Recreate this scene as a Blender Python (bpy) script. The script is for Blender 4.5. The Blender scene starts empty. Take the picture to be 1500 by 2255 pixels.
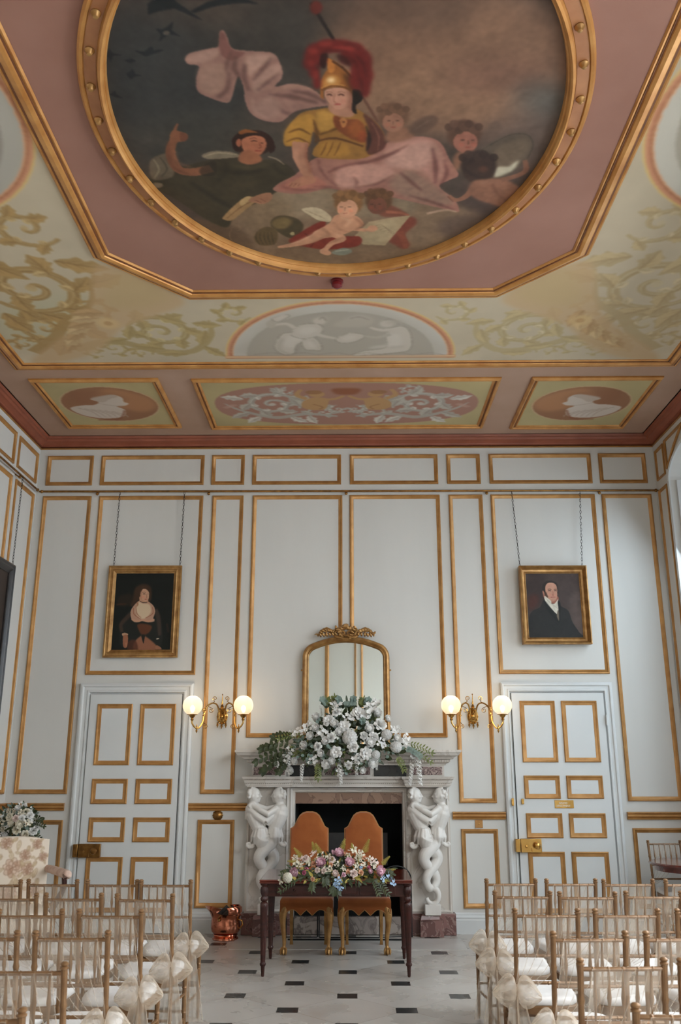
import bpy, bmesh, math, random
import numpy as np
from mathutils import Matrix, Vector
PI = math.pi
rnd = random.Random(7)
scene = bpy.context.scene
COL = scene.collection

# ------------------------------------------------------------------ camera, world, light, exposure
def cam_basis():
    p, y = math.radians(16.33), math.radians(0.74)
    fw = Vector((-math.sin(y)*math.cos(p), math.cos(y)*math.cos(p), math.sin(p)))
    rt = Vector((math.cos(y), math.sin(y), 0))
    return rt, rt.cross(fw), fw
RT, UP, FW = cam_basis()
EYE = Vector((0, 0, 1.62))
FPX = 1929.0
cd = bpy.data.cameras.new('camera'); cam = bpy.data.objects.new('camera', cd); COL.objects.link(cam)
cam.matrix_world = Matrix(((RT.x, UP.x, -FW.x, EYE.x), (RT.y, UP.y, -FW.y, EYE.y), (RT.z, UP.z, -FW.z, EYE.z), (0, 0, 0, 1)))
cd.sensor_fit = 'VERTICAL'; cd.sensor_height = 36.0; cd.lens = FPX/2255*36
cd.clip_start = 0.05; cd.clip_end = 200
cd.dof.use_dof = True; cd.dof.focus_distance = 8.6; cd.dof.aperture_fstop = 5.6
scene.camera = cam
scene.view_settings.view_transform = 'Standard'; scene.view_settings.look = 'None'
scene.view_settings.gamma = 1.0; scene.view_settings.use_curve_mapping = False
scene.view_settings.exposure = 0.0
wd = bpy.data.worlds.new('daylight'); scene.world = wd; wd.use_nodes = True
wd.node_tree.nodes['Background'].inputs[0].default_value = (0.80, 0.90, 1.0, 1)
wd.node_tree.nodes['Background'].inputs[1].default_value = 1.6
WINDOWS_Y = (8.6, 5.75, 2.9, 0.2)
def area(loc, rot, sx, sy, power, col):
    l = bpy.data.lights.new('window_daylight', 'AREA'); l.shape = 'RECTANGLE'; l.size = sx; l.size_y = sy
    l.energy = power; l.color = col
    o = bpy.data.objects.new('window_daylight', l); COL.objects.link(o); o.location = loc; o.rotation_euler = rot
    return o
for wy, pw, tilt, cl in zip(WINDOWS_Y, (72, 236, 306, 360), (60, 54, 54, 54), ((.70, .86, 1.), (.88, .95, 1.), (.90, .96, 1.), (.91, .965, 1.))):
    area((4.35, wy, 2.6), (0, math.radians(tilt), 0), 4.4, 1.5, pw, cl)

# ------------------------------------------------------------------ measuring: a photo pixel onto a plane of the room
def ray(px, py):
    return RT*((px-750)/FPX) + UP*(-(py-1127.5)/FPX) + FW
def on_z(px, py, z):
    d = ray(px, py); t = (z-EYE.z)/d.z; return EYE + d*t
def on_y(px, py, y):
    d = ray(px, py); t = (y-EYE.y)/d.y; return EYE + d*t

# ------------------------------------------------------------------ helpers: colour, materials
def lin(c):
    return tuple((v/255/12.92 if v/255 <= .04045 else ((v/255+.055)/1.055)**2.4) for v in c)
def new_mat(name):
    m = bpy.data.materials.new(name); m.use_nodes = True
    nt = m.node_tree; return m, nt, nt.nodes['Principled BSDF']
def mat(name, c1, c2=None, rough=.5, metal=0., scale=8., bump=0., bscale=None, detail=4., spec=.5, lo=.3, hi=.7, stretch=None, coat=0., sheen=0., trans=0.):
    m, nt, b = new_mat(name)
    N, L = nt.nodes, nt.links
    b.inputs['Roughness'].default_value = rough; b.inputs['Metallic'].default_value = metal
    b.inputs['Specular IOR Level'].default_value = spec
    b.inputs['Coat Weight'].default_value = coat; b.inputs['Coat Roughness'].default_value = .12
    b.inputs['Sheen Weight'].default_value = sheen
    b.inputs['Transmission Weight'].default_value = trans
    tc = N.new('ShaderNodeTexCoord'); mp = N.new('ShaderNodeMapping'); L.new(tc.outputs['Object'], mp.inputs[0])
    if stretch: mp.inputs['Scale'].default_value = stretch
    c1 = lin(c1)+(1,); c2 = lin(c2)+(1,) if c2 else c1
    n = N.new('ShaderNodeTexNoise'); n.inputs['Scale'].default_value = scale; n.inputs['Detail'].default_value = detail
    L.new(mp.outputs[0], n.inputs['Vector'])
    r = N.new('ShaderNodeValToRGB'); r.color_ramp.elements[0].color = c1; r.color_ramp.elements[1].color = c2
    r.color_ramp.elements[0].position = lo; r.color_ramp.elements[1].position = hi
    L.new(n.outputs[0], r.inputs[0]); L.new(r.outputs[0], b.inputs['Base Color'])
    if bump:
        n2 = N.new('ShaderNodeTexNoise'); n2.inputs['Scale'].default_value = bscale or scale*3; n2.inputs['Detail'].default_value = 3
        L.new(mp.outputs[0], n2.inputs['Vector'])
        bp = N.new('ShaderNodeBump'); bp.inputs['Strength'].default_value = bump; bp.inputs['Distance'].default_value = .01
        L.new(n2.outputs[0], bp.inputs['Height']); L.new(bp.outputs[0], b.inputs['Normal'])
    return m
def marble(name, c1, c2, vein, scale=4., rough=.25, vw=.06, bump=0.):
    m, nt, b = new_mat(name); N, L = nt.nodes, nt.links
    tc = N.new('ShaderNodeTexCoord')
    n = N.new('ShaderNodeTexNoise'); n.inputs['Scale'].default_value = scale; n.inputs['Detail'].default_value = 8; n.inputs['Distortion'].default_value = 1.2
    L.new(tc.outputs['Object'], n.inputs['Vector'])
    r = N.new('ShaderNodeValToRGB'); e = r.color_ramp.elements
    e[0].color = lin(c1)+(1,); e[0].position = .3; e[1].color = lin(c2)+(1,); e[1].position = .7
    a = e.new(.5); a.color = lin(vein)+(1,)
    a = e.new(.5-vw); a.color = lin(c1)+(1,)
    a = e.new(.5+vw); a.color = lin(c2)+(1,)
    L.new(n.outputs[0], r.inputs[0]); L.new(r.outputs[0], b.inputs['Base Color']); b.inputs['Roughness'].default_value = rough
    return m
def canvas_mat(name, rough=.7, spec=.3):
    m, nt, b = new_mat(name); a = nt.nodes.new('ShaderNodeAttribute'); a.attribute_name = 'paint'
    nt.links.new(a.outputs['Color'], b.inputs['Base Color']); b.inputs['Roughness'].default_value = rough
    b.inputs['Specular IOR Level'].default_value = spec
    return m
WALL = mat('wall_paint', (205, 204, 199), (212, 211, 206), rough=.55, scale=1.2, stretch=(1.5, 1.5, .25), bump=.05, bscale=14)
WOODWHITE = mat('white_woodwork', (206, 209, 208), (214, 216, 215), rough=.4, scale=2)
GOLD = mat('gold_paint', (160, 112, 58), (186, 138, 80), rough=.40, metal=.35, scale=9, bump=.08, bscale=30)
GILT = mat('old_gilding', (138, 98, 52), (184, 142, 86), rough=.38, metal=.5, scale=14, bump=.2, bscale=45)
GILTC = mat('ceiling_gilding', (176, 118, 58), (206, 152, 88), rough=.4, metal=.35, scale=6, bump=.12, bscale=25)
BRASS = mat('brass', (190, 146, 78), (206, 164, 96), rough=.2, metal=1., scale=12)
BRASSD = mat('aged_brass', (120, 84, 44), (160, 118, 64), rough=.35, metal=.9, scale=20)
DARK = mat('black_iron', (22, 24, 25), (34, 35, 35), rough=.5, metal=.4, scale=20)
VOID = mat('soot_and_gap_shade', (12, 16, 17), (20, 24, 25), rough=.9, scale=6)  # soot in the firebox, painted shade in the door gaps
CORN = mat('cornice_red_brown', (132, 70, 48), (148, 82, 58), rough=.45, scale=5, bump=.08)
BORDER = mat('ceiling_rose_brown', (166, 134, 112), (174, 142, 122), rough=.8, scale=2.2, bump=.05)
MAUVE = mat('ceiling_mauve', (142, 100, 84), (154, 112, 96), rough=.8, scale=1.6, detail=6, bump=.05)
MARB = marble('white_marble', (204, 196, 186), (212, 206, 198), (190, 182, 173), scale=2.4, rough=.35, vw=.02)
MARBC = mat('carved_marble', (216, 211, 204), (226, 222, 216), rough=.42, scale=6, bump=.05, bscale=60)
MARBR = marble('red_marble', (110, 78, 74), (136, 100, 94), (152, 128, 120), scale=9, rough=.25, vw=.025)
MARBV = marble('violet_breccia', (86, 66, 66), (120, 96, 94), (190, 168, 158), scale=26, rough=.25, vw=.05)
MARBB = marble('brown_marble', (132, 102, 84), (152, 122, 102), (104, 78, 64), scale=5, rough=.3, vw=.02)
MAHOG = mat('mahogany', (44, 18, 13), (66, 28, 20), rough=.34, scale=6, stretch=(1, 1, 8), coat=.12, spec=.35)
MAHOGT = mat('polished_mahogany_top', (78, 28, 20), (104, 42, 28), rough=.16, scale=4, stretch=(.6, 9, 9), coat=.7)
VELVET = mat('amber_velvet', (142, 74, 28), (160, 90, 38), rough=.8, scale=7, sheen=.6, spec=.2, bump=.05, bscale=120)
COPPER = mat('copper', (190, 112, 84), (214, 140, 110), rough=.16, metal=1., scale=5, bump=.25, bscale=16)
LEAFD = mat('dark_green_leaf', (42, 52, 30), (68, 78, 44), rough=.5, scale=18)
LEAFE = mat('eucalyptus_leaf', (104, 124, 116), (136, 152, 140), rough=.6, scale=18)
LEAFM = mat('mid_green_leaf', (86, 98, 48), (122, 128, 66), rough=.55, scale=18)
LEAFY = mat('golden_sprig', (140, 128, 48), (168, 152, 70), rough=.6, scale=30)
CHAIRG = mat('chair_gold_paint', (116, 84, 54), (140, 106, 72), rough=.36, metal=.3, scale=18)
CUSH = mat('ivory_cushion', (222, 220, 218), (232, 230, 228), rough=.8, scale=20)
def petal_mat(name, c1, c2):
    m = mat(name, c1, c2, rough=.65, scale=30, spec=.2); b = m.node_tree.nodes['Principled BSDF']
    b.inputs['Subsurface Weight'].default_value = .6; b.inputs['Subsurface Radius'].default_value = (.03, .03, .03); b.inputs['Subsurface Scale'].default_value = .5
    return m
P_WHITE = petal_mat('white_petal', (236, 234, 228), (244, 243, 240))
P_CREAM = petal_mat('cream_petal', (230, 222, 200), (240, 234, 216))
P_PINK = petal_mat('pink_petal', (220, 172, 186), (234, 198, 208))
P_PEACH = petal_mat('peach_petal', (226, 166, 134), (238, 190, 156))
P_MAG = petal_mat('magenta_petal', (190, 96, 128), (210, 124, 150))
P_BLUE = petal_mat('blue_petal', (158, 190, 222), (186, 210, 232))
P_PALE = petal_mat('pale_pink_petal', (236, 212, 204), (244, 226, 216))

def floor_mat():
    m, nt, b = new_mat('stone_and_slate_floor'); N, L = nt.nodes, nt.links
    def M(op, a, c=None, d=None):
        n = N.new('ShaderNodeMath'); n.operation = op
        for i, v in enumerate((a, c, d)):
            if v is None: continue
            if isinstance(v, (int, float)): n.inputs[i].default_value = v
            else: L.new(v, n.inputs[i])
        return n.outputs[0]
    tc = N.new('ShaderNodeTexCoord'); sp = N.new('ShaderNodeSeparateXYZ'); L.new(tc.outputs['Object'], sp.inputs[0])
    PX, PY = 0.834, 0.798                         # spacing of the slate squares along a row and from row to row (x2)
    x = M('DIVIDE', M('ADD', sp.outputs[0], 0.043), PX); y = M('DIVIDE', M('ADD', sp.outputs[1], -7.25), PY)
    def near(v): return M('ABSOLUTE', M('SUBTRACT', M('FRACT', M('ADD', v, .5)), .5))
    ax, ay = near(x), near(y); bx, by = near(M('ADD', x, .5)), near(M('ADD', y, .5))
    h = .09
    sq = M('MAXIMUM', M('MULTIPLY', M('LESS_THAN', ax, h), M('LESS_THAN', ay, h)), M('MULTIPLY', M('LESS_THAN', bx, h), M('LESS_THAN', by, h)))
    u, v = M('ADD', x, y), M('SUBTRACT', x, y)
    ju = M('LESS_THAN', M('MINIMUM', near(u), near(v)), .004)
    # each slab its own tone
    cu, cv = M('FLOOR', u), M('FLOOR', v); cmb = N.new('ShaderNodeCombineXYZ'); L.new(cu, cmb.inputs[0]); L.new(cv, cmb.inputs[1])
    wn = N.new('ShaderNodeTexWhiteNoise'); L.new(cmb.outputs[0], wn.inputs[0])
    n = N.new('ShaderNodeTexNoise'); n.inputs['Scale'].default_value = 2.6; n.inputs['Detail'].default_value = 4; n.inputs['Distortion'].default_value = .3
    L.new(tc.outputs['Object'], n.inputs['Vector'])
    f = M('ADD', M('MULTIPLY', n.outputs[0], .7), M('MULTIPLY', wn.outputs[0], .3))
    r = N.new('ShaderNodeValToRGB'); e = r.color_ramp.elements
    e[0].position = .2; e[0].color = lin((168, 160, 151))+(1,); e[1].position = .8; e[1].color = lin((196, 193, 187))+(1,)
    L.new(f, r.inputs[0])
    mx = N.new('ShaderNodeMix'); mx.data_type = 'RGBA'; L.new(ju, mx.inputs[0]); L.new(r.outputs[0], mx.inputs[6]); mx.inputs[7].default_value = lin((140, 128, 116))+(1,)
    m2 = N.new('ShaderNodeMix'); m2.data_type = 'RGBA'; L.new(sq, m2.inputs[0]); L.new(mx.outputs[2], m2.inputs[6]); m2.inputs[7].default_value = lin((40, 44, 45))+(1,)
    L.new(m2.outputs[2], b.inputs['Base Color'])
    b.inputs['Roughness'].default_value = .3
    rr = M('ADD', M('MULTIPLY', n.outputs[0], .25), .16); L.new(rr, b.inputs['Roughness'])
    return m

def organza_mat(base, var):
    m, nt, b = new_mat('cream_organza'); N, L = nt.nodes, nt.links
    out = N['Material Output']
    tr = N.new('ShaderNodeBsdfTransparent'); tl = N.new('ShaderNodeBsdfTranslucent'); df = N.new('ShaderNodeBsdfDiffuse')
    tl.inputs[0].default_value = lin((238, 226, 210))+(1,); df.inputs[0].default_value = lin((234, 221, 204))+(1,)
    m1 = N.new('ShaderNodeMixShader'); m1.inputs[0].default_value = .5; L.new(tl.outputs[0], m1.inputs[1]); L.new(df.outputs[0], m1.inputs[2])
    lw = N.new('ShaderNodeLayerWeight'); lw.inputs[0].default_value = .35
    tc = N.new('ShaderNodeTexCoord'); n = N.new('ShaderNodeTexNoise'); n.inputs['Scale'].default_value = 14; L.new(tc.outputs['Object'], n.inputs['Vector'])
    ad = N.new('ShaderNodeMath'); ad.operation = 'MULTIPLY_ADD'; L.new(lw.outputs['Facing'], ad.inputs[0]); ad.inputs[1].default_value = .45
    ml = N.new('ShaderNodeMath'); ml.operation = 'MULTIPLY_ADD'; L.new(n.outputs[0], ml.inputs[0]); ml.inputs[1].default_value = var; ml.inputs[2].default_value = base
    L.new(ml.outputs[0], ad.inputs[2])
    m2 = N.new('ShaderNodeMixShader'); L.new(ad.outputs[0], m2.inputs[0]); L.new(tr.outputs[0], m2.inputs[1]); L.new(m1.outputs[0], m2.inputs[2])
    L.new(m2.outputs[0], out.inputs['Surface'])
    return m
ORGANZA = organza_mat(.06, .28); ORGANZAB = organza_mat(.12, .42)
def globe_mat():
    m, nt, b = new_mat('frosted_lamp_glass'); N, L = nt.nodes, nt.links
    out = N['Material Output']
    tl = N.new('ShaderNodeBsdfTranslucent'); tl.inputs[0].default_value = (.66, .63, .58, 1)
    df = N.new('ShaderNodeBsdfDiffuse'); df.inputs[0].default_value = (.5, .47, .43, 1)
    tr = N.new('ShaderNodeBsdfTransparent')
    m1 = N.new('ShaderNodeMixShader'); m1.inputs[0].default_value = .35; L.new(tl.outputs[0], m1.inputs[1]); L.new(df.outputs[0], m1.inputs[2])
    m2 = N.new('ShaderNodeMixShader'); m2.inputs[0].default_value = .5; L.new(m1.outputs[0], m2.inputs[1]); L.new(tr.outputs[0], m2.inputs[2])
    L.new(m2.outputs[0], out.inputs['Surface'])
    return m
GLOBE = globe_mat()
def emit_mat(name, col, s):
    m, nt, b = new_mat(name); b.inputs['Base Color'].default_value = (.8, .8, .8, 1)
    b.inputs['Emission Color'].default_value = col+(1,); b.inputs['Emission Strength'].default_value = s
    return m
BULB = emit_mat('glowing_bulb', (1., .86, .66), 3.)
MIRRORG, _nt, _b = new_mat('mirror_silver'); _b.inputs['Metallic'].default_value = 1; _b.inputs['Roughness'].default_value = .02; _b.inputs['Base Color'].default_value = (.74, .78, .74, 1)
GLASS, _nt, _b = new_mat('window_glass'); _b.inputs['Transmission Weight'].default_value = 1; _b.inputs['Roughness'].default_value = 0; _b.inputs['IOR'].default_value = 1.01

# ------------------------------------------------------------------ helpers: objects
WO = {}
def tag(o, label=None, cat=None, group=None, kind=None):
    if label: o['label'] = label
    if cat: o['category'] = cat
    if group: o['group'] = group
    if kind: o['kind'] = kind
    return o
def thing(name, label, cat, loc=(0, 0, 0), group=None, kind=None):
    o = bpy.data.objects.new(name, None); COL.objects.link(o); o.empty_display_size = .1
    o.location = loc; WO[o] = Vector(loc)
    return tag(o, label, cat, group, kind)
class MB:
    def __init__(self): self.v = []; self.f = []
    def add(self, vs, fs, M=None):
        k = len(self.v)
        if M is not None: vs = [M @ Vector(p) for p in vs]
        self.v += [tuple(p) for p in vs]; self.f += [tuple(i+k for i in f) for f in fs]; return self
    def box(self, x0, x1, y0, y1, z0, z1, M=None):
        vs = [(x, y, z) for x in (x0, x1) for y in (y0, y1) for z in (z0, z1)]
        return self.add(vs, [(0, 1, 3, 2), (4, 6, 7, 5), (0, 4, 5, 1), (2, 3, 7, 6), (0, 2, 6, 4), (1, 5, 7, 3)], M)
    def lathe(self, prof, n=20, M=None, flute=0, fd=0.):
        vs, fs = [], []
        for r, z in prof:
            for i in range(n):
                a = 2*PI*i/n; q = r*(1-fd*abs(math.sin(a*flute/2))) if flute else r
                vs.append((q*math.cos(a), q*math.sin(a), z))
        for j in range(len(prof)-1):
            for i in range(n):
                k = (i+1) % n; fs.append((j*n+i, j*n+k, (j+1)*n+k, (j+1)*n+i))
        fs.append(tuple(range(n-1, -1, -1))); fs.append(tuple(range((len(prof)-1)*n, len(prof)*n)))
        return self.add(vs, fs, M)
    def tube(self, pts, r, n=10, M=None, flat=1.):
        P = [Vector(p) for p in pts]; m = len(P)
        R = r if isinstance(r, (list, tuple)) else [r]*m
        if len(R) != m: R = list(np.interp(np.linspace(0, 1, m), np.linspace(0, 1, len(R)), R))
        T = [(P[min(i+1, m-1)]-P[max(i-1, 0)]).normalized() for i in range(m)]
        u = T[0].orthogonal().normalized() if abs(T[0].z) > .9 else Vector((0, 0, 1)).cross(T[0]).normalized()
        vs, fs = [], []
        for i in range(m):
            u = (u-T[i]*u.dot(T[i])).normalized(); w = T[i].cross(u)
            for k in range(n):
                a = 2*PI*k/n; vs.append(P[i]+u*math.cos(a)*R[i]+w*math.sin(a)*R[i]*flat)
        for i in range(m-1):
            for k in range(n):
                q = (k+1) % n; fs.append((i*n+k, i*n+q, (i+1)*n+q, (i+1)*n+k))
        fs.append(tuple(range(n-1, -1, -1))); fs.append(tuple(range((m-1)*n, m*n)))
        return self.add(vs, fs, M)
    def ball(self, c, r, n=12, m=8, M=None):
        r = r if isinstance(r, (tuple, list)) else (r, r, r)
        vs = [(c[0], c[1], c[2]-r[2])]; fs = []
        for j in range(1, m):
            t = -PI/2+PI*j/m
            for i in range(n):
                a = 2*PI*i/n; vs.append((c[0]+r[0]*math.cos(t)*math.cos(a), c[1]+r[1]*math.cos(t)*math.sin(a), c[2]+r[2]*math.sin(t)))
        vs.append((c[0], c[1], c[2]+r[2])); e = len(vs)-1
        for i in range(n):
            k = (i+1) % n; fs.append((0, 1+k, 1+i)); fs.append((e, 1+(m-2)*n+i, 1+(m-2)*n+k))
            for j in range(m-2): fs.append((1+j*n+i, 1+j*n+k, 1+(j+1)*n+k, 1+(j+1)*n+i))
        return self.add(vs, fs, M)
    def prism(self, poly, y0, y1, M=None):                       # polygon in x,z pushed from y0 to y1
        n = len(poly); vs = [(x, y0, z) for x, z in poly]+[(x, y1, z) for x, z in poly]
        fs = [tuple(range(n)), tuple(range(2*n-1, n-1, -1))]+[(i, i+n, (i+1) % n+n, (i+1) % n) for i in range(n)]
        return self.add(vs, fs, M)
    def loft(self, rings, close=False, cap=True, M=None):
        n = len(rings[0]); m = len(rings); vs = [p for r in rings for p in r]; fs = []
        for j in range(m if close else m-1):
            for i in range(n):
                k = (i+1) % n; q = (j+1) % m; fs.append((j*n+i, j*n+k, q*n+k, q*n+i))
        if cap and not close: fs.append(tuple(range(n-1, -1, -1))); fs.append(tuple(range((m-1)*n, m*n)))
        return self.add(vs, fs, M)
    def frame(self, x0, x1, z0, z1, prof, M):                    # mitred moulding round a rectangle, prof = (inset, height)
        rings = []
        for cx, cz, sx, sz in ((x0, z0, 1, 1), (x1, z0, -1, 1), (x1, z1, -1, -1), (x0, z1, 1, -1)):
            rings.append([(cx+sx*d, -h, cz+sz*d) for d, h in prof])
        return self.loft(rings, close=True, M=M)
    def build(self, name, m, parent=None, smooth=True, bevel=0., auto=35):
        me = bpy.data.meshes.new(name)
        if parent is not None: off = WO.get(parent, Vector((0, 0, 0)))
        else:
            a = np.array(self.v, float); lo, hi = a.min(0), a.max(0); off = Vector(((lo[0]+hi[0])/2, (lo[1]+hi[1])/2, lo[2]))
        me.from_pydata([tuple(Vector(p)-off) for p in self.v], [], self.f)
        bm = bmesh.new(); bm.from_mesh(me); bmesh.ops.recalc_face_normals(bm, faces=bm.faces)
        if smooth:
            for e in bm.edges:
                e.smooth = not (len(e.link_faces) == 2 and e.calc_face_angle(0) > math.radians(auto))
            for f in bm.faces: f.smooth = True
        bm.to_mesh(me); bm.free()
        me.materials.append(m)
        o = bpy.data.objects.new(name, me); COL.objects.link(o); WO[o] = off
        if parent is not None: o.parent = parent
        else: o.location = off
        if bevel:
            md = o.modifiers.new('bevel', 'BEVEL'); md.width = bevel; md.segments = 2; md.limit_method = 'ANGLE'
        return o
def kids(o): return [c for c in bpy.data.objects if c.parent == o]
def copy_tree(o, parent=None, table=None):
    table = table if table is not None else {}
    c = o.copy(); COL.objects.link(c)
    if parent is not None: c.parent = parent
    for ch in KIDS[o]: copy_tree(ch, c, table)
    return c
KIDS = {}
def remember(o):
    KIDS[o] = kids(o)
    for c in KIDS[o]: remember(c)
def T(x, y, z): return Matrix.Translation((x, y, z))
def RX(a): return Matrix.Rotation(a, 4, 'X')
def RY(a): return Matrix.Rotation(a, 4, 'Y')
def RZ(a): return Matrix.Rotation(a, 4, 'Z')
def SC(x, y, z): return Matrix.Diagonal((x, y, z, 1))

# ------------------------------------------------------------------ helpers: a painted surface (one colour per vertex of a fine grid)
def catmull(P, k=6, closed=True):
    P = np.asarray(P, float); n = len(P); out = []
    for i in range(n if closed else n-1):
        if closed: a, b, c, d = P[(i-1) % n], P[i], P[(i+1) % n], P[(i+2) % n]
        else: a, b, c, d = P[max(i-1, 0)], P[i], P[i+1], P[min(i+2, n-1)]
        for j in range(k):
            t = j/k; out.append(.5*((2*b)+(c-a)*t+(2*a-5*b+4*c-d)*t*t+(3*b-a-3*c+d)*t**3))
    if not closed: out.append(P[-1])
    return np.array(out)
def blur1(a, r, ax):
    if r < 1: return a
    p = [(0, 0)]*a.ndim; p[ax] = (r+1, r); c = np.cumsum(np.pad(a, p, mode='edge'), axis=ax)
    n = a.shape[ax]; s1 = [slice(None)]*a.ndim; s2 = [slice(None)]*a.ndim
    s1[ax] = slice(2*r+1, 2*r+1+n); s2[ax] = slice(0, n)
    return (c[tuple(s1)]-c[tuple(s2)])/(2*r+1)
def blur(a, s):
    r = max(1, int(round(s)))
    for _ in range(1 if s < 1.3 else 2): a = blur1(blur1(a, r, 0), r, 1)
    return a
class Canvas:
    def __init__(self, x0, x1, y0, y1, res, col, seed=1):
        self.x0, self.x1, self.y0, self.y1 = x0, x1, y0, y1
        self.nx = int((x1-x0)/res)+1; self.ny = int((y1-y0)/res)+1
        self.res = (x1-x0)/(self.nx-1); self.resy = (y1-y0)/(self.ny-1)
        self.img = np.ones((self.ny, self.nx, 3))*np.array(col, float); self.rs = np.random.RandomState(seed); self.map = None; self.ss = 1.
    def pts(self, P):
        return np.array([self.map(*p) for p in P], float) if self.map else np.asarray(P, float)
    def mask(self, m, ix, iy, col, alpha):
        col = np.array(col, float); sub = self.img[iy[0]:iy[1], ix[0]:ix[1]]; a = (m*alpha)[..., None]
        sub[:] = sub*(1-a)+col*a
    def poly(self, P, col, soft=1, alpha=1., smooth=True, world=False):
        soft = soft*self.ss; P = np.asarray(P, float) if world else self.pts(P)
        if smooth: P = catmull(P)
        gx = (P[:, 0]-self.x0)/self.res; gy = (P[:, 1]-self.y0)/self.resy; pad = int(3*soft)+3
        ix = (max(0, int(gx.min())-pad), min(self.nx, int(gx.max())+pad+1)); iy = (max(0, int(gy.min())-pad), min(self.ny, int(gy.max())+pad+1))
        if ix[1] <= ix[0] or iy[1] <= iy[0]: return
        X, Y = np.meshgrid(np.arange(*ix), np.arange(*iy)); m = np.zeros(X.shape, bool)
        n = len(gx)
        for i in range(n):
            j = (i+1) % n; y0, y1 = gy[i], gy[j]
            if y0 == y1: continue
            c = (y0 > Y) != (y1 > Y)
            m ^= c & (X < (gx[j]-gx[i])*(Y-y0)/(y1-y0)+gx[i])
        self.mask(blur(m.astype(float), soft), ix, iy, col, alpha)
    def stroke(self, P, w, col, soft=1, alpha=1., world=False):
        P = np.asarray(P, float) if world else self.pts(P)
        P = catmull(P, 6, False); n = len(P)
        w = np.interp(np.linspace(0, 1, n), np.linspace(0, 1, len(w)), w) if hasattr(w, '__len__') else np.full(n, w)
        t = np.gradient(P, axis=0); t /= np.linalg.norm(t, axis=1)[:, None]+1e-9; nn = np.c_[-t[:, 1], t[:, 0]]*w[:, None]/2
        self.poly(np.r_[P+nn, (P-nn)[::-1]], col, soft, alpha, False, True)
    def ell(self, cx, cy, a, b, col, soft=1, alpha=1., rot=0.):
        t = np.linspace(0, 2*PI, 28, endpoint=False); c, s = math.cos(rot), math.sin(rot)
        x, y = a*np.cos(t), b*np.sin(t); self.poly(np.c_[cx+c*x-s*y, cy+s*x+c*y], col, soft, alpha, False, True)
    def mottle(self, amp, sizes=(30, 12, 4)):
        n = sum(blur(self.rs.rand(self.ny, self.nx)-.5, s)*s for s in sizes)
        self.img *= (1+amp*n/(n.std()+1e-9))[..., None]
    def build(self, name, m, parent, place, keep=None, gain=1.):
        s = np.clip(self.img/255, 0, 1); l = np.where(s <= .04045, s/12.92, ((s+.055)/1.055)**2.4)*gain
        l = np.clip(l, 0, .9)
        xs = np.linspace(self.x0, self.x1, self.nx); ys = np.linspace(self.y0, self.y1, self.ny)
        X, Y = np.meshgrid(xs, ys); off = WO.get(parent, Vector((0, 0, 0)))
        V = np.array(place(X.ravel(), Y.ravel())).T-np.array(off)
        i = np.arange(self.nx*self.ny).reshape(self.ny, self.nx)
        F = np.stack([i[:-1, :-1], i[:-1, 1:], i[1:, 1:], i[1:, :-1]], -1).reshape(-1, 4)
        if keep is not None:
            k = keep(X, Y); kf = (k[:-1, :-1] & k[:-1, 1:] & k[1:, 1:] & k[1:, :-1]).ravel(); F = F[kf]
        C = np.c_[l.reshape(-1, 3), np.ones(len(V))]
        u = np.unique(F); rm = np.full(len(V), -1); rm[u] = np.arange(len(u)); V = V[u]; C = C[u]; F = rm[F]
        me = bpy.data.meshes.new(name); me.from_pydata(V.tolist(), [], F.tolist())
        at = me.color_attributes.new('paint', 'FLOAT_COLOR', 'POINT'); at.data.foreach_set('color', C.astype(np.float32).ravel())
        me.materials.append(m); o = bpy.data.objects.new(name, me); COL.objects.link(o); o.parent = parent; WO[o] = Vector(off)
        return o
PAINT = canvas_mat('old_oil_paint', .6, .25)
FRESCO = canvas_mat('painted_plaster', .85, .2)
FABRICP = canvas_mat('printed_cloth', .85, .2)
CEILGAIN, OVALGAIN = 1.0, 1.0
# ------------------------------------------------------------------ the room
XL, XR, YB, YF, ZC = -3.72, 3.58, 9.82, -0.92, 5.41
CORNZ = 5.30
PROF = [(0, 0), (0, .016), (.006, .022), (.016, .022), (.022, .014), (.040, .006), (.046, .0)]
MBACK = T(0, YB, 0)
MREAR = T(0, YF, 0) @ RZ(PI)
def MLEFT(y=0): return T(XL, 0, 0) @ RZ(PI/2)          # local x -> world y
def MRIGHT(y=0): return T(XR, 0, 0) @ RZ(-PI/2)        # local x -> world -y
def structure(o): o['kind'] = 'structure'; return o

f = MB().box(XL-.6, 4.6, YF-.4, YB+.4, -.12, 0).build('floor', floor_mat(), smooth=False); structure(f)
f.location = (0, 0, 0); f.data.transform(Matrix.Translation(WO[f])); WO[f] = Vector((0, 0, 0))
h = MB().box(-1.16, 1.07, 8.98, 9.52, 0, .004).build('hearthstone', mat('hearth_slab', (176, 172, 166), (196, 192, 186), rough=.3, scale=3), f, smooth=False)

# back wall with the fireplace opening left out
w = MB()
w.box(XL-.25, -.62, YB, YB+.25, 0, ZC+.2); w.box(.55, XR+.75, YB, YB+.25, 0, ZC+.2); w.box(-.62, .55, YB, YB+.25, 1.30, ZC+.2)
wall_back = structure(w.build('wall_back', WALL, smooth=False))
wall_left = structure(MB().box(XL-.25, XL, YF-.25, YB, 0, ZC+.2).build('wall_left', WALL, smooth=False))
wall_front = structure(MB().box(XL-.25, XR+.75, YF-.25, YF, 0, ZC+.2).build('wall_front', WALL, smooth=False))
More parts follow.
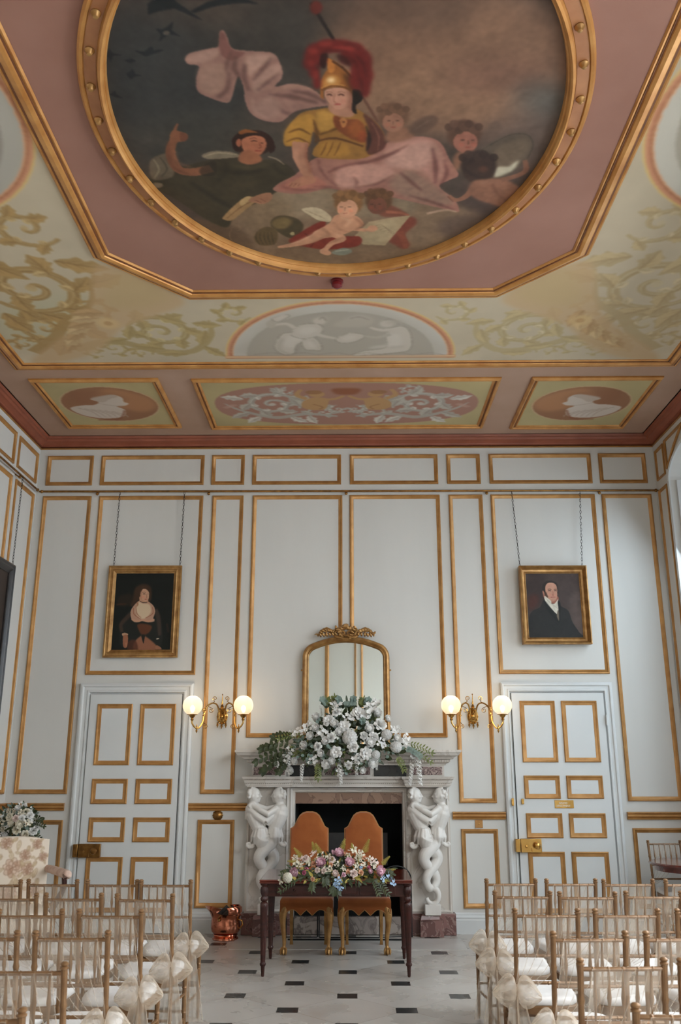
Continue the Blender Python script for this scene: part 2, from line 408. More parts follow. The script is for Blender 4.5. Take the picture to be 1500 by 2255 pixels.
# right wall: piers between deep arched window embrasures
AW, SPR, RISE, EMB = .78, 4.73, .30, .50
w = MB()
edges = [YB]
for wy in WINDOWS_Y: edges += [wy+AW, wy-AW]
edges.append(YF)
for i in range(0, len(edges), 2):
    structure(MB().box(XR, XR+.75, max(edges[i+1], YF), edges[i], 0, ZC+.2).build('wall_right', WALL, smooth=False))
for wy in WINDOWS_Y:
    w = MB(); n = 24; pa = [(wy+AW*math.cos(PI*k/n), SPR+RISE*math.sin(PI*k/n)) for k in range(n+1)]
    for (a, za), (b, zb) in zip(pa, pa[1:]):
        vs = [(XR, a, za), (XR, b, zb), (XR, b, ZC+.2), (XR, a, ZC+.2)]; vs += [(XR+.75, y, z) for _, y, z in vs]
        w.add(vs, [(0, 1, 2, 3), (4, 7, 6, 5), (0, 4, 5, 1), (3, 2, 6, 7)])
    structure(w.build('wall_right', WALL, smooth=False))
wall_right = bpy.data.objects['wall_right']
for k, wy in enumerate(WINDOWS_Y):
    win = MB(); xg = XR+EMB
    win.box(xg, xg+.06, wy-AW, wy-AW+.07, 0, SPR+RISE); win.box(xg, xg+.06, wy+AW-.07, wy+AW, 0, SPR+RISE)
    win.box(xg, xg+.06, wy-AW, wy+AW, .0, .55)
    for z in (1.35, 2.15, 2.95, 3.75, 4.55): win.box(xg+.01, xg+.05, wy-AW, wy+AW, z-.02, z+.02)
    for y in (-.26, .26): win.box(xg+.01, xg+.05, wy+y-.018, wy+y+.018, .55, SPR+RISE)
    wo = structure(win.build('window_%d' % (k+1), WOODWHITE, smooth=False))
    MB().box(xg+.027, xg+.033, wy-AW+.06, wy+AW-.06, .5, SPR+RISE).build('pane', GLASS, wo, smooth=False)
    s = MB()                                            # folded shutters lining the embrasure
    s.box(XR+.06, xg-.02, wy+AW-.03, wy+AW-.004, .02, SPR-.01); s.box(XR+.06, xg-.02, wy-AW+.004, wy-AW+.03, .02, SPR-.01)
    sh = s.build('shutter', WOODWHITE, wo, smooth=False)
    fr = MB()
    for z0, z1 in ((.2, 1.1), (1.25, 2.9), (3.05, 4.6)):
        fr.frame(XR+.13, xg-.09, z0, z1, [(d*.8, q*.6) for d, q in PROF], T(0, wy+AW-.03, 0))
    fr.build('panel_moulding', GOLD, sh)
    ar = MB(); n = 24; rings = []
    for q in range(n+1):
        a = PI*q/n; c, sn = math.cos(a), math.sin(a)
        rings.append([(XR-hh, wy+(AW+d)*c, SPR+(RISE+d)*sn) for d, hh in ((-.004, 0), (-.004, .02), (.02, .028), (.05, .012), (.05, 0))])
    ar.loft(rings)
    for sgn in (1, -1): ar.box(XR-.02, XR, *sorted((wy+sgn*(AW-.004), wy+sgn*(AW+.045))), 0, SPR)
    ar.build('architrave', WOODWHITE, wo)

# ceiling
ceiling = structure(MB().box(XL-.25, XR+.75, YF-.25, YB+.25, ZC, ZC+.15).build('ceiling', BORDER, smooth=False))
CP = [(0, 0), (0, .014), (.030, .020), (.034, .034), (.058, .050), (.090, .060), (.104, .082), (.122, .086), (.136, .11), (.15, .11)]
def cornice(name, pts):
    rings = []
    for (x, y, nx, ny) in pts: rings.append([(x+nx*d, y+ny*d, CORNZ+z) for d, z in CP]+[(x, y, CORNZ+.11)])
    return structure(MB().loft(rings).build(name, CORN, auto=25))
cornice('trim_1', [(XL, YB, 1, -1), (XR, YB, -1, -1)])
cornice('trim_2', [(XL, YF, 1, 1), (XL, YB, 1, -1)])
cornice('trim_3', [(XR, YB, -1, -1), (XR, YF, -1, 1)])
cornice('trim_4', [(XR, YF, -1, 1), (XL, YF, 1, 1)])
for n_, z0, z1, m_ in (('trim_5', CORNZ-.014, CORNZ+.002, GOLD),):
    structure(MB().box(XL, XR, YB-.012, YB, z0, z1).box(XL, XL+.012, YF, YB-.012, z0, z1).box(XR-.012, XR, YF, YB-.012, z0, z1).build(n_, m_, smooth=False))

# raised gilt panel mouldings
def panels(wall, M, rects, m=None, sc=1.):
    for r in rects:
        MB().frame(*r, [(d*sc, q*sc) for d, q in PROF], M).build('panel_moulding', m or GOLD, wall)
FRZ = [(-3.62, -3.07), (-2.975, -1.745), (-1.655, -1.265), (-1.17, -.12), (-.015, 1.025), (1.13, 1.525), (1.63, 2.835), (2.925, 3.48)]
panels(wall_back, MBACK, [(a, b, 4.835, 5.205) for a, b in FRZ])
panels(wall_back, MBACK, [(-3.63, -3.06, 1.36, 4.70), (-2.965, -1.74, 2.62, 4.70), (-1.63, -1.265, 1.36, 4.70), (-1.155, -.105, 1.945, 4.70),
    (-.02, 1.035, 1.945, 4.70), (1.14, 1.535, 1.27, 4.70), (1.63, 2.845, 2.625, 4.70), (2.925, 3.505, 1.29, 4.70),
    (-3.63, -3.075, .24, 1.095), (-1.64, -1.25, .24, 1.10), (1.145, 1.53, .24, 1.01), (2.945, 3.50, .24, 1.02)])
panels(wall_left, MLEFT(), [(9.145, 9.74, 4.835, 5.205), (7.7, 9.04, 4.835, 5.205), (9.16, 9.73, 1.36, 4.70), (7.2, 9.04, 1.36, 4.70), (9.16, 9.73, .24, 1.1), (7.2, 9.04, .24, 1.1),
    (5.8, 7.05, 1.36, 4.70), (3.4, 5.6, 1.36, 4.70), (1.0, 3.2, 1.36, 4.70), (5.4, 7.55, 4.835, 5.205), (3.2, 5.2, 4.835, 5.205), (.8, 3., 4.835, 5.205)])
panels(wall_right, MRIGHT(), [(-9.75, -9.48, .24, 4.72), (-9.75, -9.48, 4.835, 5.205)], sc=.8)
for wy in WINDOWS_Y[:3]: panels(wall_right, MRIGHT(), [(-(wy-AW-.12), -(wy-AW-1.05), .24, 4.72)], sc=.9)
def spandrel(y0, y1, top=5.2):                            # gilt triangle over the arch haunch
    pts = [(y0, top), (y0, SPR+.14), ((y0+y1)/2, SPR+.33), (y1, top)]
    m_ = MB(); r = []
    for (y, z) in pts: r.append((XR-.012, y, z))
    for a, b in zip(r, r[1:]+r[:1]): m_.tube([a, b], .016, 6)
    m_.build('panel_moulding', GOLD, wall_right)
spandrel(9.40, 8.85)
panels(wall_front, MREAR, [(.58, 1.9, 1.3, 4.95), (-.10, .69-.115, 1.3, 4.95), (-.80, -.21, 1.3, 4.95), (-2.1, -.93, 1.3, 4.95), (2.0, 3.4, 1.3, 4.95), (-3.3, -2.2, 1.3, 4.95)])

# chair rail, skirting, doors
RAILP = [(0, 0), (.02, 0), (.024, .012), (.016, .02), (.034, .032), (.034, .050), (.026, .056), (.040, .064), (.040, .074), (0, .078)]
def rail(name, x0, x1, z, parent=None, M=MBACK):
    pr_ = RAILP
    m_ = MB().loft([[(x0, -d, z+h) for d, h in pr_], [(x1, -d, z+h) for d, h in pr_]], M=M)
    return structure(m_.build(name, GOLD, auto=20))
rail('trim_6', XL+.05, -3.075, 1.19); rail('trim_7', -1.745, -1.10, 1.19); rail('trim_8', 1.06, 1.62, 1.105); rail('trim_9', 2.90, XR-.002, 1.105)
rail('trim_10', YF+.02, YB-.001, 1.19, M=MLEFT())
BP = [(0, 0), (.028, 0), (.028, .13), (.020, .14), (.024, .155), (.012, .175), (.012, .185), (0, .20)]
def skirting(name, x0, x1, M=MBACK):
    return structure(MB().loft([[(x0, -d, h) for d, h in BP], [(x1, -d, h) for d, h in BP]], M=M).build(name, WOODWHITE, auto=20))
skirting('baseboard_back', XL, -3.0); skirting('baseboard_back_2', -1.74, -1.12); skirting('baseboard_back_3', 1.04, 1.63); skirting('baseboard_back_4', 2.85, XR)
skirting('baseboard_left', YF, YB-.03, MLEFT())
skirting('baseboard_right', -(YB-.03), -(WINDOWS_Y[0]+AW+.06), MRIGHT())

def door(n, x0, x1, f0, f1, zt, ft, pan, lock_side, dull):
    d = MB().box(x0+.006, x1-.006, YB-.050, YB-.018, .008, zt)
    root = structure(d.build('door_%d' % n, WOODWHITE, smooth=False))
    MB().box(x0-.004, x1+.004, YB-.016, YB-.001, .002, zt+.012).build('gap_shade_sheet', VOID, root, smooth=False)  # dark sheet behind the leaf, its colour stands in for the gap's shade
    fp = [(0, 0), (0, .045), (.02, .055), (.035, .055), (.045, .04), (.075, .04), (.085, .05), (.10, .05), (.112, .022), (.118, .022), (.118, 0)]
    rings = []
    for cx, cz, sx, sz in ((f0, .001, 1, 0), (f0, ft, 1, -1), (f1, ft, -1, -1), (f1, .001, -1, 0)):
        wdt = (x0-f0) if sx > 0 else (f1-x1); k = wdt/.118; kz = (ft-zt-.006)/.118
        rings.append([(cx+sx*e*k, YB-h, cz+sz*e*kz) for e, h in fp])
    MB().loft(rings).build('door_frame', WOODWHITE, root, auto=25)
    for (a, b, c, e) in pan:
        MB().frame(a, b, c, e, [(0, 0), (0, .008), (.008, .015), (.016, .012), (.022, .006), (.046, .002), (.048, 0)], T(0, YB-.050, 0)).build('panel_moulding', GOLD, root)
    return root
cols = lambda xs, zs: [(a, b, z0, z1) for z0, z1 in zs for a, b in xs]
dl = door(1, -2.875, -1.86, -2.995, -1.745, 2.405, 2.525, cols([(-2.785, -2.40), (-2.315, -1.925)], [(1.655, 2.30), (1.26, 1.515), (.88, 1.125), (.20, .735)]), -1, True)
dr = door(2, 1.735, 2.745, 1.63, 2.845, 2.415, 2.53, cols([(1.825, 2.205), (2.275, 2.66)], [(1.685, 2.33), (1.315, 1.55), (.925, 1.17), (.20, .79)]), 1, False)
def rim_lock(root, x0, x1, z0, z1, m):
    y = YB-.050
    lc = MB().box(x0, x1, y-.045, y, z0, z1).build('lock_case', m, root, bevel=.004)
    xm = x0+(x1-x0)*.76; zm = (z0+z1)/2
    MB().lathe([(.004, 0), (.022, .002), (.012, .01), (.012, .03), (.030, .042), (.034, .055), (.028, .068), (.010, .074), (.002, .074)], 16, T(xm, y-.045, zm) @ RX(PI/2)).build('door_knob', m, lc)
    MB().lathe([(.004, 0), (.014, .002), (.012, .012), (.002, .014)], 14, T(x0+(x1-x0)*.26, y-.045, zm-.01) @ RX(PI/2)).build('escutcheon', m, lc)
    MB().tube([(x0+(x1-x0)*.5, y-.047, z0+.045), (x0+(x1-x0)*.52, y-.056, z0+.012)], .004, 6).build('key_drop', m, lc)
    MB().box(x0-.055, x0-.006, y-.050, y+.045, z0+.004, z1-.004).build('lock_keep', m, root, bevel=.004)
rim_lock(dl, -2.865, -2.635, .73, .865, BRASSD); rim_lock(dr, 1.75, 1.965, .785, .92, BRASS)
hb = MB().box(2.742, 2.765, YB-.066, YB-.05, 2.08, 2.17); hb.tube([(2.752, YB-.07, 2.07), (2.752, YB-.07, 2.18)], .008, 8); hb.build('hinge', WOODWHITE, dr)
MB().box(1.68, 1.705, YB-.075, YB-.055, 1.245, 1.32).build('bolt_keep', BRASS, dr, bevel=.003)
MB().box(1.785, 1.812, YB-.068, YB-.05, 1.26, 1.315).build('bolt_plate', BRASS, dr, bevel=.003)
pl = MB().box(2.135, 2.335, YB-.056, YB-.05, 1.22, 1.30).build('name_plate', BRASS, dr, bevel=.002)
for txt, z in (('GRAND', 1.263), ('APARTMENT', 1.234)):
    cu = bpy.data.curves.new('lettering', 'FONT'); cu.body = txt; cu.size = .026; cu.extrude = .0008; cu.align_x = 'CENTER'
    o = bpy.data.objects.new('lettering', cu); COL.objects.link(o); o.parent = pl; WO[o] = WO[pl]
    o.location = Vector((2.225, YB-.0568, z))-WO[pl]; o.rotation_euler = (PI/2, 0, 0); cu.materials.append(CUSH)
# ------------------------------------------------------------------ ceiling: gilt mouldings and paintings
GM = [(-.075, 0), (-.075, .010), (-.060, .022), (-.040, .014), (-.026, .030), (.006, .040), (.026, .030), (.034, .012), (.056, .020), (.066, .008), (.066, 0)]
def poly_mould(pts, prof, parent, z=None, m=None, name='gilt_moulding', hs=1., grooves=((-.047, -.033, .0215), (.029, .041, .0205))):
    z = ZC if z is None else z
    n = len(pts); rings = []
    for i in range(n):
        a, b, c = (Vector(pts[(i+k-1) % n]) for k in range(3))
        d1, d2 = (b-a).normalized(), (c-b).normalized(); n1 = Vector((-d1.y, d1.x)); n2 = Vector((-d2.y, d2.x)); mi = (n1+n2).normalized(); mi /= max(.3, mi.dot(n1))
        rings.append([(b.x+mi.x*d, b.y+mi.y*d, z-h*hs) for d, h in prof])
    o = MB().loft(rings, close=True).build(name, m or GILTC, parent, auto=25)
    for d0, d1, h in grooves:
        rg = [[(r[0][0]+(r[-1][0]-r[0][0])*(d-prof[0][0])/(prof[-1][0]-prof[0][0]), r[0][1]+(r[-1][1]-r[0][1])*(d-prof[0][0])/(prof[-1][0]-prof[0][0]), z-q*hs) for d, q in ((d0, h-.008), (d0, h), (d1, h), (d1, h-.008))] for r in rings]
        MB().loft(rg, close=True).build('groove', GROOVE, o, auto=25)
    return o
GROOVE = mat('moulding_groove_brown', (104, 62, 36), (126, 78, 46), rough=.6)
X0, X1, Y0, Y1 = -3.24, 3.11, 1.1, 7.79
OC = [(-1.91, 2.98), (-1.91, 5.87), (-1.325, 6.46), (1.195, 6.46), (1.755, 5.88), (1.755, 2.98), (1.195, 2.4), (-1.325, 2.4)]
poly_mould([(X0, Y0), (X1, Y0), (X1, Y1), (X0, Y1)], GM, ceiling)
poly_mould(OC[::-1], GM, ceiling)
m_ = MB(); m_.add([(x, y, ZC-.006) for x, y in OC]+[(x, y, ZC+.001) for x, y in OC], [tuple(range(8))]+[(i, (i+1) % 8, (i+1) % 8+8, i+8) for i in range(8)])
m_.build('mauve_field', MAUVE, ceiling, smooth=False)

# painted border of scrolls, lunette and roundels
cb = Canvas(X0, X1, Y0, Y1, .0092, (186, 172, 148), 3); cb.mottle(.012); cb.ss = .8
oc_rgb, oc_dk, oc_lt, sand = (176, 146, 92), (142, 112, 66), (204, 180, 128), (188, 158, 120)
GRN = (176, 172, 142)
def leaf(cv, x, y, ang, L, w, c, dk):
    ca, sa = math.cos(ang), math.sin(ang)
    P = [(0, .06), (.16, .44), (.29, .36), (.42, .70), (.55, .46), (.68, .58), (.80, .28), (1, 0), (.82, -.18), (.68, -.40), (.54, -.28), (.40, -.50), (.26, -.30), (.12, -.2)]
    cv.poly([(x+L*(p*ca)-w*q*sa, y+L*(p*sa)+w*q*ca) for p, q in P], c, 1.2, .92, True, True)
    hl = tuple(min(255, v*1.10) for v in c)
    cv.poly([(x+L*(p*ca)-w*q*sa, y+L*(p*sa)+w*q*ca) for p, q in ((.08, .06), (.2, .36), (.42, .56), (.66, .44), (.9, .06), (.5, .08))], hl, 1.4, .7, True, True)
    cv.stroke([(x, y), (x+.5*L*ca-.06*w*sa, y+.5*L*sa+.06*w*ca), (x+.92*L*ca, y+.92*L*sa)], [w*.12, w*.12, w*.02], dk, 1, .5, True)
    for p, q in ((.34, .5), (.56, .4), (.46, -.34), (.66, -.26)):
        cv.stroke([(x+L*(p-.22)*ca-w*q*.1*sa, y+L*(p-.22)*sa+w*q*.1*ca), (x+L*p*ca-w*q*.8*sa, y+L*p*sa+w*q*.8*ca)], [w*.10, w*.03], dk, 1, .35, True)
def scroll(cv, cx, cy, r, a0, turns, sgn, c, dk, lt, tail=None, fx=1.):
    P = []; n = int(26*turns)
    for i in range(n+1):
        t = i/n; a = a0+sgn*2*PI*turns*t; q = r*(1-t)**.85+.025*r
        P.append((cx+fx*q*math.cos(a), cy+q*math.sin(a)))
    if tail: P = list(tail)+P
    cv.stroke(P, [r*.12, r*.26, r*.24, r*.2, r*.16, r*.12], c, 1.5, .95, True)
    cv.stroke(P, [r*.04, r*.08, r*.07, r*.06, r*.04, .01], lt, 1.2, .6, True)
    Q = [(x+.05*r, y+.05*r) for x, y in P]; cv.stroke(Q, [r*.03, r*.06, r*.05, r*.03], dk, 1.2, .45, True)
    k0 = len(tail) if tail else 0
    for i in range(2, int(n*.66), 4):
        x, y = P[k0+i]; x2, y2 = P[k0+i+1]; ang = math.atan2(y2-y, x2-x)-sgn*.75
        leaf(cv, x, y, ang, r*.72, r*.46, c, dk)
        leaf(cv, x, y, ang+sgn*1.45, r*.34, r*.22, lt, dk)
    cv.ell(cx, cy, r*.13, r*.13, lt, 1.5, .8)
def side_scrolls(mx, c, dk, lt):
    fx = lambda x: x if not mx else -.13-x
    s = -1 if mx else 1
    for (x, y, r, a, t, sg) in ((-2.62, 6.35, .40, 2.6, 1.7, -1), (-2.38, 5.52, .24, .6, 1.3, 1), (-2.95, 5.62, .22, 4., 1.2, -1), (-2.75, 7.02, .25, .4, 1.4, 1), (-3.02, 7.32, .15, 1., 1.2, -1), (-2.2, 6.72, .17, 3.4, 1.2, 1)):
        scroll(cb, fx(x), y, r, a if not mx else PI-a, t, sg*s, c, dk, lt)
    for (x, y, a, L) in ((-2.9, 5.9, .8, .45), (-2.3, 5.95, .3, .42), (-2.15, 6.3, -.4, .35), (-3.0, 6.75, 1.2, .4), (-2.7, 6.75, .5, .5), (-2.45, 6.9, 1.0, .45), (-2.55, 7.25, 2.2, .4), (-2.95, 6.1, -1.2, .35)):
        leaf(cb, fx(x), y, a if not mx else PI-a, L, .2, c, dk)
    cb.stroke([(fx(-3.0), 7.5), (fx(-2.7), 7.2), (fx(-2.5), 6.9), (fx(-2.2), 6.6), (fx(-2.1), 6.2)], [.14, .12, .1, .06, .02], c, 1.5, .9, True)
def front_scrolls(mx, c, dk, lt):
    fx = lambda x: x if not mx else -.13-x
    s = -1 if mx else 1
    for (x, y, r, a, t, sg) in ((-1.72, 7.12, .29, 3.5, 1.7, 1), (-2.22, 7.42, .13, 2., 1.3, -1), (-1.02, 6.78, .16, .5, 1.3, 1), (-2.42, 7.5, .1, 1., 1.2, 1), (-1.98, 7.52, .1, .5, 1.2, -1)):
        scroll(cb, fx(x), y, r, a if not mx else PI-a, t, sg*s, c, dk, lt)
    cb.stroke([(fx(-2.6), 7.45), (fx(-2.2), 7.28), (fx(-1.85), 7.47), (fx(-1.5), 7.5), (fx(-1.28), 7.2), (fx(-1.25), 6.9)], [.12, .1, .1, .09, .07, .02], c, 1.5, .85, True)
    for (x, y, a, L) in ((-1.95, 7.0, 1.9, .28), (-1.7, 6.8, .6, .3), (-1.4, 6.95, .2, .26), (-1.36, 7.4, .9, .28), (-1.75, 7.45, 3.4, .3), (-2.05, 7.25, 2.9, .3), (-1.3, 7.1, 1.9, .3), (-1.55, 7.56, 3.2, .3)):
        leaf(cb, fx(x), y, a if not mx else PI-a, L, .12, c, dk)
cb.stroke([(X0, 7.2), (-2.6, 6.9), (-2.2, 6.5)], [.5, .9, .4], GRN, 14, .5, True)
side_scrolls(False, (164, 134, 88), (130, 102, 64), (186, 160, 116))
side_scrolls(True, (176, 156, 120), (156, 134, 98), (190, 174, 142))
front_scrolls(False, (166, 146, 102), (142, 120, 80), (188, 172, 132))
front_scrolls(True, (176, 158, 120), (154, 134, 96), (190, 176, 144))
# sandy masks in the two far corners
for mx in (0, 1):
    fx = (lambda x: -.13-x) if mx else (lambda x: x)
    cb.poly([(fx(-1.95), 6.0), (fx(-1.4), 6.55), (fx(-1.75), 6.85), (fx(-2.05), 7.05), (fx(-2.4), 7.5), (fx(-2.85), 7.72), (fx(-3.1), 7.7), (fx(-2.75), 7.3), (fx(-2.4), 6.95), (fx(-2.2), 6.6)], sand, 4, .75, True, True)
    cb.poly([(fx(-1.8), 6.1), (fx(-1.5), 6.5), (fx(-1.8), 6.7), (fx(-2.1), 6.6)], (180, 158, 114), 9, .5, True, True)
    for q in range(7): leaf(cb, fx(-2.5+.06*q), 7.25-.08*q, (2.2 if not mx else .9)+.15*q, .3, .14, (190, 164, 124) if q % 2 else (176, 146, 106), (150, 118, 84))
    cb.ell(fx(-2.15), 6.95, .1, .1, (206, 176, 128), 2, .7); cb.ell(fx(-2.15), 6.95, .04, .04, (170, 134, 90), 1.5, .6)
# lunette and two half roundels, painted as grey reliefs in pink-lined frames
def half_round(cx, cy, r, ang0, grey, lining):
    def arc(q): return [(cx+q*math.cos(ang0+PI*k/40), cy+q*math.sin(ang0+PI*k/40)) for k in range(41)]
    for q, c in ((r, (208, 178, 120)), (r-.018, (196, 140, 108)), (r-.045, (166, 112, 82)), (r-.06, (206, 156, 120)), (r-.075, lining), (r-.20, grey)):
        cb.poly(arc(q), c, .8, 1., False, True)
half_round(-.10, 7.66, 1.095, PI, (160, 152, 138), (188, 182, 170))
half_round(-3.06, 4.32, 1.12, -PI/2, (150, 142, 130), (170, 164, 152))
half_round(2.93, 4.4, 1.12, PI/2, (172, 164, 148), (196, 190, 176))
cb.poly([(-1.2, 7.60), (1.0, 7.60), (1.0, 7.66), (-1.2, 7.66)], (178, 128, 96), .6, 1, False, True)
cb.poly([(-1.2, 7.615), (1.0, 7.615), (1.0, 7.635), (-1.2, 7.635)], (216, 180, 140), .6, 1, False, True)
cb.map = lambda x, y: on_z(x, y, ZC)[:2]
RL, RS, RD = (188, 178, 164), (174, 164, 150), (138, 128, 114)
def putto_relief():
    def bp(P, c, sf):
        cb.poly(P, c, sf*.6); cb.stroke(P+P[:2], .013, RD, 1.2, .6); cx = sum(p[0] for p in P)/len(P); cy = sum(p[1] for p in P)/len(P)
        cb.poly([(cx+(x-cx)*.55-1, cy+(y-cy)*.5-1) for x, y in P], (202, 193, 180), 3, .6)
    cb.poly([(598, 700), (640, 690), (700, 692), (770, 680), (860, 690), (940, 730), (955, 782), (545, 782), (560, 735)], (172, 162, 148), 6, .5)
    # left child leaning on a vase, arm back
    bp([(612, 745), (604, 765), (625, 780), (648, 778), (655, 758), (690, 745), (700, 735), (690, 722), (650, 730), (625, 733)], RL, 2.5)
    bp([(640, 735), (660, 715), (700, 712), (712, 724), (700, 738), (668, 745)], RL, 2)
    cb.ell(*cb.map(704, 706), .055, .06, RL, 2); cb.ell(*cb.map(712, 700), .06, .05, RS, 2, .7)
    cb.stroke([(650, 722), (630, 712), (600, 716)], [.05, .045, .03], RL, 1.5); cb.poly([(585, 712), (600, 703), (608, 715), (596, 722)], RS, 1.5)
    bp([(600, 700), (630, 692), (637, 696), (612, 708)], RL, 1.5)
    cb.stroke([(690, 732), (715, 740), (752, 746)], [.06, .05, .03], RL, 1.5)
    bp([(665, 750), (690, 742), (706, 755), (708, 770), (690, 770), (672, 768)], RL, 2.2)
    cb.stroke([(622, 744), (615, 768), (640, 780)], .02, RD, 2, .6); cb.stroke([(660, 758), (650, 778)], .02, RD, 2, .5); cb.stroke([(688, 746), (705, 768)], .015, RD, 2, .5)
    cb.ell(*cb.map(704, 706), .05, .055, RL, 1.2); cb.stroke([(700, 712), (708, 715)], .012, RD, 1, .6); cb.stroke([(702, 703), (712, 698), (718, 706)], .02, RD, 1.5, .5)
    cb.ell(*cb.map(852, 712), .05, .055, RL, 1.2); cb.stroke([(846, 705), (858, 702), (874, 708), (878, 714)], .022, RD, 1.5, .5)
    # globe, bowl
    cb.poly([(735, 716), (770, 696), (800, 692), (824, 702), (815, 715), (780, 720)], RS, 2); cb.stroke([(772, 700), (792, 697), (812, 703)], .012, RD, 1, .6)
    bp([(740, 745), (770, 732), (805, 738), (780, 752), (750, 754)], RL, 2.5)
    # right child blowing, kneeling
    bp([(850, 740), (860, 722), (890, 718), (905, 735), (905, 765), (880, 775), (780, 782), (800, 772), (850, 764)], RL, 2.5)
    cb.ell(*cb.map(852, 712), .06, .06, RL, 2); cb.ell(*cb.map(868, 708), .08, .05, RS, 2, .7)
    cb.stroke([(870, 724), (840, 726), (815, 720)], [.05, .05, .03], RL, 1.5); cb.stroke([(860, 735), (830, 742), (800, 738)], [.05, .045, .03], RS, 1.5)
    cb.stroke([(850, 764), (888, 762)], .015, RD, 2, .6)
    for k in range(6): cb.stroke([(560+70*k, 780), (600+70*k, 776), (630+70*k, 781)], .012, RD, 1.2, .5)
putto_relief()
def inside_oct(X, Y, m):
    a = (X > OC[0][0]+m) & (X < OC[5][0]-m) & (Y < 6.46-m) & (Y > 2.4+m)
    return a & (Y-X > 2.4-1.195+1.3*m) & (Y+X > 2.4-1.325+1.3*m) & (Y-X < 5.87+1.91-1.3*m) & (Y+X < 5.88+1.755-1.3*m)
cb.map = None
cb.build('painted_border', FRESCO, ceiling, lambda x, y: (x, y, np.full_like(x, ZC-.005)), keep=lambda X, Y: ~inside_oct(X, Y, .03), gain=CEILGAIN)

# three framed panels beyond the border
def ceil_panel(x0, x1, y0, y1, label, paint):
    t = thing('ceiling_panel', label, 'ceiling panel', ((x0+x1)/2, (y0+y1)/2, ZC), 'framed painted panels at the far end of the ceiling')
    pf = [(0, 0), (0, .016), (.018, .034), (.034, .030), (.040, .010), (.052, .012), (.062, .022), (.078, .010), (.084, 0)]
    poly_mould([(x0, y0), (x1, y0), (x1, y1), (x0, y1)], pf, t, name='gilt_frame', grooves=((.037, .050, .0155),))
    c = Canvas(x0+.06, x1-.06, y0+.06, y1-.06, .0085, (176, 160, 118), 5); c.mottle(.012); c.ss = .5; paint(c)
    c.build('painted_panel', FRESCO, t, lambda x, y: (x, y, np.full_like(x, ZC-.007)), gain=CEILGAIN)
def bust(c, s):
    cx, cy = (c.x0+c.x1)/2, (c.y0+c.y1)/2
    c.ell(cx, cy, .53, .47, (194, 168, 132), .8); c.ell(cx, cy, .515, .455, (150, 108, 80), .8)
    c.poly([(cx+s*.1, cy-.42), (cx+s*.45, cy-.2), (cx+s*.50, cy+.05), (cx+s*.3, cy+.2), (cx, cy), (cx-s*.1, cy-.2)], (182, 132, 94), 8, .7)
    c.poly([(cx-s*.3, cy-.35), (cx+s*.1, cy-.3), (cx+s*.2, cy-.1), (cx-s*.3, cy)], (146, 102, 76), 8, .5)
    L, D = (200, 186, 172), (172, 152, 136)
    # a bust in profile, crown of the head towards the middle of the ceiling
    P = [(-.02, -.24), (.10, -.27), (.17, -.19), (.16, -.08), (.20, -.03), (.15, .03), (.06, .05), (.12, .16), (.05, .36), (-.18, .40), (-.36, .30), (-.44, .10), (-.30, .02), (-.16, .0), (-.10, -.08), (-.16, -.16)]
    c.poly([(cx+s*(p*1.05), cy+q*.95) for p, q in P], L, 1.4)
    c.poly([(cx+s*p, cy+q) for p, q in ((-.16, -.18), (-.04, -.24), (.09, -.27), (.14, -.21), (.04, -.15), (-.06, -.06), (-.13, -.10))], D, 2, .6)
    for k in range(6): c.stroke([(cx-s*(.38-.07*k), cy+.08+.02*k), (cx-s*(.25-.07*k), cy+.2+.02*k), (cx-s*(.2-.06*k), cy+.36)], [.02, .018, .01], D, 1.3, .7)
    c.stroke([(cx+s*.12, cy+.05), (cx-s*.0, cy+.02), (cx-s*.12, cy-.04)], .018, D, 1.5, .6)
    c.stroke([(cx+s*.12, cy+.16), (cx+s*.0, cy+.4), (cx-s*.25, cy+.43)], .03, (140, 88, 64), 2, .6)
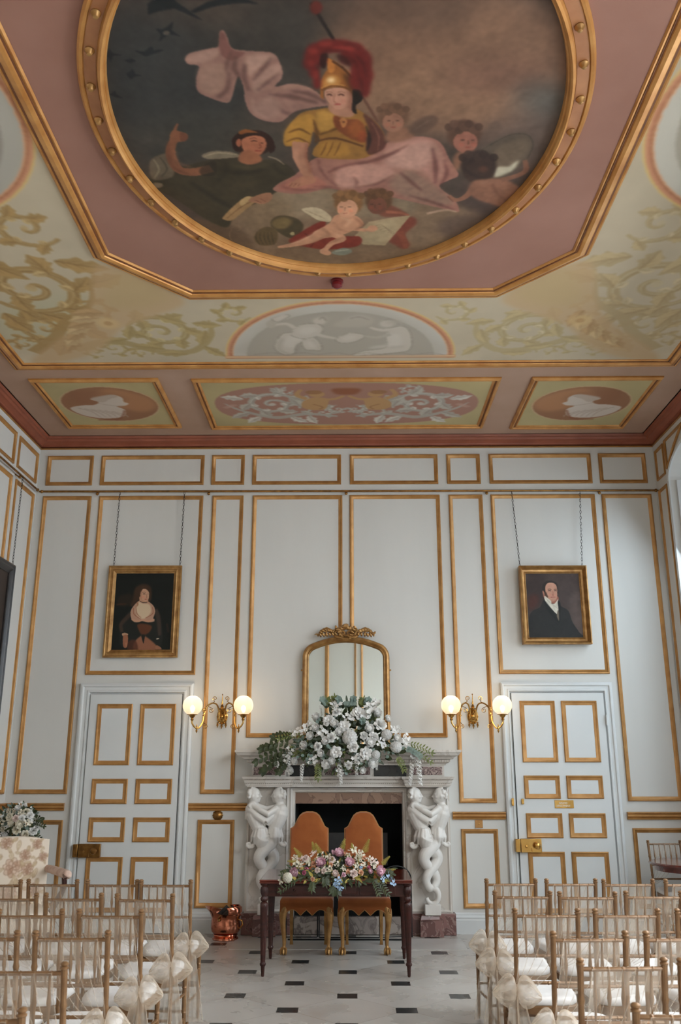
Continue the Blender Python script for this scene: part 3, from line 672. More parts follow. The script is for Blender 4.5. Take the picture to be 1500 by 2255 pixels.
def central(c):
    cx, cy = (c.x0+c.x1)/2, (c.y0+c.y1)/2
    t = np.linspace(0, 2*PI, 80, endpoint=False)
    sup = np.c_[cx+1.42*np.sign(np.cos(t))*np.abs(np.cos(t))**.8, cy+.56*np.sign(np.sin(t))*np.abs(np.sin(t))**.8]
    sup[:, 1] = np.clip(sup[:, 1], c.y0+.012, c.y1-.012)
    c.poly(sup, (162, 122, 106), .8, 1, False)
    G, D, Lt = (168, 162, 150), (138, 122, 112), (192, 187, 175)
    for s in (-1, 1):
        scroll(c, cx+s*.80, cy-.02, .30, PI/2+s*1.2, 1.8, s, G, D, Lt)
        scroll(c, cx+s*.26, cy+.20, .17, PI/2-s*.8, 1.3, -s, G, D, Lt); scroll(c, cx+s*.10, cy+.12, .11, -PI/2, 1.2, s, G, D, Lt)
        scroll(c, cx+s*.66, cy-.38, .10, 0, 1.2, -s, G, D, Lt)
        c.stroke([(cx+s*1.32, cy-.05), (cx+s*1.15, cy+.15), (cx+s*.8, cy+.35), (cx+s*.45, cy+.25), (cx+s*.1, cy+.32)], [.01, .05, .08, .08, .04], G, 1.2, .9)
        for (x, y, a, L) in ((.5, .05, -1.2, .3), (.42, .3, 1.9, .25), (1.05, .2, .6, .3), (1.1, -.15, -.3, .25), (.62, .33, 2.4, .25), (.95, .33, .8, .25), (.45, -.12, -.6, .22)):
            leaf(c, cx+s*x, cy+y, a if s > 0 else PI-a, L, .12, Lt if int(L*100) % 2 else G, D)
        for q in range(4): c.ell(cx+s*(1.22+.03*q), cy+.02*q, .04, .03, (182, 150, 134), 1.2, .5)
        B, BS = (178, 140, 98), (148, 106, 72)                    # seated child with raised arm
        c.poly([(cx+s*p, cy+q) for p, q in ((.20, -.16), (.34, -.20), (.46, -.10), (.48, .06), (.38, .14), (.24, .12), (.20, -.02))], B, 1.6)
        c.ell(cx+s*.31, cy-.28, .085, .075, B, 1.2); c.ell(cx+s*.34, cy-.33, .09, .05, BS, 1.6, .8)
        c.stroke([(cx+s*.42, cy-.16), (cx+s*.52, cy-.26), (cx+s*.47, cy-.40)], [.07, .06, .045], B, 1.3)
        c.stroke([(cx+s*.24, cy-.14), (cx+s*.12, cy-.16), (cx+s*.02, cy-.24)], [.06, .05, .04], B, 1.3)
        c.stroke([(cx+s*.36, cy-.02), (cx+s*.26, cy+.06), (cx+s*.3, cy+.12)], .02, BS, 1.6, .7)
    c.poly([(cx-.14, cy-.42), (cx+.14, cy-.42), (cx+.10, cy-.28), (cx-.10, cy-.28)], (138, 84, 56), 3, .8)
ceil_panel(-3.27, -1.95, 8.09, 9.40, 'gilt-framed ceiling panel with a white bust facing right on an orange oval, over the left door', lambda c: bust(c, 1))
ceil_panel(-1.62, 1.52, 8.11, 9.45, 'long central gilt-framed ceiling panel of silver scrolls and two golden children on pink', central)
ceil_panel(1.83, 3.15, 8.11, 9.48, 'gilt-framed ceiling panel with a white bust facing left on an orange oval, over the right door', lambda c: bust(c, -1))

# the great oval painting
OXc, OYc = -.078, 4.45
t = thing('oval_ceiling_painting', 'huge oval ceiling painting of a red-plumed helmeted woman on clouds in studded gilt frame', 'painting', (OXc, OYc, ZC))
def oval(a, b, n=96): return [(OXc+a*math.cos(2*PI*k/n), OYc+b*math.sin(2*PI*k/n)) for k in range(n)]
OA, OB = 1.43, 1.645
rings = []
prof = [(-.075, .0), (-.075, .020), (-.062, .034), (-.046, .034), (-.040, .022), (.032, .030), (.040, .060), (.054, .072), (.066, .060), (.072, .040), (.080, .040), (.086, .02), (.086, 0)]
n = 120
for k in range(n):
    a = 2*PI*k/n; rings.append([(OXc+(OA-d)*math.cos(a), OYc+(OB-d)*math.sin(a), ZC-h-.006) for d, h in prof])
fr = MB().loft(rings, close=True).build('gilt_frame', GILTC, t, auto=25)
fl = MB(); rings = []
for k in range(n):
    a = 2*PI*k/n; rings.append([(OXc+(OA-d)*math.cos(a), OYc+(OB-d)*math.sin(a), ZC-h-.006) for d, h in ((-.037, .0265), (.030, .0335), (.030, .02), (-.037, .02))])
fl.loft(rings, close=True).build('frame_band', mat('frame_band_brown', (150, 98, 62), (168, 116, 76), rough=.5), fr)
for k in range(38):
    a = 2*PI*(k+.25)/38; x, y = OXc+(OA+.006)*math.cos(a), OYc+(OB+.006)*math.sin(a)
    b = MB(); b.lathe([(.026, 0), (.028, .010), (.020, .020), (.014, .034), (.003, .038)], 12, T(x, y, ZC-.034) @ RX(PI), flute=12, fd=.25); b.build('stud', GILT, fr)
co = Canvas(OXc-OA+.04, OXc+OA-.04, OYc-OB+.04, OYc+OB-.04, .0047, (74, 62, 54), 9)
co.ss = .7
co.map = lambda x, y: on_z(x, y, ZC-.01)[:2]
def E_(px, py, rx, ry, c, soft=2, al=1., rot=0.):            # ellipse given in the photo's frame
    q = np.linspace(0, 2*PI, 22, endpoint=False); cc, ss = math.cos(rot), math.sin(rot)
    co.poly([(px+rx*cc*math.cos(a)-ry*ss*math.sin(a), py+rx*ss*math.cos(a)+ry*cc*math.sin(a)) for a in q], c, soft, al, False)
PXM = .0027                                                  # metres per photo pixel, for stroke widths
def S_(P, w, c, soft=1.5, al=1.): co.stroke(P, [v*PXM for v in (w if isinstance(w, (list, tuple)) else [w])] if isinstance(w, (list, tuple)) else w*PXM, c, soft, al)
def P_(P, c, soft=1.5, al=1., sm=True): co.poly(P, c, soft, al, sm)
# sky and cloud
for (x, y, rx, ry, c, al) in ((330, 180, 230, 190, (52, 53, 52), .85), (620, 90, 200, 110, (58, 54, 49), .8), (1000, 130, 290, 170, (124, 92, 72), .95), (880, 20, 180, 50, (88, 68, 56), .8),
        (960, 215, 220, 60, (140, 106, 82), .6), (1090, 170, 120, 40, (112, 80, 66), .7), (1180, 330, 120, 110, (104, 86, 76), .6), (1205, 220, 60, 36, (84, 84, 80), .8), (1170, 200, 40, 14, (84, 84, 80), .7),
        (470, 300, 160, 60, (66, 62, 54), .6), (430, 30, 140, 20, (82, 66, 54), .6), (300, 330, 70, 60, (68, 62, 54), .5), (560, 330, 80, 40, (70, 66, 58), .5)):
    E_(x, y, rx, ry, c, 26, al)
P_([(480, 470), (600, 420), (720, 410), (850, 430), (1000, 450), (1060, 480), (960, 545), (800, 588), (600, 570)], (122, 98, 76), 12, .95)
E_(660, 440, 80, 40, (140, 120, 96), 12, .8); E_(830, 452, 90, 26, (132, 114, 92), 10, .7); E_(760, 545, 160, 30, (112, 88, 66), 10, .8); E_(590, 470, 60, 40, (120, 98, 74), 10, .7)
E_(1160, 440, 90, 70, (76, 62, 56), 14, .9); E_(1040, 500, 80, 28, (92, 74, 64), 10, .8); E_(1060, 430, 50, 40, (80, 64, 58), 10, .7)
P_([(430, 480), (520, 500), (560, 540), (520, 545), (450, 500)], (92, 72, 54), 6, .8)
# birds
BK = (28, 32, 33)
for P in ([(325, 8), (345, -6), (380, -4), (400, 12), (446, 44), (420, 34), (385, 18), (350, 24), (326, 32)], [(420, 24), (460, 2), (520, -10), (572, 8), (520, 6), (470, 14), (428, 28)],
          [(342, 62), (358, 64), (366, 60), (382, 46), (378, 66), (400, 80), (372, 74), (350, 92), (354, 76)], [(294, 110), (318, 113), (334, 100), (338, 110), (364, 108), (345, 116), (320, 124)],
          [(222, 118), (240, 112), (238, 104), (248, 116), (272, 122), (250, 122), (244, 136), (238, 124)], [(278, 162), (292, 152), (298, 162), (312, 166), (296, 168), (288, 174)], [(240, 208), (254, 198), (258, 208), (272, 216), (256, 214)], [(272, 132), (290, 128), (300, 134), (286, 138)]):
    P_(P, BK, .8, .85, False)
E_(366, 72, 8, 5, (110, 96, 84), 1.5, .7)
# lance
S_([(686, 4), (712, 50), (742, 98)], [8, 7, 6], (40, 34, 30), .8); E_(696, 16, 14, 15, (92, 40, 32), 2); S_([(798, 212), (832, 268)], 6, (100, 66, 52), .8)
# billowing drapery
DR, DL, DS = (138, 102, 90), (166, 130, 114), (86, 60, 54)
P_([(408, 128), (420, 116), (462, 106), (482, 100), (484, 72), (492, 66), (502, 84), (512, 106), (560, 112), (600, 116), (616, 136), (622, 168), (606, 190), (640, 184), (680, 192), (708, 210), (724, 230), (690, 236), (648, 246), (618, 268), (578, 264), (552, 248), (540, 222), (536, 190), (524, 168), (512, 210), (500, 226), (460, 214), (436, 200), (432, 174), (438, 146), (414, 140)], DR, 1.2)
P_([(482, 98), (484, 74), (492, 70), (512, 108), (540, 116), (510, 132), (486, 118)], (116, 76, 68), 2, .9)
P_([(440, 150), (480, 140), (500, 150), (490, 200), (462, 206), (440, 196)], (150, 116, 100), 4, .9)
P_([(414, 122), (470, 108), (484, 112), (460, 134), (420, 138)], DL, 3, .8)
P_([(544, 126), (590, 118), (604, 128), (570, 150), (548, 166)], DL, 3, .9); P_([(560, 168), (610, 140), (618, 160), (590, 186), (562, 204)], DL, 3, .7)
for P, w in (([(520, 120), (516, 150), (530, 172)], [4, 12, 6]), ([(540, 140), (538, 170), (548, 200)], [6, 12, 5]), ([(600, 124), (580, 150), (556, 178)], [3, 10, 4]), ([(616, 160), (590, 180), (566, 200)], [4, 10, 4]),
             ([(512, 110), (500, 140), (498, 160)], [3, 8, 3]), ([(505, 160), (500, 196), (480, 214)], [4, 10, 8]), ([(640, 200), (680, 206), (720, 226)], [4, 12, 8]), ([(590, 208), (640, 212), (700, 226)], [4, 14, 6]), ([(600, 214), (612, 240), (640, 250)], [4, 12, 4])):
    S_(P, w, DS, 3, .75)
P_([(586, 214), (600, 210), (622, 240), (600, 262), (574, 256), (556, 240)], (150, 116, 102), 4, .8); S_([(556, 214), (560, 242), (586, 260)], [4, 6, 3], DL, 3, .7)
S_([(600, 200), (650, 188), (690, 198)], [3, 10, 3], (158, 118, 100), 3, .7)
# left figure: dark olive robe, arm raised
P_([(330, 404), (352, 372), (400, 366), (470, 350), (520, 342), (560, 352), (610, 352), (644, 372), (650, 396), (612, 420), (580, 440), (520, 468), (500, 500), (450, 480), (390, 440)], (62, 54, 40), 2)
P_([(332, 352), (360, 338), (378, 342), (384, 380), (372, 392), (340, 396), (330, 380)], (104, 90, 72), 2, .9); S_([(338, 350), (350, 372), (340, 392)], [3, 5, 3], (140, 124, 100), 1.5, .7); S_([(352, 345), (368, 370), (356, 388)], [3, 4, 3], (60, 54, 44), 1.5, .7); P_([(340, 402), (358, 404), (356, 412), (342, 412)], (112, 96, 76), 1.5)
P_([(444, 342), (470, 332), (510, 334), (530, 344), (500, 348), (460, 350)], (120, 106, 86), 1.5, .95); S_([(450, 344), (480, 336), (522, 340)], [2, 4, 2], (164, 148, 122), 1, .7); S_([(590, 344), (610, 350), (626, 362)], [5, 5, 2], (140, 124, 100), 1.2, .8)
SK, SKs, SKh = (124, 80, 57), (94, 54, 40), (152, 106, 80)
S_([(384, 306), (376, 328), (380, 352), (396, 374), (430, 378), (466, 370)], [17, 22, 26, 27, 29, 27], SK, 1.6); S_([(372, 310), (370, 340), (384, 370), (420, 384)], [3, 5, 6, 4], SKs, 2.5, .8); S_([(384, 330), (392, 356), (420, 368)], [4, 7, 5], SKh, 3, .5)
P_([(374, 298), (382, 286), (400, 290), (413, 296), (410, 308), (394, 312), (378, 314)], SK, 1.2); S_([(384, 292), (388, 278), (392, 272)], [8, 6, 4], SK, 1); P_([(398, 292), (413, 296), (412, 308), (398, 310)], SKs, 1.5, .6)
P_([(440, 372), (462, 356), (476, 358), (474, 384), (446, 386)], (44, 38, 30), 2, .6)
E_(558, 316, 44, 26, (52, 34, 26), 2); P_([(512, 306), (530, 290), (568, 286), (596, 300), (606, 326), (594, 336), (584, 308), (548, 302), (524, 318), (524, 334), (514, 326)], (48, 30, 24), 1.5)
P_([(532, 308), (556, 298), (580, 302), (587, 318), (580, 334), (568, 342), (550, 340), (536, 330)], (156, 96, 70), 1.5)
P_([(530, 336), (546, 330), (570, 340), (576, 354), (550, 362), (526, 354)], (142, 90, 64), 2); E_(526, 314, 6, 9, (150, 88, 64), 1.2)
S_([(552, 311), (560, 309), (566, 311)], 2.4, (60, 34, 26), .8); S_([(574, 314), (580, 315)], 2.4, (60, 34, 26), .8); S_([(550, 305), (560, 303), (567, 306)], 2, (70, 40, 30), .8, .8); S_([(571, 312), (574, 324), (569, 326)], 2, (110, 58, 42), .8, .9); S_([(562, 331), (570, 332), (575, 331)], 3, (128, 50, 42), .8); E_(556, 324, 8, 5, (176, 104, 78), 2.5, .6)
P_([(526, 290), (540, 284), (560, 288), (566, 292), (545, 292), (530, 296)], (132, 78, 40), 1.2, .9)
for P, w in (([(480, 372), (530, 380), (590, 372)], [6, 14, 6]), ([(490, 352), (500, 372), (480, 400)], [6, 10, 6]), ([(600, 360), (620, 380), (640, 384)], [4, 8, 4]), ([(420, 400), (480, 440), (520, 460)], [8, 16, 6])): S_(P, w, (40, 36, 28), 4, .7)
S_([(510, 362), (550, 370), (584, 362)], [3, 8, 3], (88, 76, 54), 4, .7); S_([(500, 400), (540, 408), (580, 396)], [4, 10, 4], (80, 68, 48), 5, .6)
# book and resting hand, owl-like shell
P_([(492, 476), (530, 440), (552, 432), (566, 440), (540, 462), (512, 484), (496, 484)], (150, 116, 78), 1.3); S_([(500, 480), (530, 456), (556, 442)], [2, 3, 2], (104, 74, 48), .9, .8); P_([(528, 444), (544, 432), (552, 436), (534, 452)], (176, 144, 100), 1)
P_([(548, 440), (570, 428), (596, 424), (598, 438), (582, 448), (560, 446)], (150, 104, 78), 1.4); S_([(562, 440), (576, 446)], 2, SKs, .8, .7); S_([(572, 436), (586, 444)], 2, SKs, .8, .7)
P_([(600, 482), (620, 474), (652, 480), (668, 496), (660, 516), (640, 524), (612, 510), (596, 496)], (74, 62, 42), 2); P_([(600, 488), (622, 478), (644, 486), (630, 502), (606, 502)], (120, 98, 62), 3, .8)
P_([(560, 520), (576, 502), (598, 500), (612, 512), (606, 536), (578, 540), (564, 532)], (92, 74, 48), 2)
for k in range(5): S_([(566+8*k, 510), (564+9*k, 524), (572+8*k, 538)], [1.5, 3, 1.5], (58, 46, 32), 1, .7)
E_(644, 514, 5, 4, (158, 140, 100), 1); S_([(510, 504), (506, 520), (520, 538), (556, 548)], [2, 3, 3, 2], (126, 100, 74), 1.2, .6); S_([(510, 502), (524, 496), (530, 504), (522, 508)], 2.5, (126, 100, 74), 1, .7)
# rose skirt
SKIRT, SKL, SKD = (146, 100, 86), (176, 130, 112), (92, 56, 50)
P_([(602, 418), (616, 402), (650, 384), (690, 350), (720, 346), (800, 344), (860, 310), (910, 300), (952, 304), (974, 318), (990, 350), (1010, 384), (990, 396), (968, 410), (1002, 440), (1010, 466), (980, 460), (900, 442), (840, 430), (760, 420), (720, 414), (680, 424), (640, 426)], SKIRT, 1.6)
P_([(860, 314), (910, 302), (950, 308), (972, 330), (984, 370), (962, 404), (930, 380), (890, 370), (840, 366)], (158, 114, 100), 4, .9)
P_([(872, 330), (920, 312), (952, 318), (950, 350), (920, 374), (880, 370), (850, 360)], (180, 138, 122), 7, .8)
P_([(746, 372), (800, 360), (850, 366), (870, 384), (830, 404), (790, 412), (744, 410), (738, 396)], (178, 132, 116), 4, .9)
P_([(870, 384), (910, 376), (960, 410), (1000, 446), (960, 450), (900, 436), (860, 412)], (132, 104, 88), 5, .85)
P_([(640, 394), (684, 386), (720, 404), (700, 414), (650, 420), (612, 416)], (158, 100, 84), 3, .9)
for P, w in (([(700, 350), (712, 380), (742, 410)], [4, 8, 5]), ([(690, 410), (730, 412), (750, 416)], [4, 6, 3]), ([(720, 380), (760, 364), (830, 352), (880, 330)], [5, 8, 7, 3]), ([(790, 360), (850, 342), (900, 318)], [3, 9, 3]), ([(880, 378), (910, 404), (930, 420)], [3, 10, 3]),
             ([(952, 324), (960, 370), (958, 404)], [3, 14, 5]), ([(976, 350), (984, 380), (970, 408)], [3, 10, 4]), ([(786, 412), (830, 404), (868, 384)], [3, 7, 3]), ([(778, 388), (786, 400), (782, 412)], [3, 6, 3]), ([(620, 410), (660, 418), (720, 414)], [2, 5, 3]), ([(900, 430), (950, 444), (1000, 462)], [3, 9, 3])):
    S_(P, w, SKD, 2.5, .75)
for P, w in (([(704, 360), (730, 400)], [3, 3]), ([(800, 356), (860, 330), (910, 310)], [2, 5, 2]), ([(940, 312), (964, 330), (976, 360)], [2, 5, 2]), ([(756, 376), (810, 368), (850, 372)], [3, 8, 3])): S_(P, w, SKL, 2.5, .7)
S_([(940, 470), (980, 462), (1006, 466)], [10, 9, 5], (156, 126, 104), 1.6)
# tunic, cuirass, cloak
P_([(648, 262), (668, 246), (700, 240), (730, 236), (780, 238), (812, 256), (838, 280), (846, 312), (800, 348), (700, 346), (690, 330), (704, 308), (688, 290), (680, 322), (640, 322), (626, 318), (628, 290)], (136, 96, 48), 1.6)
P_([(630, 284), (660, 256), (690, 252), (690, 284), (676, 314), (640, 320), (626, 312)], (166, 120, 54), 3, .9)
for P, w in (([(634, 292), (660, 284), (684, 296)], [3, 7, 3]), ([(630, 312), (656, 304), (682, 316)], [3, 6, 3]), ([(690, 262), (698, 290), (696, 314)], [3, 10, 6]), ([(704, 296), (730, 286), (752, 280)], [4, 10, 4])): S_(P, w, (84, 54, 26), 2, .8)
P_([(700, 246), (722, 244), (744, 262), (732, 282), (708, 290), (698, 270)], (178, 132, 64), 3, .8); P_([(704, 316), (740, 310), (770, 322), (760, 344), (704, 344)], (156, 110, 50), 3, .8)
for x in (714, 728, 744): S_([(x+6, 312), (x, 328), (x-8, 342)], [2, 4, 2], (92, 60, 28), 1.2, .7)
P_([(738, 254), (760, 262), (790, 264), (806, 286), (806, 312), (780, 308), (758, 296), (742, 284), (734, 266)], (112, 58, 34), 2, .95); E_(784, 284, 16, 18, (150, 86, 44), 5, .8); E_(798, 300, 10, 12, (140, 66, 38), 4, .7)
P_([(748, 264), (756, 258), (764, 264), (762, 276), (754, 280)], (170, 112, 66), 1.2, .9); E_(757, 268, 3, 2, (80, 40, 26), .8, .8)
S_([(700, 310), (740, 304), (800, 322)], [6, 7, 6], (80, 48, 28), 1.8, .8)
P_([(800, 250), (826, 268), (848, 300), (846, 326), (812, 340), (806, 310), (812, 284)], (84, 50, 42), 2, .95); S_([(818, 268), (834, 300), (832, 330)], [2, 4, 2], (124, 78, 66), 1.5, .7); S_([(806, 276), (814, 306), (808, 332)], [3, 8, 4], (42, 32, 28), 2, .8)
# her arm and hand
S_([(662, 312), (660, 340), (668, 364), (682, 392)], [38, 36, 30, 22], (164, 114, 90), 1.6); S_([(676, 314), (676, 344), (684, 380)], [5, 8, 5], (118, 72, 54), 3, .7); S_([(654, 320), (652, 346), (664, 372)], [4, 8, 4], (184, 138, 112), 3, .6)
P_([(636, 406), (650, 396), (672, 386), (694, 392), (692, 402), (668, 408), (648, 414)], (162, 110, 86), 1.4)
for k in range(3): S_([(644+8*k, 402+k), (638+9*k, 410)], 1.8, (108, 64, 48), .7, .8)
# neck, face
P_([(722, 232), (736, 222), (770, 226), (782, 240), (776, 256), (748, 256), (728, 246)], (158, 112, 90), 2); S_([(766, 226), (776, 244)], [5, 8], (110, 70, 54), 2.5, .7)
P_([(776, 196), (790, 200), (796, 220), (784, 232), (786, 250), (776, 244), (774, 222)], (36, 28, 25), 1.6)
P_([(714, 206), (720, 196), (750, 192), (776, 198), (780, 214), (772, 228), (756, 238), (742, 240), (728, 230), (718, 218)], (172, 124, 102), 1.4)
P_([(764, 198), (780, 206), (776, 226), (760, 238), (766, 220)], (126, 82, 64), 3, .75); E_(736, 220, 8, 7, (190, 136, 114), 3, .6); E_(756, 222, 8, 6, (176, 112, 92), 3, .5)
S_([(720, 209), (726, 207), (731, 210)], 3, (64, 36, 28), .8); S_([(744, 209), (752, 207), (758, 210)], 3, (64, 36, 28), .8); S_([(718, 203), (726, 201), (732, 204)], 2, (112, 70, 54), .9, .7); S_([(743, 203), (752, 201), (760, 204)], 2, (112, 70, 54), .9, .7)
S_([(737, 206), (735, 222), (740, 225)], [1.5, 2.5, 2.5], (132, 82, 64), .9, .85); S_([(737, 230), (743, 229), (750, 229)], 3.2, (140, 58, 52), .8); E_(742, 227, 5, 1.5, (128, 70, 58), .8, .4)
# helmet
HG, HGl, HGd = (136, 84, 40), (184, 130, 70), (74, 44, 26)
P_([(706, 196), (706, 180), (714, 162), (722, 150), (720, 136), (716, 128), (724, 128), (740, 136), (760, 150), (780, 170), (792, 200), (796, 214), (782, 222), (774, 202), (750, 192), (722, 194), (712, 202), (714, 218), (706, 212)], HG, 1.3)
P_([(712, 186), (724, 166), (744, 168), (748, 184), (720, 190)], HGl, 3, .7); E_(729, 176, 8, 6, (226, 196, 150), 2.5, .9)
P_([(756, 160), (780, 176), (794, 204), (784, 218), (768, 194)], HGd, 3, .8); S_([(708, 198), (730, 189), (760, 192), (780, 206)], [4, 4, 5, 5], (96, 58, 32), 1, .8); S_([(707, 194), (730, 185), (760, 188)], 2, (200, 150, 86), .8, .7)
P_([(720, 132), (728, 130), (738, 142), (736, 156), (726, 160), (722, 148)], (168, 104, 50), 1.2); S_([(732, 134), (756, 150), (776, 172)], [4, 6, 4], (58, 34, 22), 1.5, .8)
P_([(778, 196), (796, 200), (800, 214), (790, 226), (778, 226)], (28, 24, 22), 1.5, .9)
# plumes
RED, REDl, REDd = (100, 32, 28), (134, 50, 42), (58, 22, 20)
for (x, y, rx, ry) in ((690, 120, 20, 16), (700, 108, 24, 15), (726, 100, 28, 15), (752, 100, 26, 14), (682, 138, 15, 16), (692, 158, 12, 14), (698, 180, 9, 16), (704, 132, 16, 14), (778, 112, 26, 20), (798, 134, 22, 26), (806, 164, 16, 24), (804, 192, 12, 22), (790, 150, 18, 30), (768, 126, 20, 16), (786, 176, 16, 22)):
    E_(x, y, rx, ry, RED, 2.5, .95)
for (x, y, rx, ry) in ((690, 112, 12, 7), (718, 96, 16, 6), (746, 106, 18, 5), (684, 138, 7, 8), (695, 164, 5, 9), (772, 104, 14, 7)): E_(x, y, rx, ry, REDl, 3.5, .75)
for P in ([(706, 122), (718, 114), (740, 112)], [(700, 150), (704, 140), (712, 132)], [(764, 120), (782, 136), (792, 160)], [(780, 118), (800, 140), (806, 170)], [(756, 98), (776, 98), (792, 110)], [(722, 108), (750, 112), (768, 116)], [(788, 160), (796, 184), (798, 208)]): S_(P, [3, 7, 3], REDd, 2.2, .65)
P_([(706, 122), (722, 118), (720, 134), (716, 150), (706, 144)], (40, 22, 20), 2, .8); P_([(740, 118), (764, 124), (776, 146), (760, 142), (744, 130)], (46, 24, 20), 2.5, .7)
# children
def child_head(x, y, r, sk, hair, turn=0):
    E_(x, y-r*.25, r*1.15, r*1.0, hair, 2.2); E_(x+turn*r*.1, y+r*.25, r*.82, r*.72, sk, 1.8)
    for k in range(7): E_(x-r+.33*r*k, y-r*(.75+.25*math.sin(k*2.1)), r*.3, r*.26, tuple(v*(1.1 if k % 2 else .9) for v in hair), 1.8, .8)
    dk = tuple(v*.55 for v in sk)
    for s in (-1, 1): S_([(x+turn*r*.25+s*r*.33-r*.12, y+r*.12), (x+turn*r*.25+s*r*.33+r*.12, y+r*.12)], r*.12, dk, .8, .8)
    S_([(x+turn*r*.28, y+r*.15), (x+turn*r*.3, y+r*.42)], r*.09, dk, .9, .6); S_([(x+turn*r*.25-r*.16, y+r*.62), (x+turn*r*.25+r*.16, y+r*.6)], r*.11, (128, 62, 52), .9, .8)
    for s in (-1, 1): E_(x+turn*r*.25+s*r*.42, y+r*.42, r*.2, r*.15, tuple(min(255, v*1.08) for v in (sk[0]*1.05, sk[1]*.92, sk[2]*.9)), 2, .6)
C1, C2 = (128, 90, 70), (110, 74, 58)
P_([(850, 296), (866, 278), (900, 282), (912, 300), (880, 312), (852, 312)], C1, 3); child_head(866, 262, 29, (140, 98, 78), (104, 74, 56))
P_([(900, 280), (930, 258), (956, 254), (966, 266), (946, 286), (910, 296)], (92, 70, 58), 2.5, .85); S_([(910, 288), (936, 270), (958, 260)], [2, 4, 2], (120, 96, 80), 2, .5)
P_([(1000, 344), (1020, 330), (1050, 332), (1060, 350), (1030, 372), (1002, 372)], C1, 3); child_head(1022, 304, 33, (138, 90, 74), (84, 60, 48), 1)
P_([(1068, 300), (1080, 272), (1098, 266), (1108, 278), (1096, 300), (1078, 312)], (100, 80, 68), 2.5, .8)
P_([(1010, 372), (1060, 326), (1120, 296), (1158, 292), (1174, 312), (1166, 344), (1130, 380), (1096, 392), (1040, 384)], (86, 74, 62), 2.5, .95)
P_([(1090, 330), (1140, 306), (1166, 312), (1160, 340), (1128, 368), (1092, 372)], (112, 94, 76), 6, .8); S_([(1060, 330), (1120, 298), (1160, 296), (1174, 318), (1162, 348)], 2, (58, 48, 42), 1, .7)
P_([(1090, 390), (1094, 368), (1120, 366), (1142, 352), (1130, 374)], (190, 180, 156), 3, .9)
child_head(1054, 372, 34, (78, 54, 44), (58, 44, 38)); E_(1054, 378, 34, 26, (62, 47, 40), 2.5, .95); E_(1064, 372, 10, 7, (92, 60, 48), 2.5, .8); S_([(1020, 370), (1040, 384), (1064, 392)], [5, 9, 5], (46, 36, 32), 3, .7)
CB = (134, 92, 72)
P_([(1040, 400), (1070, 394), (1112, 394), (1150, 420), (1140, 446), (1110, 456), (1080, 448), (1054, 440), (1032, 424)], CB, 2.2); S_([(1046, 410), (1026, 432), (1004, 440), (988, 430)], [20, 18, 15, 10], CB, 1.8); S_([(1104, 396), (1140, 386), (1158, 374), (1156, 352)], [18, 16, 15, 11], (124, 86, 68), 1.8)
S_([(1084, 402), (1094, 424), (1120, 446)], [3, 6, 3], (98, 62, 50), 3, .7); S_([(1050, 404), (1074, 400), (1100, 402)], [3, 8, 3], (158, 114, 92), 4, .6); S_([(986, 432), (998, 444)], 2, (90, 58, 46), .8, .7)
# front pair with a drawing
P_([(850, 520), (872, 540), (890, 548), (902, 538), (892, 516), (918, 490), (900, 478)], (112, 58, 44), 2.2); S_([(880, 510), (890, 530), (894, 546)], [22, 16, 10], (122, 66, 48), 2)
P_([(834, 458), (850, 448), (884, 462), (896, 474), (860, 478), (838, 474)], (118, 70, 54), 2.5); child_head(834, 446, 26, (112, 70, 54), (96, 66, 44), -1)
S_([(850, 466), (880, 468), (900, 474)], [12, 11, 8], (146, 88, 66), 1.6)
P_([(780, 520), (812, 488), (866, 478), (904, 474), (888, 494), (848, 540), (800, 538)], (150, 128, 98), 1.3, 1, False); P_([(800, 532), (820, 496), (880, 482), (850, 530)], (162, 142, 110), 5, .6)
for k in range(5): S_([(820+8*k, 500+3*k), (838+7*k, 494+4*k), (850+4*k, 502+4*k)], 1.4, (112, 92, 70), .8, .7)
P_([(636, 532), (664, 510), (700, 490), (718, 488), (720, 520), (790, 520), (790, 540), (740, 548), (690, 546)], (116, 44, 32), 2, .95); S_([(670, 512), (690, 530), (684, 544)], [3, 7, 3], (76, 28, 22), 2, .7)
P_([(664, 460), (690, 456), (712, 462), (730, 478), (726, 488), (700, 484), (680, 472)], (176, 156, 126), 1.8); 
for k in range(4): S_([(672+10*k, 462+4*k), (690+9*k, 470+4*k)], 2.2, (140, 118, 92), 1.2, .6)
PU, PUs, PUh = (180, 130, 100), (124, 80, 58), (206, 160, 128)
P_([(724, 492), (738, 474), (764, 470), (790, 478), (800, 494), (776, 508), (750, 518), (730, 522), (700, 524), (690, 512)], PU, 1.6)
S_([(712, 514), (682, 528), (648, 538), (612, 544)], [36, 32, 20, 10], PU, 1.6); S_([(740, 516), (752, 526), (730, 536), (714, 552)], [30, 26, 18, 14], PU, 1.6); P_([(704, 552), (714, 546), (730, 556), (722, 562), (708, 558)], PU, 1.2)
S_([(744, 484), (764, 500), (800, 506), (824, 504)], [18, 17, 14, 10], PU, 1.4); P_([(812, 498), (826, 496), (832, 504), (822, 510), (810, 508)], PU, 1.2)
for P, w in (([(650, 546), (690, 534), (716, 520)], [3, 6, 3]), ([(720, 536), (742, 528), (756, 522)], [3, 6, 3]), ([(736, 490), (752, 506), (790, 512)], [2, 4, 2]), ([(706, 500), (726, 516), (716, 528)], [2, 5, 2]), ([(782, 480), (798, 494), (782, 506)], [4, 10, 4])): S_(P, w, PUs, 2.2, .65)
for P, w in (([(700, 506), (676, 522), (640, 536)], [4, 8, 3]), ([(748, 478), (770, 486), (760, 500)], [4, 10, 4]), ([(740, 514), (750, 522)], [5, 7])): S_(P, w, PUh, 3.5, .6)
child_head(768, 452, 28, (190, 138, 108), (122, 86, 54), -1)
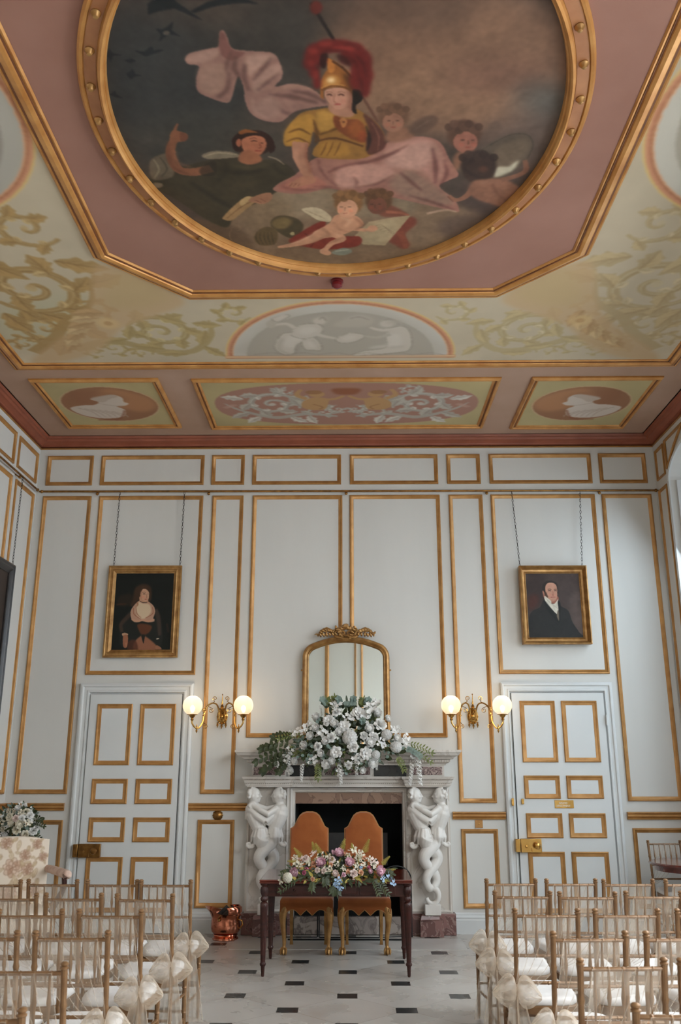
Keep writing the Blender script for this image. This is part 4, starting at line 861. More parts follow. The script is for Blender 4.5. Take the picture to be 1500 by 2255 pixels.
P_([(730, 556), (752, 546), (772, 548), (774, 556), (752, 562)], (118, 116, 100), 1.5); S_([(738, 553), (768, 549)], [5, 4], (156, 152, 130), 1.2, .8)
co.mottle(.035, (14, 5, 2))
def in_oval(X, Y): return ((X-OXc)/(OA-.045))**2+((Y-OYc)/(OB-.045))**2 < 1
co.build('canvas', PAINT, t, lambda x, y: (x, y, np.full_like(x, ZC-.012)), keep=in_oval, gain=OVALGAIN)
# smoke detector
t = thing('smoke_detector', 'small dark red round smoke detector on the mauve ceiling below the oval painting', 'smoke detector', (-.11, 6.27, ZC-.006))
MB().lathe([(.052, 0), (.052, .016), (.040, .022)], 24, T(-.11, 6.27, ZC-.006) @ RX(PI)).build('base', mat('deep_red_plastic', (96, 18, 22), rough=.3, coat=.4), t)
MB().lathe([(.040, 0), (.046, .008), (.042, .03), (.022, .046), (.003, .05)], 24, T(-.11, 6.27, ZC-.026) @ RX(PI)).build('dome', mat('deep_red_plastic_dome', (104, 20, 26), rough=.25, coat=.5), t)
# ------------------------------------------------------------------ chimneypiece
FX = -.045
t = thing('fireplace', 'white marble chimneypiece with carved pairs of embracing mermen either side of a black hearth', 'fireplace', (FX, 9.7, 0))
JL, JR = (-1.11, -.665), (.585, 1.02)
yj = 9.72
for a, b in (JL, JR):
    m_ = MB(); m_.box(a, b, yj, YB+.02, .205, 1.435); m_.frame(a+.012, b-.012, .215, 1.425, [(0, 0), (0, .008), (.010, .014), (.022, .004), (.026, 0)], T(0, yj, 0))
    m_.build('jamb', MARB, t, smooth=False)
    p = MB(); p.box(a-.03, b+.03, yj-.012, YB+.02, .0, .205); o = p.build('plinth', MARBR, t, bevel=.006)
    c = (a+b)/2+.01
    q = MB(); q.box(c-.135, c+.10, 9.61, yj, .0, .155); q.lathe([(.165, .155), (.165, .165), (.15, .20), (.135, .207)], 4, T(c-.0175, 9.70, 0) @ RZ(PI/4) @ SC(1, .72, 1)); q.build('statue_plinth', MARBR, t, bevel=.004, smooth=False)
    MB().box(c-.085, c+.075, 9.585, 9.70, .205, .305).build('statue_block', MARBC, t, bevel=.004)
# inner marble slip, lintel, dark firebox
m_ = MB(); m_.frame(-.665, .585, -.30, 1.435, [(0, .0), (0, .10), (.016, .112), (.03, .10), (.034, .08), (.05, .08), (.054, .06), (.06, .05), (.06, 0)], T(0, YB, 0)); m_.build('inner_moulding', MARB, t, auto=25)
MB().box(-.61, .53, YB-.05, YB+.06, 1.265, 1.43).build('lintel', MARBB, t)
fb = MB(); fb.box(-.62, -.60, YB-.02, YB+.62, 0, 1.27); fb.box(.53, .55, YB-.02, YB+.62, 0, 1.27); fb.box(-.62, .55, YB+.60, YB+.64, 0, 1.45); fb.box(-.62, .55, YB+.05, YB+.62, 1.27, 1.30); fb.box(-.60, .53, YB-.05, YB+.60, .001, .006)
fb.build('firebox', VOID, t, smooth=False)
MB().box(-.45, .38, YB+.30, YB+.34, .62, .95).build('fireback', mat('grey_fireback', (52, 52, 52), (66, 64, 62), rough=.8), t)
MB().box(-.60, .53, YB-.10, YB-.03, .006, .17).build('marble_kerb', marble('grey_marble', (146, 136, 130), (170, 160, 152), (110, 100, 96), scale=5), t, bevel=.004)
# entablature: architrave, frieze with inlays, mantel shelf
AP = [(0, 0), (.02, 0), (.024, .012), (.038, .016), (.04, .04), (.046, .044), (.05, .07), (.062, .078), (.070, .10), (.070, .105), (0, .105)]
def ent(prof, z0, path):
    rings = []
    for (x, y, nx, ny) in path: rings.append([(x+nx*d, y+ny*d, z0+h) for d, h in prof])
    return rings
def block(x0, x1, y): return [(x0, YB, -1, 0), (x0, y, -1, -1), (x1, y, 1, -1), (x1, YB, 1, 0)]
ar = MB()
ar.loft(ent(AP, 1.435, block(JL[0]+.025, JL[1]-.0, 9.63))); ar.loft(ent(AP, 1.435, block(JR[0]+.0, JR[1]-.025, 9.63)))
ar.loft(ent(AP, 1.435, [(JL[1]-.03, 9.70, 0, -1), (JR[0]+.03, 9.70, 0, -1)])); ar.box(JL[1]-.03, JR[0]+.03, 9.70, YB, 1.435, 1.54)
ar.box(JL[0]+.04, JR[1]-.04, 9.64, YB, 1.435, 1.45)
ao = ar.build('architrave', MARB, t, auto=20)
bd = MB()
for z, st in ((1.470, .020), (1.512, .014)):
    x = -1.11
    while x < 1.03:
        inner = -.66 < x < .575
        y = (9.70 if inner else 9.63)-(.043 if z < 1.5 else .066)
        bd.ball((x, y, z), .0048, 6, 4); x += st
bd.build('beading', mat('shadowed_bead', (150, 140, 130), (170, 160, 150), rough=.5), ao)
frz = MB(); frz.box(JL[0]+.05, JL[1]-.03, 9.66, YB, 1.54, 1.66); frz.box(JR[0]+.03, JR[1]-.05, 9.66, YB, 1.54, 1.66); frz.box(-.69, .60, 9.73, YB, 1.54, 1.66); frz.box(-.31, .21, 9.70, YB, 1.54, 1.66)
frz.build('frieze', MARB, t, smooth=False)
for a, b, y in ((-1.045, -.715, 9.66), (.635, .95, 9.66), (-.29, .19, 9.70)): MB().box(a, b, y-.005, y, 1.555, 1.64).build('breccia_inlay', MARBV, t, bevel=.002)
for a, b in ((-.665, -.33), (.23, .575)): MB().box(a, b, 9.724, 9.73, 1.543, 1.655).build('black_inlay', mat('black_marble', (22, 26, 26), (36, 38, 38), rough=.25), t, bevel=.002)
SP = [(0, 0), (.012, 0), (.016, .015), (.05, .03), (.05, .055), (.085, .062), (.105, .085), (.14, .10), (.155, .125), (.165, .13), (.165, .155), (0, .155)]
ms = MB(); x0, x1, yy = JL[0]+.045, JR[1]-.045, 9.66
ms.loft(ent(SP, 1.655, block(x0, x1, yy))); ms.box(x0, x1, yy, YB, 1.655, 1.81)
mo = ms.build('mantel_shelf', MARB, t, auto=20)
dn = MB(); x = x0-.045
while x < x1+.05: dn.box(x, x+.014, yy-.066, yy-.04, 1.688, 1.708); x += .026
dn.build('dentils', MARB, mo, smooth=False)
dg = MB(); x = x0-.12
while x < x1+.12: dg.ball((x, yy-.137, 1.765), .006, 6, 4); x += .019
dg.build('beading', MARB, mo)

# carved pairs: one continuous carved figure each
def carved(name, prims, parent, m, vox=.0065):
    o = prims.build(name, m, parent)
    md = o.modifiers.new('remesh', 'REMESH'); md.mode = 'VOXEL'; md.voxel_size = vox; md.use_smooth_shade = True
    sm = o.modifiers.new('smooth', 'SMOOTH'); sm.iterations = 3; sm.factor = .5
    return o
def q(cx, cy, v=0.): return ((cx-440)*.00085, -v, 1.621-.00073*cy)
def head(b, cx, cy, s, v=.03):
    c = Vector(q(cx, cy, v)); b.ball(c, (.070, .062, .078), 16, 12)
    b.ball(c+Vector((s*.018, 0, -.040)), (.048, .046, .044), 12, 8)             # jaw
    b.ball(c+Vector((s*.052, -.0, -.060)), (.016, .016, .015), 8, 6)            # chin
    b.tube([c+Vector((s*.058, 0, .012)), c+Vector((s*.072, 0, -.010)), c+Vector((s*.080, 0, -.022))], [.010, .012, .013], 8)   # nose
    b.ball(c+Vector((s*.062, 0, -.038)), (.012, .018, .007), 8, 6); b.ball(c+Vector((s*.060, 0, -.047)), (.011, .016, .006), 8, 6)
    b.ball(c+Vector((s*.050, -.030, .014)), (.016, .02, .008), 8, 6); b.ball(c+Vector((s*.040, -.040, -.018)), (.018, .014, .014), 8, 6)
    b.ball(c+Vector((-s*.008, -.058, -.012)), (.014, .010, .020), 8, 6)         # ear
    for k in range(46):                                                         # cropped curls
        a = rnd.uniform(-.5, 1.0)*PI; e = rnd.uniform(-.25, 1.)*PI/2
        d = Vector((-s*abs(math.cos(e)*math.cos(a*.5)), -math.cos(e)*math.sin(a), math.sin(e)))
        if d.x*s > .25 and d.z < .55: continue
        b.ball(c+Vector((d.x*.070, d.y*.062, d.z*.078)), .0125+.004*rnd.random(), 6, 4)
    return c
def hand(b, P, d, s, n_=(0, -1, 0)):                          # a palm with four fingers and a thumb laid over a shoulder
    P = Vector(P); d = Vector(d).normalized(); nv = Vector(n_); w = d.cross(nv).normalized()
    b.ball(P, (.026, .016, .026), 10, 6)
    for k in range(4):
        o = P+w*(.014*(k-1.5)); L = (.040, .048, .046, .036)[k]
        b.tube([o+d*.012, o+d*(.012+L*.6)+nv*.006, o+d*(.012+L)-nv*.006], [.0085, .0075, .006], 7)
    b.tube([P-w*.018, P-w*.034+d*.018, P-w*.034+d*.036], [.009, .008, .0065], 7)
def figure(side):
    b = MB()
    if side < 0:
        head(b, 268, 365, 1)
        b.tube([q(268, 440, .03), q(255, 520, .02)], [.040, .048], 12)
        b.tube([q(245, 520, .01), q(270, 620, .015), q(310, 730, .02), q(345, 820, .02), q(362, 900, .03)], [.070, .088, .082, .072, .080], 16)
        b.ball(q(235, 560, .03), (.062, .062, .058), 12, 8)
        b.tube([q(232, 560, .05), q(330, 650, .085), q(425, 715, .10)], [.046, .043, .036], 12)         # near upper arm
        b.tube([q(425, 715, .10), q(500, 650, .08), q(560, 590, .06)], [.036, .030, .022], 12)          # forearm to the other's ribs
        b.tube([q(300, 520, .0), q(420, 560, -.01), q(540, 520, .0)], [.036, .032, .024], 10); hand(b, q(555, 512, .035), (.7, 0, .2), 1)
        b.tube([q(215, 520, .0), q(180, 600, .0), q(172, 700, .01)], [.02, .022, .012], 8)               # drapery behind
        hx = 360
        for k in range(6):                                                                               # skirt of leaves
            a = (k-2.5)/2.5; b.tube([q(hx+58*a, 810, .055*(1-a*a)+.04), q(hx+92*a, 930, .075*(1-a*a)+.04), q(hx+104*a-10, 1040-36*a*a, .055*(1-a*a)+.03)], [.020, .028, .006], 8)
        sp = [(285, 1030), (262, 1062), (228, 1070), (200, 1046), (200, 1015), (225, 1005), (240, 1022), (228, 1038)]
        b.tube([q(x, y, .045) for x, y in sp], [.022, .020, .018, .016, .014, .013, .011, .008], 8)
        sp = [(440, 900), (458, 950), (492, 968), (520, 945), (515, 912), (492, 905), (482, 925)]
        b.tube([q(x, y, .06) for x, y in sp], [.024, .022, .018, .015, .013, .011, .008], 8)
        ph = 0
    else:
        head(b, 575, 365, -1)
        b.tube([q(580, 440, .02), q(590, 520, .015)], [.040, .048], 12)
        b.tube([q(600, 520, .01), q(590, 620, .015), q(560, 730, .015), q(530, 820, .015), q(520, 900, .015)], [.070, .088, .080, .070, .074], 16)
        b.ball(q(612, 560, .03), (.060, .062, .058), 12, 8)
        b.tube([q(612, 565, .045), q(530, 660, .06), q(430, 750, .06)], [.046, .042, .034], 12)
        b.tube([q(430, 750, .06), q(360, 700, .03), q(310, 650, .0)], [.034, .028, .02], 10)
        b.tube([q(560, 540, .06), q(450, 620, .12), q(350, 560, .11), q(285, 520, .085)], [.038, .034, .029, .022], 12); hand(b, q(272, 508, .085), (-.7, 0, .1), -1)
        b.tube([q(640, 520, .0), q(655, 600, .0), q(660, 690, .01)], [.02, .022, .012], 8)
        hx = 540
        for k in range(5):
            a = (k-2)/2; b.tube([q(hx+50*a, 810, .045*(1-a*a)+.03), q(hx+74*a, 930, .06*(1-a*a)+.03), q(hx+84*a, 1040-40*a*a, .045*(1-a*a)+.02)], [.020, .026, .006], 8)
        sp = [(600, 1000), (622, 1040), (655, 1048), (675, 1020), (660, 996), (640, 1005), (645, 1022)]
        b.tube([q(x, y, .045) for x, y in sp], [.020, .019, .017, .014, .012, .010, .008], 8)
        ph = PI
    P, R = [], []
    n = 40
    for k in range(n+1):
        u = k/n; cy = 930+670*u; a = ph+PI*.5+u*2*PI*1.18+.25
        A = 105*(1-.45*u)*min(1, .45+u*3); P.append(q(440-A*math.sin(a-PI*.5-.25+PI/2)*1.0, cy, .045+.045*math.sin(a)*(1-.3*u))); R.append(.074*(1-.48*u))
    if side < 0:
        x0, _, z0 = P[-1]
        for k in range(1, 15):
            th = PI*.62-k*(1.55*PI/14); P.append(((448-440)*.00085+.062*math.cos(th), -.04, 1.621-.00073*1695+.075*math.sin(th))); R.append(.037-.0012*k)
    b.tube(P, R, 14)
    return b
f1 = carved('carved_figure', figure(-1), t, MARBC); f2 = carved('carved_figure', figure(1), t, MARBC)
for o in (f1, f2):
    o.location = Vector((.80, 9.665, 0))-WO[t]; WO[o] = Vector((0, 0, 0))
    o.data.transform(Matrix.Translation(WO[t]))
    c = o.copy(); COL.objects.link(c); c.parent = t; c.location = Vector((-.885, 9.665, 0))-WO[t]

# ------------------------------------------------------------------ overmantel mirror
t = thing('overmantel_mirror', 'arched gilt mirror with a carved scroll crest, standing on the mantel shelf', 'mirror', (-.065, 9.72, 1.81))
def arch_pts(w, ztop, zs, r, zb, n=10):
    pts = [(-w, zb)]
    for k in range(n+1):
        a = PI-(PI*.40)*k/n; pts.append((-w+r+r*math.cos(a), zs+r*math.sin(a)))
    xa, za = pts[-1]
    for k in range(1, 12): u = k/12; x = xa+(-2*xa)*u; pts.append((x, za+(ztop-za)*(1-(2*u-1)**2)))
    for k in range(n+1):
        a = PI*.40-(PI*.40)*k/n; pts.append((w-r+r*math.cos(a), zs+r*math.sin(a)))
    pts.append((w, zb)); return pts
outer = arch_pts(.480, 3.035, 2.80, .165, 1.812)
rings = []; N_ = len(outer)
for i in range(N_):
    a, b = Vector(outer[max(i-1, 0)]), Vector(outer[min(i+1, N_-1)]); d = (b-a).normalized(); nn = Vector((d.y, -d.x)); p = Vector(outer[i])
    rings.append([(-.065+p.x+nn.x*e, 9.76-h, p.y+nn.y*e) for e, h in ((0, 0), (0, .02), (.012, .034), (.028, .038), (.040, .030), (.050, .018), (.058, .022), (.068, .010), (.072, .0))])
fr = MB().loft(rings, cap=True); fr.box(-.545, .415, 9.74, 9.76, 1.812, 1.87)
fo = fr.build('gilt_frame', GILT, t)
gp = arch_pts(.415, 2.972, 2.77, .14, 1.86)
MB().prism([(-.065+x, z) for x, z in gp], 9.758, 9.765).build('mirror_glass', MIRRORG, t, smooth=False)
cr = MB()
def spiral(b, cx, cz, r, a0, turns, sg, w, y=9.72, n=26, flat=1.):
    P, R = [], []
    for k in range(n+1):
        u = k/n; a = a0+sg*2*PI*turns*u; qq = r*(1-.82*u); P.append((cx+qq*math.cos(a), y-.02*u, cz+qq*math.sin(a))); R.append(1.3*w*(1-.45*u))
    b.tube(P, R, 8)
def acleaf(b, x, z, ang, L, w, y=9.72):
    P = [(x+L*u*math.cos(ang+.5*u), y-.03*math.sin(PI*u), z+L*u*math.sin(ang+.5*u)) for u in (0, .3, .6, .85, 1)]
    w *= 1.45; b.tube(P, [w*.6, w, w*.9, w*.55, w*.15], 8, flat=.5)
for s in (-1, 1):
    cx = -.065
    spiral(cr, cx+s*.085, 3.075, .062, PI/2+s*2.0, 1.3, s, .016)
    spiral(cr, cx+s*.036, 3.055, .045, -PI/2, 1.1, s, .013)
    spiral(cr, cx+s*.235, 3.07, .040, PI/2, 1.2, -s, .012)
    cr.tube([(cx+s*.11, 9.72, 3.03), (cx+s*.16, 9.715, 3.085), (cx+s*.215, 9.71, 3.11), (cx+s*.275, 9.715, 3.085), (cx+s*.315, 9.72, 3.03)], [.016, .024, .024, .018, .009], 8)
    for k in range(7):
        u = k/6; acleaf(cr, cx+s*(.13+.16*u), 3.045+.035*math.sin(PI*u), PI/2-s*(.2+.9*u), .055-.02*u, .011)
    for k in range(5): acleaf(cr, cx+s*(.02+.022*k), 3.10-.008*k, PI/2-s*.35*k, .06-.005*k, .013)
    acleaf(cr, cx+s*.06, 3.02, PI/2+s*1.1, .06, .012); acleaf(cr, cx+s*.30, 3.045, (0 if s > 0 else PI)+s*.5, .05, .010)
cr.ball((-.065, 9.70, 3.135), (.030, .022, .032), 10, 8)
for k in range(5): acleaf(cr, -.065, 3.12, PI/2+(k-2)*.5, .05, .011, 9.695)
cr.ball((-.065, 9.69, 3.035), (.035, .02, .012), 10, 6)
for s in (-1, 1):
    for k in range(6): acleaf(cr, -.065+s*(.10+.036*k), 3.035-.003*k, PI/2-s*(.5-.12*k), .045, .009, 9.70)
    for k in range(4): acleaf(cr, -.065+s*(.075+.012*k), 3.03+.025*k, PI/2+s*(.9-.2*k), .045, .010, 9.695)
cr.build('carved_crest', GILT, fo)
for s in (-1, 1): MB().ball((-.065+s*.488, 9.745, 2.66), .010, 8, 6).build('fixing_screw', GILT, t)

# ------------------------------------------------------------------ brass wall lamps
def wall_lamp(x, z, label):
    t = thing('wall_lamp', label, 'wall lamp', (x, YB, z), 'twin-globe brass wall lamps')
    bp = MB(); bp.lathe([(.070, 0), (.074, .008), (.058, .016), (.050, .030), (.032, .036), (.026, .05), (.010, .06), (.002, .062)], 24, T(x, YB, z) @ RX(PI/2) @ SC(.8, 1.15, 1))
    for k in range(12):
        a = 2*PI*k/12; bp.ball((x+.052*math.cos(a), YB-.016, z+.075*math.sin(a)), .010, 8, 6)
    for s in (-1, 0, 1): bp.lathe([(.002, -.062), (.007, -.045), (.014, -.03), (.006, -.018), (.012, -.008), (.004, 0)], 10, T(x+.045*s, YB-.045, z-.06-.01*(s == 0)))
    bo = bp.build('back_plate', BRASS, t)
    fi = MB(); fi.lathe([(.03, 0), (.034, .01), (.014, .022), (.02, .034), (.008, .05), (.011, .06), (.006, .09), (.003, .15), (.008, .158), (.001, .17)], 12, T(x, YB-.05, z+.075)); fi.build('finial', BRASS, t)
    for s in (-1, 1):
        P = [(x+s*.030, YB-.05, z-.02), (x+s*.034, YB-.06, z+.06), (x+s*.055, YB-.09, z+.125), (x+s*.100, YB-.14, z+.135), (x+s*.145, YB-.20, z+.09), (x+s*.165, YB-.24, z+.0), (x+s*.175, YB-.27, z-.08), (x+s*.205, YB-.31, z-.135), (x+s*.24, YB-.34, z-.125), (x+s*.268, YB-.35, z-.085), (x+s*.27, YB-.35, z-.055)]
        C = catmull(P, 5, False)
        am = MB(); am.tube([tuple(p) for p in C], .0085, 8)
        for cx_, cz_, r, a0 in ((.066, .185, .026, -PI/2), (.10, .055, .028, PI/2), (.158, .06, .026, -PI/2), (.145, -.115, .022, PI/2)):
            v = .1+cx_*.9; pp = []
            for k in range(19): uu = k/18; a = a0+s*2*PI*1.4*uu; qq = r*(1-.75*uu); pp.append((x+s*cx_+qq*math.cos(a), YB-v, z+cz_+qq*math.sin(a)))
            near_ = min(C, key=lambda c_: (Vector(c_)-Vector(pp[0])).length); pp = [tuple(near_)]+pp
            am.tube(pp, .0038, 6)
        am.lathe([(.006, -.012), (.016, -.004), (.016, .004), (.006, .012)], 10, T(x+s*.165, YB-.24, z)); am.lathe([(.002, -.05), (.012, -.028), (.007, -.014), (.015, -.004), (.015, .004), (.006, .02), (.004, .04)], 10, T(x+s*.222, YB-.325, z-.135))
        ao = am.build('arm', BRASS, t)
        gl = MB(); gl.lathe([(.012, -.06), (.018, -.045), (.010, -.035), (.026, -.02), (.034, -.005), (.055, 0), (.058, .006), (.030, .008)], 16, T(x+s*.27, YB-.35, z)); gl.build('gallery', BRASS, ao)
        cz = z+.098; g = MB(); prof = []
        for k in range(17):
            a = -PI/2+.33+(PI-.33-.28)*k/16; prof.append((.104*math.cos(a), .104*math.sin(a)))
        vs, fs, n = [], [], 32
        for r, h in prof:
            for i in range(n): a = 2*PI*i/n; vs.append((x+s*.27+r*math.cos(a), YB-.35+r*math.sin(a), cz+h))
        for j in range(len(prof)-1):
            for i in range(n): k = (i+1) % n; fs.append((j*n+i, j*n+k, (j+1)*n+k, (j+1)*n+i))
        g.add(vs, fs); g.build('glass_globe', GLOBE, ao)
        MB().lathe([(.008, -.03), (.018, -.01), (.026, .012), (.022, .03), (.008, .042), (.001, .045)], 14, T(x+s*.27, YB-.35, cz-.045)).build('bulb', BULB, ao)
        l = bpy.data.lights.new('lamp_light', 'POINT'); l.energy = 2.4; l.color = (1., .74, .46); l.shadow_soft_size = .05
        lo = bpy.data.objects.new('lamp_light', l); COL.objects.link(lo); lo.parent = t; lo.location = Vector((x+s*.27, YB-.35, cz+.03))-WO[t]
wall_lamp(-1.42, 2.165, 'lit brass wall lamp with two frosted globes, left of the fireplace')
wall_lamp(1.315, 2.165, 'lit brass wall lamp with two frosted globes, right of the fireplace')

# ------------------------------------------------------------------ picture rails
def picture_rail(label, a, b, brackets, wallv):
    t = thing('picture_rail', label, 'picture rail', a, 'brass picture rails')
    va, vb, wv = Vector(a), Vector(b), Vector(wallv); d = (vb-va).normalized()
    MB().tube([a, b], .012, 10).build('rod', BRASSD, t)
    for p, s in ((va, -1), (vb, 1)):
        f_ = MB(); f_.ball(p+d*s*.018, .020, 10, 8); f_.ball(p+d*s*.042, .010, 8, 6); f_.build('finial', BRASSD, t)
    for u in brackets:
        p = va+d*u; k = MB(); k.tube([p+wv*.055, p+wv*.02-Vector((0, 0, .022)), p-Vector((0, 0, .02))], .007, 6); k.ball(p-Vector((0, 0, .03)), .018, 10, 8); k.build('bracket', BRASSD, t)
picture_rail('long brass picture rail across the end wall above the fireplace', (-3.62, 9.765, 4.745), (3.53, 9.765, 4.73), [.64, 1.95, 3.56, 5.20, 6.51], (0, 1, 0))
picture_rail('brass picture rail along the left side wall', (-3.665, 9.68, 4.745), (-3.665, .5, 4.745), [.54, 2.4, 4.2, 6., 7.8], (-1, 0, 0))

# ------------------------------------------------------------------ pictures on chains
IRON = mat('dark_chain_iron', (40, 32, 28), (60, 50, 44), rough=.5, metal=.6)
def chain(p0, p1, parent, name='chain'):
    a, b = Vector(p0), Vector(p1); L = (b-a).length; n = int(L/.034); d = (b-a)/n; z = d.normalized(); b_ = MB()
    for k in range(n):
        c = a+d*(k+.5); M = T(*c) @ z.to_track_quat('Z', 'Y').to_matrix().to_4x4() @ RZ(.35+k*PI/2)
        P = [(.0085*math.cos(2*PI*i/10), 0, .021*math.sin(2*PI*i/10)*(1. if abs(math.sin(2*PI*i/10)) < .9 else 1.)) for i in range(10)]
        vs, fs = [], []
        for i in range(10):
            pc = Vector(P[i]); o = Vector((math.cos(2*PI*i/10), 0, math.sin(2*PI*i/10)))
            for j in range(5): aa = 2*PI*j/5; vs.append(pc+o*.0026*math.cos(aa)+Vector((0, .0026*math.sin(aa), 0)))
        for i in range(10):
            for j in range(5): fs.append((i*5+j, ((i+1) % 10)*5+j, ((i+1) % 10)*5+(j+1) % 5, i*5+(j+1) % 5))
        b_.add(vs, fs, M)
    return b_.build(name, IRON, parent)
def picture(label, x0, x1, z0, z1, depth, fw, fprof, m, paint, chains, y=9.79, inner=GOLD):
    t = thing('framed_portrait', label, 'painting', ((x0+x1)/2, y, z0))
    fo = MB().frame(x0, x1, z0, z1, fprof, T(0, y, 0)).build('frame', m, t, auto=25)
    MB().box(x0+.004, x1-.004, y-.004, y+.004, z0+.004, z1-.004).build('backing', DARK, t, smooth=False)
    c = Canvas(0, x1-x0-2*fw, 0, z1-z0-2*fw, .0028, (26, 30, 26), 4); c.ss = .55; paint(c)
    c.build('canvas', PAINT, t, lambda u, v: (x0+fw+u, np.full_like(u, y-depth), z1-fw-v))
    for a, b in chains: chain(a, b, t)
    return t
def lady(c):
    W, H = c.x1, c.y1
    c.map = lambda x, y: ((x-(255-65*(y-240)/1300))/1000*W, (y-240)/1300*H)
    P = lambda p, col, s=1.5, a=1.: c.poly(p, col, s, a)
    k = W/1000
    S = lambda p, w, col, s=1.2, a=1.: c.stroke(p, [v*k for v in w], col, s, a)
    c.img *= .85
    P([(300, 640), (520, 600), (520, 780), (300, 790)], (44, 36, 26), 8, .8); S([(265, 780), (340, 772), (430, 768)], [20, 22, 14], (84, 48, 28), 3, .8)
    P([(540, 700), (570, 520), (640, 450), (720, 425), (820, 450), (860, 520), (860, 680), (800, 760), (760, 720), (640, 720), (560, 800), (500, 800)], (66, 46, 32), 5, .95)
    P([(340, 1080), (420, 980), (520, 880), (900, 860), (990, 960), (1040, 1150), (1060, 1350), (960, 1500), (400, 1500), (330, 1250)], (34, 36, 32), 4, .95)
    S([(520, 930), (430, 1020), (350, 1120), (370, 1240)], [70, 70, 62, 50], (66, 52, 42), 3); S([(940, 860), (980, 980), (1000, 1120), (1010, 1300)], [60, 74, 70, 50], (64, 52, 44), 3)
    P([(640, 720), (700, 700), (800, 720), (900, 800), (930, 900), (900, 1010), (920, 1060), (820, 1080), (700, 1060), (600, 1080), (530, 1030), (510, 900), (560, 800)], (176, 136, 112), 2)
    P([(640, 740), (720, 760), (830, 780), (860, 900), (780, 1000), (700, 1020), (620, 960), (600, 850)], (200, 176, 146), 4)
    for p in ([(560, 830), (570, 940), (690, 1030)], [(880, 820), (890, 930), (760, 1010)], [(600, 800), (620, 930), (690, 1000)]): S(p, [8, 16, 8], (140, 84, 62), 2, .7)
    S([(530, 1030), (640, 1060), (720, 1040), (820, 1060), (920, 1030)], [20, 34, 26, 34, 20], (190, 142, 114), 1.5)
    P([(670, 640), (660, 700), (690, 740), (790, 740), (800, 690)], (180, 136, 108), 2)
    P([(690, 540), (720, 510), (770, 515), (815, 560), (825, 610), (815, 680), (780, 725), (730, 715), (690, 680), (672, 610)], (190, 146, 118), 1.5)
    P([(672, 560), (700, 520), (690, 620), (700, 690), (680, 660)], (140, 92, 68), 4, .6); E2 = lambda x, y, a, b, col, s=1.5, al=1.: c.poly([(x+a*math.cos(t_), y+b*math.sin(t_)) for t_ in np.linspace(0, 2*PI, 12, endpoint=False)], col, s, al)
    E2(722, 650, 26, 24, (200, 130, 106), 3, .6)
    S([(715, 600), (740, 594), (760, 602)], [6, 12, 6], (50, 36, 28), .8); S([(795, 600), (812, 598)], [6, 9], (50, 36, 28), .8); S([(708, 575), (740, 565), (764, 575)], [5, 7, 4], (80, 54, 40), .8)
    S([(776, 600), (784, 650), (772, 662)], [5, 9, 8], (140, 92, 70), .9); S([(748, 690), (770, 686), (790, 688)], [7, 12, 6], (150, 60, 52), .8); S([(665, 718), (720, 745), (790, 740)], [8, 9, 8], (44, 32, 28), .8)
    P([(690, 470), (760, 470), (830, 530), (815, 545), (760, 505), (710, 515), (680, 560)], (70, 48, 34), 2); S([(620, 740), (630, 780), (610, 810)], [26, 28, 14], (140, 90, 58), 2.5, .7)
    P([(630, 1120), (720, 1100), (870, 1140), (840, 1240), (760, 1290), (700, 1280), (650, 1200)], (92, 54, 34), 3); P([(580, 1420), (690, 1310), (780, 1320), (960, 1470), (940, 1540), (600, 1540)], (140, 92, 68), 3)
    P([(700, 1300), (760, 1290), (750, 1380), (735, 1430)], (34, 32, 28), 2); P([(480, 1400), (600, 1380), (640, 1540), (470, 1530)], (84, 48, 34), 4, .8)
    P([(370, 1270), (420, 1255), (475, 1275), (460, 1300), (390, 1310)], (178, 140, 112), 1.5); P([(395, 1300), (465, 1295), (475, 1400), (450, 1500), (400, 1490), (388, 1400)], (150, 98, 72), 2); S([(440, 1420), (448, 1490)], [16, 10], (170, 118, 88), 1.2)
    P([(940, 1480), (980, 1468), (1030, 1500), (1040, 1530), (950, 1530)], (150, 102, 76), 1.8); S([(955, 1360), (1000, 1350)], [20, 14], (200, 184, 160), 1.2)
    S([(1130, 1100), (1160, 1250)], [30, 30], (60, 40, 28), 4, .6)
